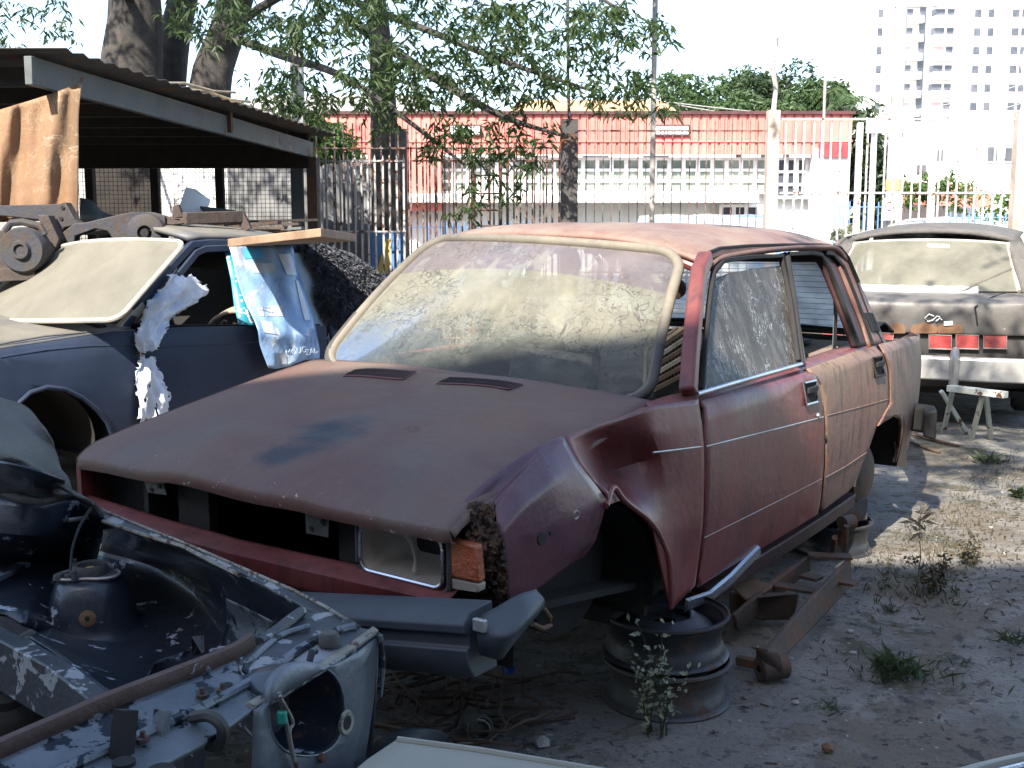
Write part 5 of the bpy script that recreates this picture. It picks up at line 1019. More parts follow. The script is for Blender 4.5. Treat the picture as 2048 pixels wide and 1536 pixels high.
mat('sack_bright',(.05,.35,.75),(.10,.42,.8),rough=.4,bump=.1)
SK=[[(456,485,.06),(490,488,.07),(525,489,.07),(555,492,.07),(582,490,.07)],[(470,540,.07),(505,545,.10),(540,545,.11),(575,540,.12),(600,545,.08)],[(490,600,.08),(525,603,.11),(560,600,.12),(592,600,.13),(616,600,.08)],[(512,655,.09),(540,660,.12),(570,662,.12),(603,660,.11),(632,655,.07)],[(522,690,.09),(555,695,.10),(585,697,.11),(615,692,.10),(637,688,.06)],[(536,736,.08),(560,737,.09),(588,728,.10),(615,720,.09),(640,718,.05)]]
def skp(px,py,off): return BP_(px,py,(lambda x,z: bg_(x,z) if z>.95 else bb_(x,z)),off)
G=net([[skp(*q_) for q_ in r_] for r_ in SK],6); rr=random.Random(2)
for i,r_ in enumerate(G):
    for j,p in enumerate(r_): p+=BLU.y*(.007*math.sin(i*.45+j*.6)+.004*math.sin(j*1.1-i*.3))
sack=MB().grid(G).build('plastic_sack',MATS['sack_blue'],label='torn blue plastic sack with pale printing hanging over the navy car door',cat='sack',solid=.002)
def skpatch(i0,i1,j0,j1,m_,name,par=sack): return MB().grid([[G[i][j]+BLU.y*.004 for j in range(j0,j1+1)] for i in range(i0,i1+1)]).build(name,MATS[m_],par)
skpatch(2,7,17,22,'sack_white','white_print'); skpatch(13,15,3,5,'sack_grey','label_print'); skpatch(13,15,6,12,'sack_grey','label_print'); skpatch(16,19,3,8,'sack_grey','label_print'); skpatch(1,3,5,11,'sack_bright','oval_print'); skpatch(4,6,6,14,'sack_grey','label_print'); skpatch(26,29,4,9,'sack_grey','label_print'); skpatch(8,16,20,22,'sack_white','white_print')
MB().grid([[skp(*q_) for q_ in r_] for r_ in (((450,504,-.005),(458,500,.0),(470,512,.02)),((462,560,-.005),(474,560,.005),(490,566,.02)),((468,610,-.005),(486,612,.01),(505,618,.03)),((477,649,-.005),(495,650,.01),(511,650,.03)))]).build('dotted_flap',MATS['sack_dots'],sack,solid=.002)
def tmat(p,xd,nd):
    xd=xd.normalized(); nd=(nd-xd*nd.dot(xd)).normalized(); yd=nd.cross(xd); return Matrix.Translation(p)@Matrix((xd,yd,nd)).transposed().to_4x4()
mat('ink_pale',(.62,.66,.70),rough=.6); mat('ink_sack',(.34,.42,.52),rough=.6); mat('ink_dark',(.06,.08,.12),rough=.6)
xd=skp(632,700,.1)-skp(575,712,.1); text('MOUC',None,.055,MATS['ink_sack'],sack,rot=tmat(skp(592,703,.135),xd,BLU.y)); text('ZAD',None,.052,MATS['ink_sack'],sack,rot=tmat(skp(624,703,.115),xd,BLU.y))
xd=skp(508,655,.08)-skp(490,610,.05); text('Joago:U',None,.035,MATS['ink_pale'],sack,rot=tmat(skp(497,630,.05),xd,BLU.y))
xd=skp(545,612,.1)-skp(508,608,.1); text('U  U  P  m  U',None,.016,MATS['ink_dark'],sack,rot=tmat(skp(527,615,.135),xd,BLU.y))
# ---- torn white plastic
mat('torn_white',(.60,.66,.76),(.74,.78,.82),s=9,rough=.5,extra=lambda nt,tc,c: mixn(nt,ramp(nt,noise(nt,tc,7,3),.70,.78),c,(.22,.45,.80)),bump=.4,bs=18)
def torn(rows,name,lb,seed,amp=.016,holes=()):
    G=net(rows,7); rr=random.Random(seed)
    for i,r_ in enumerate(G):
        for j,p in enumerate(r_):
            e=1 if j in (0,len(r_)-1) or i in (0,len(G)-1) else 0
            p+=BLU.y*(amp*math.sin(i*.35+j*.5)+.4*amp*math.sin(j*1.1-i*.3)+rr.uniform(-.004,.004))+Vector((rr.uniform(-1,1),0,rr.uniform(-1,1)))*(.012 if e else .002)
    m=MB(); nr,nc=len(G),len(G[0]); vs=[p for r_ in G for p in r_]; fs=[(i*nc+j,i*nc+j+1,(i+1)*nc+j+1,(i+1)*nc+j) for i in range(nr-1) for j in range(nc-1) if (i,j) not in holes and not ((j in (0,nc-2)) and rr.random()<.35)]
    return m.add(vs,fs).build(name,MATS['torn_white'],label=lb,cat='plastic sheet',solid=.002,smooth=35)
torn([[skp(*q_) for q_ in r_] for r_ in (((338,548,.05),(352,550,.06),(368,552,.08),(385,545,.07)),((318,580,.05),(345,580,.09),(372,583,.10),(412,575,.06)),((296,608,.06),(325,612,.10),(350,612,.09),(385,610,.04)),((280,640,.05),(300,645,.08),(320,640,.08),(345,640,.03)),((272,672,.05),(290,675,.07),(305,678,.07),(328,665,.04)),((277,700,.04),(288,703,.05),(300,702,.05),(315,700,.04)))],'torn_plastic','crumpled white and blue plastic caught on the navy car window pillar',4)
torn([[skp(*q_) for q_ in r_] for r_ in (((276,714,.03),(288,713,.05),(300,714,.05),(314,716,.03)),((272,745,.03),(290,742,.06),(305,745,.06),(322,750,.03)),((276,785,.03),(292,780,.06),(312,785,.06),(338,790,.03)),((274,845,.03),(295,840,.05),(318,838,.05),(346,832,.03)))],'torn_plastic','lower strip of torn white plastic with holes on the navy car door seam',8,holes=((12,9),(12,10),(16,4),(16,5),(15,5),(18,12),(19,12),(17,13)))
# ================================================================ BLACK SEDAN AT THE RIGHT
mat('black_paint',(.022,.022,.026),(.045,.043,.043),s=2.5,rough=.5,dust=(.27,.24,.20),da=.55,ds=3,up=.5,chips=(.5,.46,.42),ct=.86,cs=12,rust=(.26,.13,.07),rt=.80,rs=3.5,bump=.1)
mat('vinyl_roof',(.045,.042,.042),(.075,.07,.065),s=4,rough=.85,dust=(.19,.17,.145),da=.55,ds=5,up=.5,streak=(.06,.05,.05),sa=.3,bump=.4)
mat('filler_brown',(.13,.06,.03),(.18,.10,.055),s=5,rough=.85,bump=.2)
mat('lamp_red',(.33,.02,.025),(.40,.04,.04),s=5,rough=.3,dust=(.42,.26,.22),da=.5,coat=.2,bump=.08)
glass('rear_dust',(.20,.19,.145),.80,1.0,ds=2.2,trans=.1)
BK=Frame((2.98,8.3,-.0),.455,.03,0)
kc=thing('sedan',BK.W((2,0,0)),'weathered black sedan seen from behind with three red tail lights and a chrome bumper','car')
def K(mb,name,m,**k): return mb.build(name,MATS[m],kc,**k)
def KP(px,py,x): return BK.W(BK.at(px,py,0,x))
def KR(px,py,y): return BK.W(BK.at(px,py,1,y))
# tail: rows from deck edge down, columns right to left (mirrored about y=0)
def tail(y,x,z): return BK.W((x,y,z))
yc=[-.93,-.90,-.8,-.6,-.4,-.2,0,.2,.4,.6,.8,.90,.93]
def rowz(x,z,bowk=.10): return [tail(y,x+bowk*abs(y/.93)**3,z) for y in yc]
z_deck=BK.at(1900,603,0,.02).z; z_lip=BK.at(1900,668,0,.0).z; z_lampb=BK.at(1900,705,0,0).z
K(MB().grid(net([rowz(.55,z_deck+.035,.0),rowz(.30,z_deck+.030,.03),rowz(.06,z_deck+.005,.06),rowz(.0,z_deck-.04),rowz(-.01,z_lip+.02),rowz(.0,z_lip)],4)),'boot_lid','black_paint',solid=.012)
K(MB().grid(net([rowz(.03,z_lip-.004),rowz(.035,z_lampb),rowz(.05,.42),rowz(.12,.30)],4)),'rear_panel','black_paint',solid=.012)
l=MB(); K(MB().tube([KP(1955,648,-.016),KP(1950,614,-.012),(KP(1985,594,.20)),KP(2010,586,.45)],.006,6),'boot_seam','dark_inside')
for a,b in ((1858,1903),(1912,1957),(1967,2013)):
    for s_ in (1,):
        p=[BK.at(a,669,0,.0),BK.at(b,671,0,.0),BK.at(b,699,0,.0),BK.at(a,697,0,.0)]
        for mr in (1,-1):
            pts=[BK.W((.0+.10*abs(c.y/.93)**3,c.y*mr,c.z)) for c in p]; o=K(MB().plate(pts,.03,-BK.x),'tail_light','lamp_red',bevel=.004)
            MB().tube(pts,.006,6,closed=True,up=BK.x).build('bezel',MATS['chrome_dull'],o)
# brown filler patches and scrawl
for cx,w_ in ((1795,30),(1848,50),(1900,48)):
    pts=[]
    for t in range(9): u=-1+2*t/8; c=BK.at(cx+u*w_*.55,657-11*math.sqrt(1-u*u)*(1+.2*math.sin(t*2)),0,-.02); pts.append(BK.W((-.018+.1*abs(c.y/.93)**3,c.y,c.z)))
    for u in (1,-1): c=BK.at(cx+u*w_*.5,667,0,-.02); pts.append(BK.W((-.016+.1*abs(c.y/.93)**3,c.y,c.z)))
    K(MB().plate(pts,.003,-BK.x),'filler_patch','filler_brown',smooth=0)
for L in ([(1868,632),(1858,628),(1850,636),(1856,643),(1866,640),(1874,632),(1880,634)],[(1872,642),(1880,636),(1884,640)]): K(MB().tube([KP(px,py,-.03) for px,py in L],.004,5),'scrawl','white_frame')
K(MB().plate([KP(1888,643,-.028),KP(1905,642,-.028),KP(1905,650,-.028),KP(1888,651,-.028)],.002,-BK.x),'sticker','white_frame',smooth=0)
# side quarter and pillars (right side faces the camera a little)
ol=[(.02,.42),(.0,z_lip),(.06,z_deck-.02),(.5,z_deck+.02),(2.6,z_deck+.03),(4.6,z_deck-.06),(4.7,.6),(4.5,.30),(4.1,.28),(3.9,.55),(3.6,.66),(3.3,.55),(3.1,.28),(1.55,.28),(1.4,.50),(1.15,.62),(.9,.50),(.75,.30),(.2,.32)]
for s_ in (1,-1): K(panel_mb(BK,ol,lambda x,z,s_=s_: s_*(.935-.25*(z-.7)**2-(.06*(1-x/.3)**2 if x<.3 else 0)),.12),'side_panel','black_paint',solid=.02,off=-s_)
zr=1.50
def kroof(u,v): 
    x=1.02+u*1.5; w_=.66; z=1.385+.085*(1-abs(v)**2.4)+.03*math.sin(math.pi*min(1,u*.9+.05)); return BK.W((x-.07*(1-v*v)*(1-u),v*w_,z-.02*(1-u)**2))
K(MB().grid([[kroof(i/12,-1+j/12) for j in range(25)] for i in range(13)]),'roof','vinyl_roof',solid=.03)
W4=[(.98,.585,1.345),(.98,-.585,1.345),(.52,-.70,z_deck+.045),(.52,.70,z_deck+.045)]
def kw(u,v): p=Vector(W4[0]).lerp(Vector(W4[1]),u).lerp(Vector(W4[3]).lerp(Vector(W4[2]),u),v); k=1-(2*u-1)**2; p.x-=.10*k; p.z+=.03*k*(1-v); return BK.W(p)
o=K(MB().grid([[kw(i/16,j/6) for i in range(17)] for j in range(7)]),'rear_window','rear_dust',label='dusty rear window with a loose lower seal')
pp=[(kw(.012,1-t/6)) for t in range(7)]+[kw(t/16,.02) for t in range(1,16)]+[kw(.988,t/6) for t in range(7)]
MB().tube([kw(.0,1),kw(0,.5),kw(0,0)]+[kw(t/12,0) for t in range(1,12)]+[kw(1,0),kw(1,.5),kw(1,1)],.016,6).build('gasket',MATS['trim_dusty'],o)
MB().tube([kw(.0,.52),kw(.10,.68),kw(.20,.84),kw(.26,.98),kw(.32,1.04)],.010,6).build('hanging_seal',MATS['gasket_dusty'],o)
m=MB().grid([[kw(t/10,.90),kw(t/10,1.10)-BK.x*.02-Vector((0,0,0)),kw(t/10,1.12)-BK.x*.10] for t in range(2,11)]); m.build('lower_seal',MATS['white_wall'],o,solid=.01)
a=kw(.32,.10); b=kw(.42,.10); MB().plate([kw(.36,.09)-BK.x*.006,kw(.50,.07)-BK.x*.006,kw(.50,.13)-BK.x*.006,kw(.36,.15)-BK.x*.006],.002,-BK.x).build('sticker',mat('sticker_teal',(.35,.62,.60),rough=.5),o,smooth=0)
text('01:50/50',None,.040,MATS['white_frame'],o,rot=tmat(kw(.43,.11)-BK.x*.012,kw(.40,.11)-kw(.46,.11),-BK.x))
for s_ in (1,-1):
    K(MB().grid(net([[BK.W((.50,.90*s_,z_deck+.02)),BK.W((.50,.72*s_,z_deck+.05))],[BK.W((.75,.80*s_,1.20)),BK.W((.74,.64*s_,1.21))],[BK.W((1.03,.665*s_,1.385)),BK.W((.99,.58*s_,1.36))]],5)),'rear_pillar','vinyl_roof',solid=.03)
    K(MB().grid(net([[BK.W((.50,.90*s_,z_deck+.02)),BK.W((1.05,.90*s_,z_deck+.03))],[BK.W((.75,.80*s_,1.20)),BK.W((1.10,.79*s_,1.20))],[BK.W((1.03,.665*s_,1.385)),BK.W((1.25,.665*s_,1.39))]],5)),'rear_pillar','vinyl_roof',solid=.03)
    K(MB().plate([BK.W((1.10,.875*s_,z_deck+.05)),BK.W((2.6,.875*s_,z_deck+.05)),BK.W((2.4,.67*s_,1.37)),BK.W((1.28,.67*s_,1.37))],.01,BK.y*s_),'side_window','rear_dust',smooth=0)
    K(MB().tube([BK.W((.52,.905*s_,z_deck+.03)),BK.W((.78,.80*s_,1.20)),BK.W((1.06,.68*s_,1.40)),BK.W((2.5,.68*s_,1.41))],.012,6),'gutter','trim_dusty')
# bumper
pf=[(-.05,-.085),(.035,-.09),(.05,-.06),(.05,.045),(.035,.085),(-.03,.09),(-.05,.08)]
zb=BK.at(1950,738,0,-.10).z
K(MB().ring([BK.W(p) for p in ((.25,-.99,zb),(.06,-.97,zb),(-.08,-.90,zb),(-.12,-.5,zb),(-.13,0,zb),(-.12,.5,zb),(-.08,.88,zb),(.06,.96,zb),(.22,.985,zb))],[(-a,b) for a,b in pf],up=(0,0,1)),'rear_bumper','chrome_bright',bevel=.012)
for yy in (BK.at(1908,730,0,-.2).y,-BK.at(1908,730,0,-.2).y):
    m=MB().grid(net([[BK.W((-.15,yy-.035,zb-.15)),BK.W((-.20,yy,zb-.16)),BK.W((-.15,yy+.035,zb-.15))],[BK.W((-.18,yy-.035,zb)),BK.W((-.21,yy,zb)),BK.W((-.18,yy+.035,zb))],[BK.W((-.17,yy-.033,zb+.11)),BK.W((-.22,yy,zb+.11)),BK.W((-.17,yy+.033,zb+.11))],[BK.W((-.12,yy-.02,zb+.15)),BK.W((-.14,yy,zb+.16)),BK.W((-.12,yy+.02,zb+.15))]],4)); K(m,'bumper_guard','chrome_bright',solid=.02)
K(MB().plate([BK.W(p) for p in ((.12,-.86,.30),(.12,.86,.30),(4.5,.86,.30),(4.5,-.86,.30))],.04),'floor_pan','dark_inside',smooth=0)
K(MB().plate([BK.W(p) for p in ((.5,-.68,z_deck-.02),(.5,.68,z_deck-.02),(1.6,.68,z_deck-.02),(1.6,-.68,z_deck-.02))],.02),'parcel_shelf','dark_inside',smooth=0)
K(MB().grid([[BK.W((2.6+1.9*t,v*.86,z_deck+.03-.05*t)) for v in (-1,0,1)] for t in (0,.5,1)]),'bonnet','black_paint',solid=.02)
K(MB().plate([BK.W((2.5,.66,1.38)),BK.W((2.5,-.66,1.38)),BK.W((3.0,-.72,z_deck+.03)),BK.W((3.0,.72,z_deck+.03))],.01),'windscreen','rear_dust')
K(MB().plate([BK.W(p) for p in ((4.62,-.86,.35),(4.62,.86,.35),(4.66,.86,z_deck-.05),(4.66,-.86,z_deck-.05))],.04,BK.x),'front_panel','black_paint',smooth=0)
for s_ in (1,-1):
    for xx in (1.15,3.6): 
        w=K(MB().lathe([(0,.08),(.17,.08),(.20,.10),(.29,.09),(.32,.05),(.32,-.06),(.29,-.09),(0,-.09)],BK.W((xx,.76*s_,.31)),28,BK.y*s_),'wheel','rubber')
# trestle under the bumper
mat('trestle_paint',(.42,.45,.38),(.52,.54,.48),s=6,rough=.6,rust=RUST,rt=.62,rs=12,bump=.1)
o=thing('trestle',(at(1930,880,7.55).x,7.55,0),'pale metal sawhorse trestle standing under the black sedan bumper','trestle')
a=at(1898,776,7.7); b=at(2012,790,7.35); MB().bar(a,b,.06,.045).build('top_beam',MATS['trestle_paint'],o,bevel=.004)
for p,q_ in ((at(1965,792,7.5),atz(1942,880,0.0)),(at(1972,792,7.52),atz(1982,880,0.0)),(at(1882,782,7.8),atz(1938,872,0.0)),(at(1905,782,7.72),atz(1886,868,0.0))): MB().bar(p,q_,.028,.028,(0,1,0)).build('leg',MATS['trestle_paint'],o,bevel=.003)
# ================================================================ STRIPPED BLACK WRECK, FRONT LEFT
def w(px,py,dz=0): return atz(px,py,.72+dz)
def atp(px,py,o,n):
    r=ray(px,py); return CAM+r*((o-CAM).dot(n)/r.dot(n))
def chipx(nt,tc,c):
    v=noise(nt,tc,11,8,.62,.5); return mixn(nt,ramp(nt,v,.58,.59),c,mixn(nt,noise(nt,tc,40,3),(.24,.26,.29),(.30,.30,.29)))
def mspots(nt,tc,c):
    c=mixn(nt,ramp(nt,noise(nt,tc,9,8,.7,.4),.72,.73),c,(.42,.46,.52)); return mixn(nt,ramp(nt,noise(nt,mapv(nt,tc,loc=(3,1,2)),5,6,.7),.80,.88),c,(.14,.065,.04))
mat('bay_navy',(.006,.009,.015),(.012,.017,.027),s=3,rough=.40,dust=(.07,.08,.10),da=.22,ds=4,up=.3,extra=mspots,bump=.12,coat=.3)
mat('bay_peeled',(.012,.015,.022),(.022,.027,.038),s=4,rough=.42,extra=chipx,dust=(.25,.24,.22),da=.15,rust=(.11,.05,.03),rt=.78,rs=6,bump=.25)
mat('bay_silver',(.11,.125,.14),(.17,.185,.20),s=4,rough=.42,metal=.35,extra=lambda nt,tc,c: mixn(nt,ramp(nt,noise(nt,tc,11,8,.68,.5),.56,.57),c,(.010,.013,.020)),rust=(.12,.06,.035),rt=.78,rs=5,bump=.25)
mat('bay_bare',(.11,.125,.14),(.17,.185,.205),s=4,rough=.4,metal=.35,extra=lambda nt,tc,c: mixn(nt,ramp(nt,noise(nt,tc,9,8,.68,.5),.74,.75),c,(.010,.013,.020)),rust=(.12,.06,.035),rt=.84,rs=6,bump=.2)
mat('flange_rust',(.07,.038,.028),(.11,.07,.055),s=6,rough=.8,chips=(.20,.21,.23),ct=.72,cs=15,bump=.35)
mat('cream_edge',(.26,.25,.20),(.19,.17,.13),s=12,rough=.7,chips=(.03,.03,.04),ct=.66,cs=30,rust=(.14,.07,.04),rt=.60,rs=20,bump=.3)
mat('cloth_grey',(.085,.095,.10),(.13,.13,.12),s=3,rough=.97,dust=(.2,.185,.14),da=.35,ds=4,bump=.6,bs=160)
wk=thing('car_wreck',w(330,1250,-.72),'stripped engine bay of a black wreck with peeling paint, front left corner','car wreck')
def Kk(mb,name,m,par=wk,**k): return mb.build(name,MATS[m],par,**k)
rows=[[(190,1017,.01),(300,1061,.01),(374,1090,.01),(443,1120,.01),(590,1184,.008),(655,1218,.004),(716,1257,.0)],
 [(205,1040,.004),(297,1071,.004),(366,1092,.004),(425,1122,.004),(510,1160,.002),(596,1206,.0),(700,1262,.0)]]
Kk(MB().grid(net([[w(*p) for p in r_] for r_ in rows],6)),'wing_edge','bay_peeled',solid=.012)
Kk(MB().tube([w(*p) for p in ((205,1042,.006),(297,1073,.006),(366,1093,.006),(425,1124,.006),(478,1150,.004))],.005,6),'seam','cream_edge')
Kk(MB().tube([w(*p) for p in ((192,1015,.012),(300,1059,.012),(374,1088,.012),(443,1118,.012),(590,1182,.010),(655,1216,.006),(712,1251,.004))],.0035,6),'seam','cream_edge')
bay=[[(205,1042,.0),(297,1074,.0),(366,1095,.0),(425,1126,.0),(510,1163,-.002),(596,1209,-.004),(640,1240,-.006)],
 [(205,1075,-.10),(282,1102,-.12),(350,1125,-.13),(412,1158,-.13),(475,1198,-.12),(545,1236,-.10),(600,1262,-.08)],
 [(195,1110,-.19),(270,1130,-.20),(335,1155,-.21),(398,1192,-.21),(450,1236,-.20),(515,1270,-.18),(570,1295,-.15)],
 [(150,1190,-.22),(230,1225,-.24),(300,1245,-.25),(362,1262,-.25),(420,1290,-.24),(480,1315,-.22),(520,1335,-.18)],
 [(85,1255,-.20),(150,1290,-.22),(215,1330,-.23),(290,1360,-.24),(350,1375,-.24),(420,1385,-.22),(470,1390,-.18)],
 [(60,1272,-.15),(112,1305,-.16),(165,1345,-.17),(225,1392,-.18),(300,1420,-.22),(350,1430,-.22),(400,1435,-.20)]]
Kk(MB().grid(net([[w(*p) for p in r_] for r_ in bay],6)),'inner_wing','bay_navy',solid=.006)
# bare silver patch of the apron near the lamp
Kk(MB().grid(net([[w(*p)+Vector((0,-.004,.006)) for p in r_] for r_ in ([(452,1200,-.105),(490,1218,-.10),(545,1246,-.085)],[(455,1243,-.165),(500,1258,-.15),(548,1283,-.135)],[(440,1295,-.225),(480,1300,-.20),(515,1325,-.165)])],5)),'bare_patch','bay_silver',solid=.001)
# chassis rail
Kk(MB().ring([w(*p) for p in ((-60,1235,-.13),(48,1290,-.13),(112,1325,-.14),(165,1365,-.15),(232,1418,-.16),(280,1470,-.18))],[(-.022,-.12),(.022,-.12),(.022,.0),(-.022,.0)],up=(0,0,1)),'chassis_rail','bay_peeled',bevel=.004)
# strut tower with top plate
c=w(186,1250,-.235); tw=Kk(MB().lathe([(.20,-.035),(.155,-.015),(.122,-.004),(.114,.004),(.109,.02),(.094,.085),(.080,.120),(.068,.130),(.0,.132)],c,48),'strut_tower','bay_navy')
t=c+Vector((0,0,.134)); pl=[]
for k in range(28):
    a=2*math.pi*k/28; r_=.068*(1+.20*math.cos(3*a+1.2)); pl.append(t+Vector((r_*math.cos(a),r_*math.sin(a),0)))
tp_=MB().plate(pl,.006,(0,0,1)).build('top_plate',MATS['bumper_blue'],tw,bevel=.002); MB().tube([p+Vector((0,0,.002)) for p in pl],.004,6,closed=True).build('plate_edge',MATS['chrome_dull'],tw)
MB().lathe([(.044,0),(.042,.018),(.036,.024),(.030,.020),(.026,.006),(0,.004)],t,28).build('bearing',MATS['rubber'],tw); MB().lathe([(.012,.004),(.012,.014),(0,.015)],t,6).build('nut',MATS['board_yellow'],tw)
for a in (.4,2.5,4.5): MB().lathe([(.009,0),(.009,.014),(.005,.014),(.005,.024),(0,.024)],t+Vector((.064*math.cos(a),.064*math.sin(a),0)),8).build('stud',MATS['bumper_blue'],tw)
g=MB(); rr=random.Random(4)
for k in range(7): g.lathe([(0,.016),(.008,.012),(.011,0)],t+Vector((-.045+rr.uniform(-.02,.02),-.045+rr.uniform(-.015,.015),rr.uniform(0,.004))),8)
g.build('grease',MATS['rim_grey'],tw,kind=None)
p=c+Vector((.03,-.108,.055)); MB().lathe([(.020,0),(.012,.003),(.006,.003)],p,16,(.2,-1,.15)).build('rust_spot',MATS['filler_brown'],tw); MB().lathe([(0,.004),(.006,.004)],p,12,(.2,-1,.15)).build('bolt_hole',MATS['dark_inside'],tw)
p0=t+Vector((-.045,-.01,.01)); Kk(MB().tube(net([[p0,p0+Vector((.0,.02,.05)),p0+Vector((.01,.05,.10)),p0+Vector((.035,.09,.15))]]*2,5)[0],.0035,6),'cable','bumper_blue')
# bulkhead side on the far left
Kk(MB().grid(net([[w(*p) for p in r_] for r_ in ([(-60,985,.08),(40,1002,.07),(90,1006,.06),(150,990,.05),(200,1030,.02)],[(-60,1060,.0),(40,1070,-.01),(95,1072,-.03),(150,1062,-.05),(205,1075,-.08)],[(-60,1130,-.10),(30,1130,-.12),(90,1130,-.15),(140,1130,-.17),(190,1130,-.20)],[(-60,1220,-.12),(10,1225,-.14),(50,1245,-.15),(80,1258,-.19),(110,1270,-.22)])],5,.7)),'bulkhead','bay_navy',solid=.01)
Kk(MB().tube([w(118,1045,-.02),w(140,1040,.0),w(178,1035,-.01)],.006,6),'trim_strip','chrome_dull')
Kk(MB().bar(w(-30,1166,-.10),w(50,1128,-.11),.03,.012),'brace','bay_silver')
# rubber edged scuttle panel
Kk(MB().grid(net([[w(*p) for p in r_] for r_ in ([(-60,915,.22),(20,930,.22),(80,945,.20),(130,965,.16)],[(-60,950,.17),(20,962,.16),(70,975,.15),(130,975,.12)],[(-60,975,.13),(20,990,.12),(85,1003,.11),(160,990,.09)])],5,.6)),'scuttle','bay_navy',solid=.006)
Kk(MB().tube([w(*p) for p in ((-60,972,.13),(0,985,.12),(40,998,.115),(85,1004,.11),(130,993,.10),(155,993,.09),(185,1010,.05),(205,1030,.02))],.010,8),'rubber_edge','rubber')
# brackets in the bay
Kk(MB().ring([w(*p) for p in ((310,1357,-.24),(330,1320,-.17),(350,1313,-.15),(368,1312,-.15),(380,1296,-.13),(395,1288,-.12))],[(-.022,-.002),(.022,-.002),(.022,.002),(-.022,.002)],up=(0,0,1)),'bracket','bay_silver')
Kk(MB().ring([w(*p) for p in ((385,1292,-.115),(405,1288,-.11),(413,1310,-.15),(425,1352,-.21))],[(-.020,-.003),(.020,-.003),(.020,.003),(-.020,.003)],up=(1,.3,0)),'bracket','rubber')
# gearbox housing lower left
c=w(5,1370,-.30); Kk(MB().lathe([(.02,.03),(.03,.03),(.035,.02),(.06,.02),(.07,.0),(.10,-.01),(.13,-.05),(.14,-.14)],c,32,(.35,-.5,.75)),'bell_housing','rubber'); Kk(MB().tube([c+Vector((.045*math.cos(a),.03*math.sin(a),.03+.03*math.sin(a))) for a in [i*.628 for i in range(10)]],.007,6,closed=True),'seal_ring','filler_brown')
Kk(MB().plate([w(-60,1290,-.33),w(230,1425,-.35),w(340,1400,-.42),w(250,1200,-.42),w(-60,1150,-.40)],.02,(0,0,1)),'undertray','dark_inside',smooth=0)
Kk(MB().box(w(120,1420,-.40),(.5,.5,.02)),'undertray','dark_inside',smooth=0)
# slam panel across the front
cols=[[(709,1253,.0),(735,1258,.0),(757,1262,-.004)],[(650,1222,.0),(690,1262,.0),(716,1292,-.008)],[(588,1228,.0),(622,1290,-.004),(652,1332,-.012)],[(520,1287,.004),(545,1342,-.006),(563,1387,-.014)],[(470,1320,.006),(495,1372,-.008),(514,1412,-.016)],[(345,1371,.010),(384,1430,-.006),(424,1473,-.016)],[(226,1418,.012),(272,1480,-.006),(303,1540,-.016)],[(123,1464,.012),(155,1532,-.006),(185,1605,-.016)],[(-80,1555,.012),(-50,1630,-.006),(-20,1720,-.016)]]
P=net([[w(*p) for p in c_] for c_ in cols],7)
sp=Kk(MB().grid(P[:29]),'slam_panel','bay_peeled',solid=.01); Kk(MB().grid(P[28:]),'slam_panel','bay_silver',solid=.01)
Kk(MB().tube([P[i][len(P[0])//2]+Vector((0,0,.004)) for i in range(4,len(P),2)],.009,8),'rib_highlight','bay_silver')  # silver tube along the ridge stands in for its highlight
e=[P[i][0] for i in range(22,len(P))]; Kk(MB().grid([e,[p+Vector((-.006,.006,.020)) for p in e],[p+Vector((-.018,.022,.018)) for p in e]]),'rusty_flange','flange_rust',solid=.002)
e=[P[i][-1] for i in range(0,30)]; Kk(MB().grid([[p+Vector((0,0,.002)) for p in e],[p+Vector((-.012,.012,.005)) for p in e]]),'cream_edge_strip','cream_edge',solid=.006)
e=[w(604,1222,.01),w(585,1238,.008),w(560,1258,.006),w(520,1285,.004)]; Kk(MB().tube(e,[.010,.012,.012,.01],8),'brace','bay_peeled')
e=[w(618,1252,.006),w(560,1272,.004),w(505,1318,.002),w(490,1340,.0),w(505,1352,-.004)]; Kk(MB().tube(net([e,e],5)[0],.006,8),'pressed_edge','bay_silver')
Kk(MB().lathe([(.020,0),(.019,.014),(.014,.022),(0,.024)],w(659,1288,.0),16),'rubber_stop','rubber'); Kk(MB().tube([w(619,1322,.0),w(624,1305,.012),w(632,1300,.014)],.007,6),'clip','bay_silver')
for px,py in ((405,1395),(286,1483),(445,1385)): Kk(MB().lathe([(.010,0),(.010,.006),(.004,.006),(.004,.016),(0,.016)],w(px,py,-.002),8),'bolt','flange_rust')
for px,py in ((262,1452),(453,1372)): Kk(MB().lathe([(0,.003),(.010,.003),(.011,0)],w(px,py,.002),12),'hole','dark_inside')
for px,py,r_ in ((248,1530,.016),(322,1545,.018)): Kk(MB().lathe([(0,.006),(r_,.006),(r_,0)],w(px,py,-.0),14),'slot','dark_inside')
# front face with the empty headlamp opening
a=w(757,1262,-.006); b=w(303,1540,-.016); vd=(b-a); vd.z=0; vd.normalize(); nf=Vector((-vd.y,vd.x,0)); 
if nf.y>0: nf=-nf
nf=(nf+Vector((0,0,.06))).normalized()
poly=[(757,1268),(748,1400),(716,1620),(505,1620),(508,1418),(563,1390),(652,1334),(716,1296)]
def rayhit(cx,cy,th):
    best=None
    for i in range(len(poly)):
        (x1,y1),(x2,y2)=poly[i],poly[(i+1)%len(poly)]; dx,dy=math.cos(th),math.sin(th); den=dx*(y2-y1)-dy*(x2-x1)
        if abs(den)<1e-9: continue
        t=((x1-cx)*(y2-y1)-(y1-cy)*(x2-x1))/den; u=((x1-cx)*dy-(y1-cy)*dx)/den
        if t>0 and -1e-6<=u<=1+1e-6 and (best is None or t<best): best=t
    return (cx+best*math.cos(th),cy+best*math.sin(th))
cx,cy=612,1420; N=56; inner=[];outer=[]
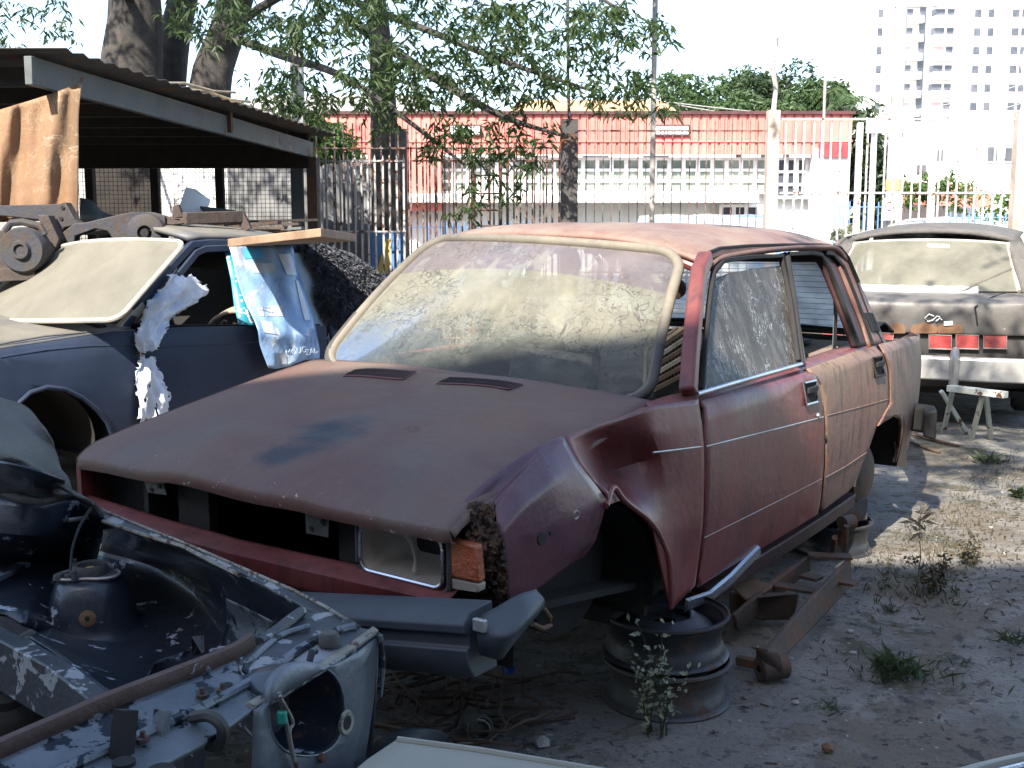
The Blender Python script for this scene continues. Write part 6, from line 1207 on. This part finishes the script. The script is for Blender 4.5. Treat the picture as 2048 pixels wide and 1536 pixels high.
for k in range(N):
    th=2*math.pi*k/N; sx=76*abs(math.cos(th))**.85*math.copysign(1,math.cos(th)); sy=92*abs(math.sin(th))**.85*math.copysign(1,math.sin(th)); inner.append(atp(cx+sx,cy+sy,a,nf)); th2=math.atan2(sy,sx); outer.append(atp(*rayhit(cx,cy,th2),a,nf))
Kk(MB().grid([outer,[o.lerp(i,.5)+nf*.004 for o,i in zip(outer,inner)],[o.lerp(i,.93)+nf*.002 for o,i in zip(outer,inner)],inner,[i-nf*.012 for i in inner]],True),'lamp_panel','bay_bare',solid=.003)
cc_=sum(inner,Vector((0,0,0)))/N
Kk(MB().grid([[i-nf*.010 for i in inner],[cc_+(i-cc_)*.95-nf*.05 for i in inner],[cc_+(i-cc_)*.75-nf*.10 for i in inner],[cc_+(i-cc_)*.3-nf*.12 for i in inner],[cc_+(i-cc_)*.02-nf*.12 for i in inner]],True),'lamp_bucket','bay_navy')
Kk(MB().tube([i+nf*.001 for i in inner],.002,6,closed=True),'lamp_rim','bay_bare')
Kk(MB().lathe([(.012,-.004),(.013,.003),(.020,.004),(.023,0)],atp(690,1445,a,nf)+nf*.002,16,nf),'grommet','cream_edge'); Kk(MB().lathe([(0,.001),(.012,.001)],atp(690,1445,a,nf)+nf*.004,16,nf),'grommet_hole','dark_inside')
Kk(MB().lathe([(.008,0),(.008,.008),(0,.010)],atp(638,1515,a,nf)+nf*.003,8,nf),'bolt','rusty_steel')
rr=random.Random(12); bp=[]
for k in range(12):
    t_=2*math.pi*k/12; bp.append(atp(598+26*math.cos(t_)*rr.uniform(.7,1.2),1372+24*math.sin(t_)*rr.uniform(.7,1.25),a,nf)-nf*.045)
Kk(MB().plate(bp,.003,nf),'paint_splash','white_wall'); 
Kk(MB().plate([p+nf*.003+Vector((.008,0,-.002)) for p in [bp[i].lerp(bp[0],.3) for i in (0,1,2,3,9,10,11)]],.003,nf),'rust_patch','filler_brown')
# outer side of the wing seen edge on
Kk(MB().grid([[atp(757,1266,a,nf),atp(750,1400,a,nf),atp(728,1620,a,nf)],[atp(757,1266,a,nf)-nf*.05+vd*-.010,atp(752,1400,a,nf)-nf*.05+vd*-.010,atp(733,1620,a,nf)-nf*.05+vd*-.012],[p_ for p_ in (w(709,1253,-.02)-vd*.012,w(709,1253,-.25)-vd*.012,w(709,1253,-.5)-vd*.012)]]),'wing_side','bay_navy',solid=.004)
Kk(MB().tube([atp(757,1270,a,nf)+nf*.003,atp(764,1330,a,nf)+nf*.003,atp(760,1395,a,nf)+nf*.003],[.006,.005,.002],6),'wing_edge_strip','bay_silver')
# dark uprights and wires left of the lamp
for pxa,pxb,m_ in ((430,470,'bay_navy'),(300,330,'dark_inside'),(380,395,'bay_silver')):
    Kk(MB().plate([atp(pxa,1430,a,nf)-nf*.05,atp(pxb,1430,a,nf)-nf*.05,atp(pxb-20,1640,a,nf)-nf*.05,atp(pxa-20,1640,a,nf)-nf*.05],.02,nf),'upright',m_,smooth=0)
Kk(MB().tube(net([[w(385,1435,.0),w(420,1432,.012),w(445,1455,.0),w(440,1490,-.04),w(420,1490,-.05)]]*2,5)[0],.010,8),'strap','rubber')
Kk(MB().tube(net([[w(558,1385,.0),atp(560,1440,a,nf)+nf*.012,atp(572,1500,a,nf)+nf*.012,atp(598,1580,a,nf)+nf*.012]]*2,5)[0],.004,6),'wire','sheet_grey')
Kk(MB().tube(net([[w(560,1392,.0),atp(572,1440,a,nf)+nf*.014,atp(566,1470,a,nf)+nf*.014,atp(590,1580,a,nf)+nf*.016]]*2,5)[0],.003,6),'wire','cream_edge')
mat('clip_green',(.02,.22,.16),(.03,.3,.22),rough=.5); Kk(MB().box(atp(549,1432,a,nf)+nf*.015,(.016,.012,.022)),'clip','clip_green',bevel=.003)
# grey cloth thrown over the bulkhead
rows=[[(-70,770,.30),(20,795,.30),(55,820,.28),(90,862,.25)],[(-70,815,.27),(20,835,.27),(70,865,.25),(112,905,.20)],[(-70,860,.25),(15,880,.25),(78,910,.22),(132,952,.16)],[(-70,905,.21),(10,920,.22),(70,938,.20),(150,985,.12)],[(-70,930,.19),(10,932,.19),(70,952,.18),(190,1020,.04)]]
G=net([[w(*p) for p in r_] for r_ in rows],8)
for i,r_ in enumerate(G):
    for j,p in enumerate(r_): p+=Vector((0,-.006*math.sin(i*.55+j*.28),.006*math.sin(i*.45-j*.25)))
MB().grid(G).build('cloth',MATS['cloth_grey'],solid=.006,label='grey felt cloth thrown over the rear of the wreck engine bay',cat='cloth',smooth=70)
# ---- beige car corners at the bottom of the photo
mat('beige_paint',(.25,.24,.19),(.30,.28,.22),s=2,rough=.5,dust=(.25,.23,.19),da=.3,bump=.06)
o=thing('beige_car',atz(960,1560,.0),'beige flat car panel corner at the bottom centre edge','car')
def z7(px,py,d=0): return atz(px,py,.70+d)
MB().grid(net([[z7(795,1474,-.03),z7(960,1497,-.03),z7(1140,1527,-.03),z7(1330,1560,-.03)],[z7(795,1479),z7(960,1501),z7(1140,1531),z7(1330,1564)],[z7(735,1520),z7(930,1545),z7(1130,1570),z7(1330,1600)],[z7(640,1600),z7(900,1620),z7(1100,1640),z7(1320,1660)]],4)).build('bonnet',MATS['beige_paint'],o,solid=.02)
MB().tube([z7(795,1479,.002),z7(960,1501,.002),z7(1140,1531,.002),z7(1330,1564,.002)],.005,6).build('edge_bead',MATS['beige_paint'],o)
MB().grid([[z7(795,1478,-.02),z7(735,1518,-.02),z7(640,1600,-.02)],[z7(795,1478,-.3),z7(735,1518,-.3),z7(640,1600,-.3)]]).build('side',MATS['beige_paint'],o,solid=.01)
MB().grid([[z7(795,1474,-.03),z7(1140,1527,-.03),z7(1330,1560,-.03)],[z7(795,1474,-.3),z7(1140,1527,-.3),z7(1330,1560,-.3)]]).build('front',MATS['beige_paint'],o,solid=.01)
o=thing('beige_car',atz(2000,1560,.0),'beige panel edge with a dark and chrome moulding at the bottom right corner','car')
MB().grid(net([[z7(1880,1546),z7(1960,1524),z7(2048,1504),z7(2140,1486)],[z7(1890,1560),z7(1970,1531),z7(2050,1512),z7(2140,1495)]],4)).build('edge',MATS['beige_paint'],o,solid=.03)
MB().grid(net([[z7(1900,1556,-.006),z7(1970,1534,-.006),z7(2050,1516,-.006),z7(2140,1498,-.006)],[z7(1910,1568,-.012),z7(1980,1542,-.012),z7(2052,1524,-.012),z7(2140,1506,-.012)]],4)).build('moulding',MATS['rubber'],o,solid=.02)
MB().tube([z7(1915,1567,-.004),z7(1985,1545,-.004),z7(2055,1528,-.004),z7(2140,1509,-.004)],.004,6).build('chrome_strip',MATS['chrome'],o)
MB().grid([[z7(1915,1569,-.012),z7(1985,1548,-.012),z7(2055,1530,-.012),z7(2140,1511,-.012)],[z7(1915,1700,-.012),z7(1985,1690,-.012),z7(2055,1680,-.012),z7(2140,1670,-.012)]]).build('panel',MATS['beige_paint'],o,solid=.01)
# ---- black plastic guard lying by the wreck
G=net([[atz(735,1500,.10),atz(760,1470,.16),atz(820,1455,.17),atz(880,1462,.12),atz(905,1480,.04)],[atz(745,1530,.05),atz(785,1500,.13),atz(835,1482,.14),atz(880,1484,.08),atz(905,1495,.02)],[atz(760,1570,.0),atz(810,1540,.06),atz(860,1510,.06),atz(890,1500,.03),atz(905,1500,.0)]],5)
MB().grid(G).build('wheel_guard',MATS['bumper_blue'],label='curved dark plastic guard lying on the ground beside the wreck',cat='guard',solid=.006)
# ================================================================ THINGS ON THE GROUND
def rim(name,c,R_,h,mm,lb,tilt=(0,0,1),par=None,grp='old steel rims under the red sedan',up_=0):
    """wheel rim lying flat: flange, bead seat, drop centre, bead seat, flange, with a dished disc inside"""
    o=thing(name,c,lb,'wheel',grp); k=R_/.19; pr=[(.184,0),(.190,.002),(.193,.008),(.189,.014),(.179,.017),(.177,.036),(.171,.046),(.168,.060),(.168,.080),(.172,.096),(.177,.104),(.179,.121),(.189,.124),(.194,.130),(.193,.137),(.186,.140)]
    MB().lathe([(a*k,b*h/.14) for a,b in pr],c,56,tilt).build('barrel',MATS[mm],o,solid=.004,off=1)
    d=[(.160,.075),(.150,.085),(.135,.102),(.120,.108),(.100,.122),(.085,.128),(.075,.122),(.072,.105),(.035,.103),(.032,.103)] if up_ else [(.150,.055),(.135,.070),(.120,.078),(.100,.092),(.085,.100),(.075,.096),(.072,.080),(.035,.078),(.032,.078)]
    MB().lathe([(a*k,b*h/.14) for a,b in d],c,48,tilt).build('disc',MATS[mm],o,solid=.004); return o
c=atz(1347,1449,0); c=Vector((c.x,c.y+.195,0)); c0=Vector((c.x+.004,c.y,0))
rim('steel_wheel',c0,.197,.142,'rim_grey','grey steel rim lying on the ground at the bottom of the front stack')
rim('steel_wheel',c0+Vector((-.006,.01,.145)),.197,.142,'rim_dark','dark steel rim on top of the grey one in the front stack',up_=1)
c=atz(1690,1122,0); c=Vector((c.x-.02,c.y+.19,0))
rim('steel_wheel',c,.19,.15,'rim_dark','single dark steel rim under the rear door sill with a block on it')
p=Vector((c.x+.05,c.y-.05,.21)); MB().box(p,(.16,.14,.11),Matrix.Rotation(.5,3,'Z')).build('stone_block',MATS['post_dark'],label='dark stone block on the rear steel rim',cat='block',bevel=.008)
# rusty spring frame
fr=thing('spring_frame',atz(1600,1240,0),'rusty steel spring frame with an eye bushing lying under the red sedan','metal frame')
def gz_(px,py,z): return atz(px,py,z)
MB().plate([gz_(1534,1300,.13),gz_(1620,1200,.17),gz_(1702,1116,.20),gz_(1704,1170,.08),gz_(1640,1240,.04),gz_(1560,1322,.07)],.012,(1,-.6,0)).build('side_beam',MATS['rusty_steel'],fr,bevel=.002)
MB().plate([gz_(1470,1230,.13),gz_(1546,1163,.17),gz_(1620,1112,.20),gz_(1622,1140,.13),gz_(1550,1200,.09),gz_(1478,1262,.06)],.012,(1,-.6,0)).build('side_beam',MATS['rusty_steel'],fr,bevel=.002)
c=gz_(1545,1334,.05); MB().lathe([(.012,-.05),(.036,-.05),(.042,-.045),(.042,.045),(.036,.05),(.012,.05),(.010,.03),(0,.03)],c,24,Vector((.95,.3,0))).build('eye_bushing',MATS['rusty_steel'],fr)
MB().plate([gz_(1528,1300,.13),gz_(1562,1302,.12),gz_(1572,1345,.05),gz_(1530,1362,.01)],.06,(.3,-1,.2)).build('eye_plate',MATS['rusty_steel'],fr,bevel=.01)
MB().bar(gz_(1475,1320,.03),gz_(1535,1332,.04),.03,.03).build('rod',MATS['rusty_steel'],fr,bevel=.004)
for a,b,z in (((1552,1170),(1632,1182),.155),((1616,1110),(1704,1114),.205),((1605,1150),(1640,1158),.16),((1660,1158),(1712,1168),.14)): MB().bar(gz_(*a,z),gz_(*b,z),.06,.012).build('cross_plate',MATS['rusty_steel'],fr,bevel=.002)
MB().plate([gz_(1463,1172,.17),gz_(1500,1152,.18),gz_(1545,1170,.17),gz_(1520,1190,.15),(gz_(1490,1196,.15))],.010,(0,0,1)).build('shackle_plate',MATS['filler_brown'],fr,bevel=.003)
MB().plate([gz_(1467,1188,.15),gz_(1520,1196,.15),gz_(1600,1188,.16),gz_(1588,1240,.05),gz_(1525,1240,.05),gz_(1470,1232,.06)],.05,(.2,-1,.2)).build('front_box',MATS['rusty_steel'],fr,bevel=.006)
for px,py in ((1666,1105),(1690,1100),(1682,1090)): MB().tube([gz_(px,py,.19),gz_(px+3,py-48 if px>1670 else py-30,.30)],.011,8).build('bolt',MATS['rusty_steel'],fr)
MB().lathe([(0,.03),(.03,.03),(.03,-.03),(0,-.03)],gz_(1694,1045,.30),16,(.8,.5,0)).build('bolt_head',MATS['rusty_steel'],fr)
# rope of dry roots and litter under the bumper
mat('root_brown',(.06,.035,.025),(.10,.065,.045),rough=.9)
rr=random.Random(21); m=MB()
for k in range(46):
    a=Vector((rr.uniform(-.50,.05),rr.uniform(2.9,3.5),rr.uniform(.0,.05))); m2=[a]
    d=rr.uniform(0,6.28)
    for q in range(5): d+=rr.uniform(-.6,.6); m2.append(m2[-1]+Vector((math.cos(d)*.06,math.sin(d)*.06,rr.uniform(-.012,.02)))); m2[-1].z=max(.005,m2[-1].z)
    m.tube(m2,.005,5)
m.build('dry_roots',MATS['root_brown'],kind='stuff',label='tangle of dry roots and twigs on the ground under the bumper',cat='roots',origin=(0,0,0))
p=atz(958,1455,.03); 
o=thing('hose_end',p,'short black hose end with a pale ring on the ground','hose'); MB().lathe([(.035,-.06),(.038,.02),(.030,.03)],p,20,(.3,-.8,.3)).build('hose',MATS['rubber'],o,solid=.004); MB().tube([p+Vector((.034*math.cos(a),-.02,.034*math.sin(a))) for a in [i*.524 for i in range(12)]],.003,5,closed=True,up=(0,1,0)).build('ring',MATS['chrome_dull'],o)
mat('cap_blue',(.02,.10,.40),rough=.4); p=atz(1020,1342,.012); MB().lathe([(0,.014),(.016,.013),(.018,0)],p,16,(.1,-.3,1)).build('bottle_cap',MATS['cap_blue'],label='small blue bottle cap under the bumper',cat='cap')
# stones and pebbles
mat('stone',(.26,.24,.21),(.36,.34,.31),s=8,rough=.95,bump=.4)
def rock(m,c,r_,rn_):
    bm=bmesh.new(); bmesh.ops.create_icosphere(bm,subdivisions=1,radius=r_); sc_=Vector((rn_.uniform(.8,1.3),rn_.uniform(.8,1.2),rn_.uniform(.4,.7)))
    vs=[]
    for v in bm.verts: q=v.co*rn_.uniform(.75,1.15); vs.append(c+Vector((q.x*sc_.x,q.y*sc_.y,q.z*sc_.z)))
    bm.verts.index_update(); m.add(vs,[tuple(v.index for v in f.verts) for f in bm.faces]); bm.free()
for px,py,r_,lb in ((1084,1482,.030,'pale stone on the ground right of the black guard'),(935,1490,.022,'small pale rubble lump beside the hose end'),(1700,1262,.012,'small pale pebble beside the rusty frame'),(1655,1496,.022,'flat brown stone chip near the bottom right'),(1885,1178,.014,'small stone near the tall dry plant'),(1590,1404,.012,'small pale pebble right of the front rims')): 
    m=MB(); rock(m,atz(px,py,r_*.3),r_,rn); m.build('stone',MATS['stone' if 'brown' not in lb else 'filler_brown'],label=lb,cat='stone',smooth=0)
m=MB()
for k in range(2600):
    x,y=rr.uniform(-1.0,4.5),rr.uniform(2.2,9)
    if GEO.loc(Vector((x,y,0))).y<.9 and rr.random()<.5: continue
    rock(m,Vector((x,y,gz(x,y)+.001)),rr.uniform(.002,.007)*(1 if rr.random()<.95 else 2),rr)
m.build('gravel',MATS['stone'],kind='stuff',label='fine gravel scattered over the dirt',cat='gravel',smooth=0,origin=(0,0,0))
m=MB()
for k in range(260):
    x,y=rr.uniform(-.8,3.2),rr.uniform(2.4,6)
    if GEO.loc(Vector((x,y,0))).y<.3: continue
    a=rr.uniform(0,6.28); L=rr.uniform(.008,.035); m.bar((x,y,gz(x,y)+.003),(x+L*math.cos(a),y+L*math.sin(a),gz(x,y)+.004),rr.uniform(.003,.010),.003)
m.build('debris',MATS['root_brown'],kind='stuff',label='small dark chips and splinters scattered on the dirt',cat='debris',smooth=0,origin=(0,0,0))
# dead leaf litter and dry grass
m=MB()
for k in range(1100):
    c=rr.choice(((1.9,5.6,.9),(2.6,6.6,1.1),(1.5,4.6,.6),(2.2,5.2,.9),(3.2,7.5,1.2),(2.9,5.2,.9))); x,y=rr.gauss(c[0],c[2]*.6),rr.gauss(c[1],c[2]*.6)
    if GEO.loc(Vector((x,y,0))).y<.75: continue
    leaf(m,Vector((x,y,gz(x,y)+.004)),Vector((rr.uniform(-1,1),rr.uniform(-1,1),rr.uniform(0,.25))),rr.uniform(.015,.04),.012,rr,.4)
m.build('leaf_litter',MATS['dry_leaf'],kind='stuff',label='dead leaves scattered on the dirt right of the red sedan',cat='leaf litter',smooth=0,origin=(0,0,0))
def blades(centres,n,h,mm,name,lb,seed,kind='stuff',lean=.8):
    r_=random.Random(seed); m=MB()
    for i in range(n):
        cx,cy,s_=r_.choice(centres); x,y=r_.gauss(cx,s_),r_.gauss(cy,s_*.8)
        if GEO.loc(Vector((x,y,0))).y<.72 and y>2.9: continue
        L=h*r_.uniform(.4,1.2); leaf(m,Vector((x,y,gz(x,y))),Vector((r_.uniform(-lean,lean),r_.uniform(-lean,lean),1)),L,.006+.04*L*.4,r_,.1)
    return m.build(name,MATS[mm],kind=kind,label=lb,cat='grass' if kind else 'weed',smooth=0,origin=(0,0,0) if kind else (centres[0][0],centres[0][1],0))
blades([(2.1,6.0,.45),(2.7,6.4,.5),(1.95,5.3,.25),(2.5,5.6,.3),(3.1,7.2,.5),(2.2,6.9,.4),(1.9,4.9,.2)],2200,.035,'dry_leaf','dry_grass','short dry grass patches on the dirt behind the red sedan',1)
blades([(2.2,6.3,.35),(2.9,6.9,.4),(1.7,4.4,.15),(2.6,4.6,.2),(1.35,3.6,.12),(2.0,3.5,.2)],700,.05,'weed_leaf','green_grass','thin green grass tufts on the dirt',2)
for px,py,n,h,lb,sd in ((1795,1345,120,.105,'green weed tuft on bare dirt, lower right',3),(1975,925,60,.12,'small green weed in front of the trestle leg',4),(1760,1360,20,.05,'tiny green sprout left of the big weed tuft',5),(2030,1285,50,.07,'small green tuft at the right edge of the photo',6),(1665,1420,22,.05,'tiny tuft near the bottom, right of the front rims',7),(1780,1225,40,.05,'low sprig beside the rusty frame',8)):
    c=atz(px,py,0); r_=random.Random(sd); m=MB()
    for i in range(n): leaf(m,Vector((c.x+r_.gauss(0,h*.35),c.y+r_.gauss(0,h*.4),0)),Vector((r_.uniform(-1,1),r_.uniform(-1,1),r_.uniform(.3,1))),h*r_.uniform(.4,1),h*.12,r_,.15)
    m.build('weed',MATS['weed_leaf'],label=lb,cat='weed',smooth=0,group='weeds on the dirt')
# leafy weed in front of the rims
def weed(px,py,hpx,stems,mm,name,lb,seed,L=.03,spread=.25,top=0):
    b=atz(px,py,0); r_=random.Random(seed); o=thing(name,b,lb,'weed'); H_=hpx/FPX*b.y; sm=MB(); lm=MB()
    for i in range(stems):
        p=b+Vector((r_.uniform(-.03,.03),r_.uniform(-.03,.03),0)); d=Vector((r_.uniform(-spread,spread),r_.uniform(-spread,spread),1)); pts=[p]; hh=H_*r_.uniform(.6,1.05)
        for k in range(9):
            d+=Vector((r_.uniform(-.14,.14),r_.uniform(-.14,.14),0)); pts.append(pts[-1]+d.normalized()*hh/9)
            if k>=(6 if top else 1):
                for q in range(3 if not top else 9): leaf(lm,pts[-1]+Vector((r_.gauss(0,.01),r_.gauss(0,.01),0)),Vector((r_.uniform(-1,1),r_.uniform(-1,1),r_.uniform(-.4,.8))),L*r_.uniform(.5,1.2),L*(.5 if not top else .22),r_,.1)
        sm.tube(pts,[.003*(1-.07*j) for j in range(len(pts))],5)
    sm.build('stems',MATS['dry_leaf' if top else 'weed_leaf'],o); lm.build('leaves',MATS[mm],o,smooth=0)
weed(1315,1470,245,8,'pale_leaf','weed','thin leafy weed growing in front of the stacked rims',31,.026,.22)
weed(1842,1190,210,1,'straw_leaf','dry_plant','tall pale dried plant standing on the dirt right of the red sedan',32,.075,.04,1)
weed(1865,1185,90,9,'dry_leaf','dry_plant','low brown dried weed at the foot of the tall dry plant',33,.03,.6)
weed(1945,1130,60,7,'dry_leaf','dry_plant','short brown dried weed right of the tall dry plant',34,.03,.7)
weed(2043,1000,30,4,'weed_leaf','weed','little bright green weed at the right edge behind the dry plants',35,.05,.5)
# crate inside the red sedan
mat('crate_brown',(.22,.15,.11),(.30,.22,.17),s=6,rough=.8,dust=(.35,.3,.25),da=.4); mat('crate_pale',(.5,.47,.42),rough=.8)
cr=thing('plastic_crate',GEO.W((1.25,.40,.9)),'brown slatted plastic crate seen through the gap beside the windscreen','crate')
q=[GEO.W(GEO.at(px,py,1,.42)) for px,py in ((1308,700),(1372,655),(1372,745),(1306,778))]
a,b,c,d=q; 
for j in range(6):
    t=j/5; MB().bar(a.lerp(d,t),b.lerp(c,t),.02,.016).build('rail',MATS['crate_pale' if j in(1,3) else 'crate_brown'],cr)
for j in range(11):
    t=j/10; MB().bar(a.lerp(b,t),d.lerp(c,t),.009,.012,GEO.y).build('slat',MATS['crate_brown'],cr)
MB().plate([p-GEO.y*.03 for p in q],.01,GEO.y).build('back',MATS['crate_brown'],cr,smooth=0)
# sticks on the lit ground behind the sedan
for i,(a,b,lb) in enumerate((((1822,868),(1918,893),'thin dark stick on the lit ground behind the bumper, upper one'),((1812,882),(1880,905),'thin dark stick on the lit ground behind the bumper, lower one'))): MB().tube([atz(*a,.03),atz(*b,.01)],.012,6).build('stick',MATS['root_brown'],label=lb,cat='stick',group='sticks behind the bumper')
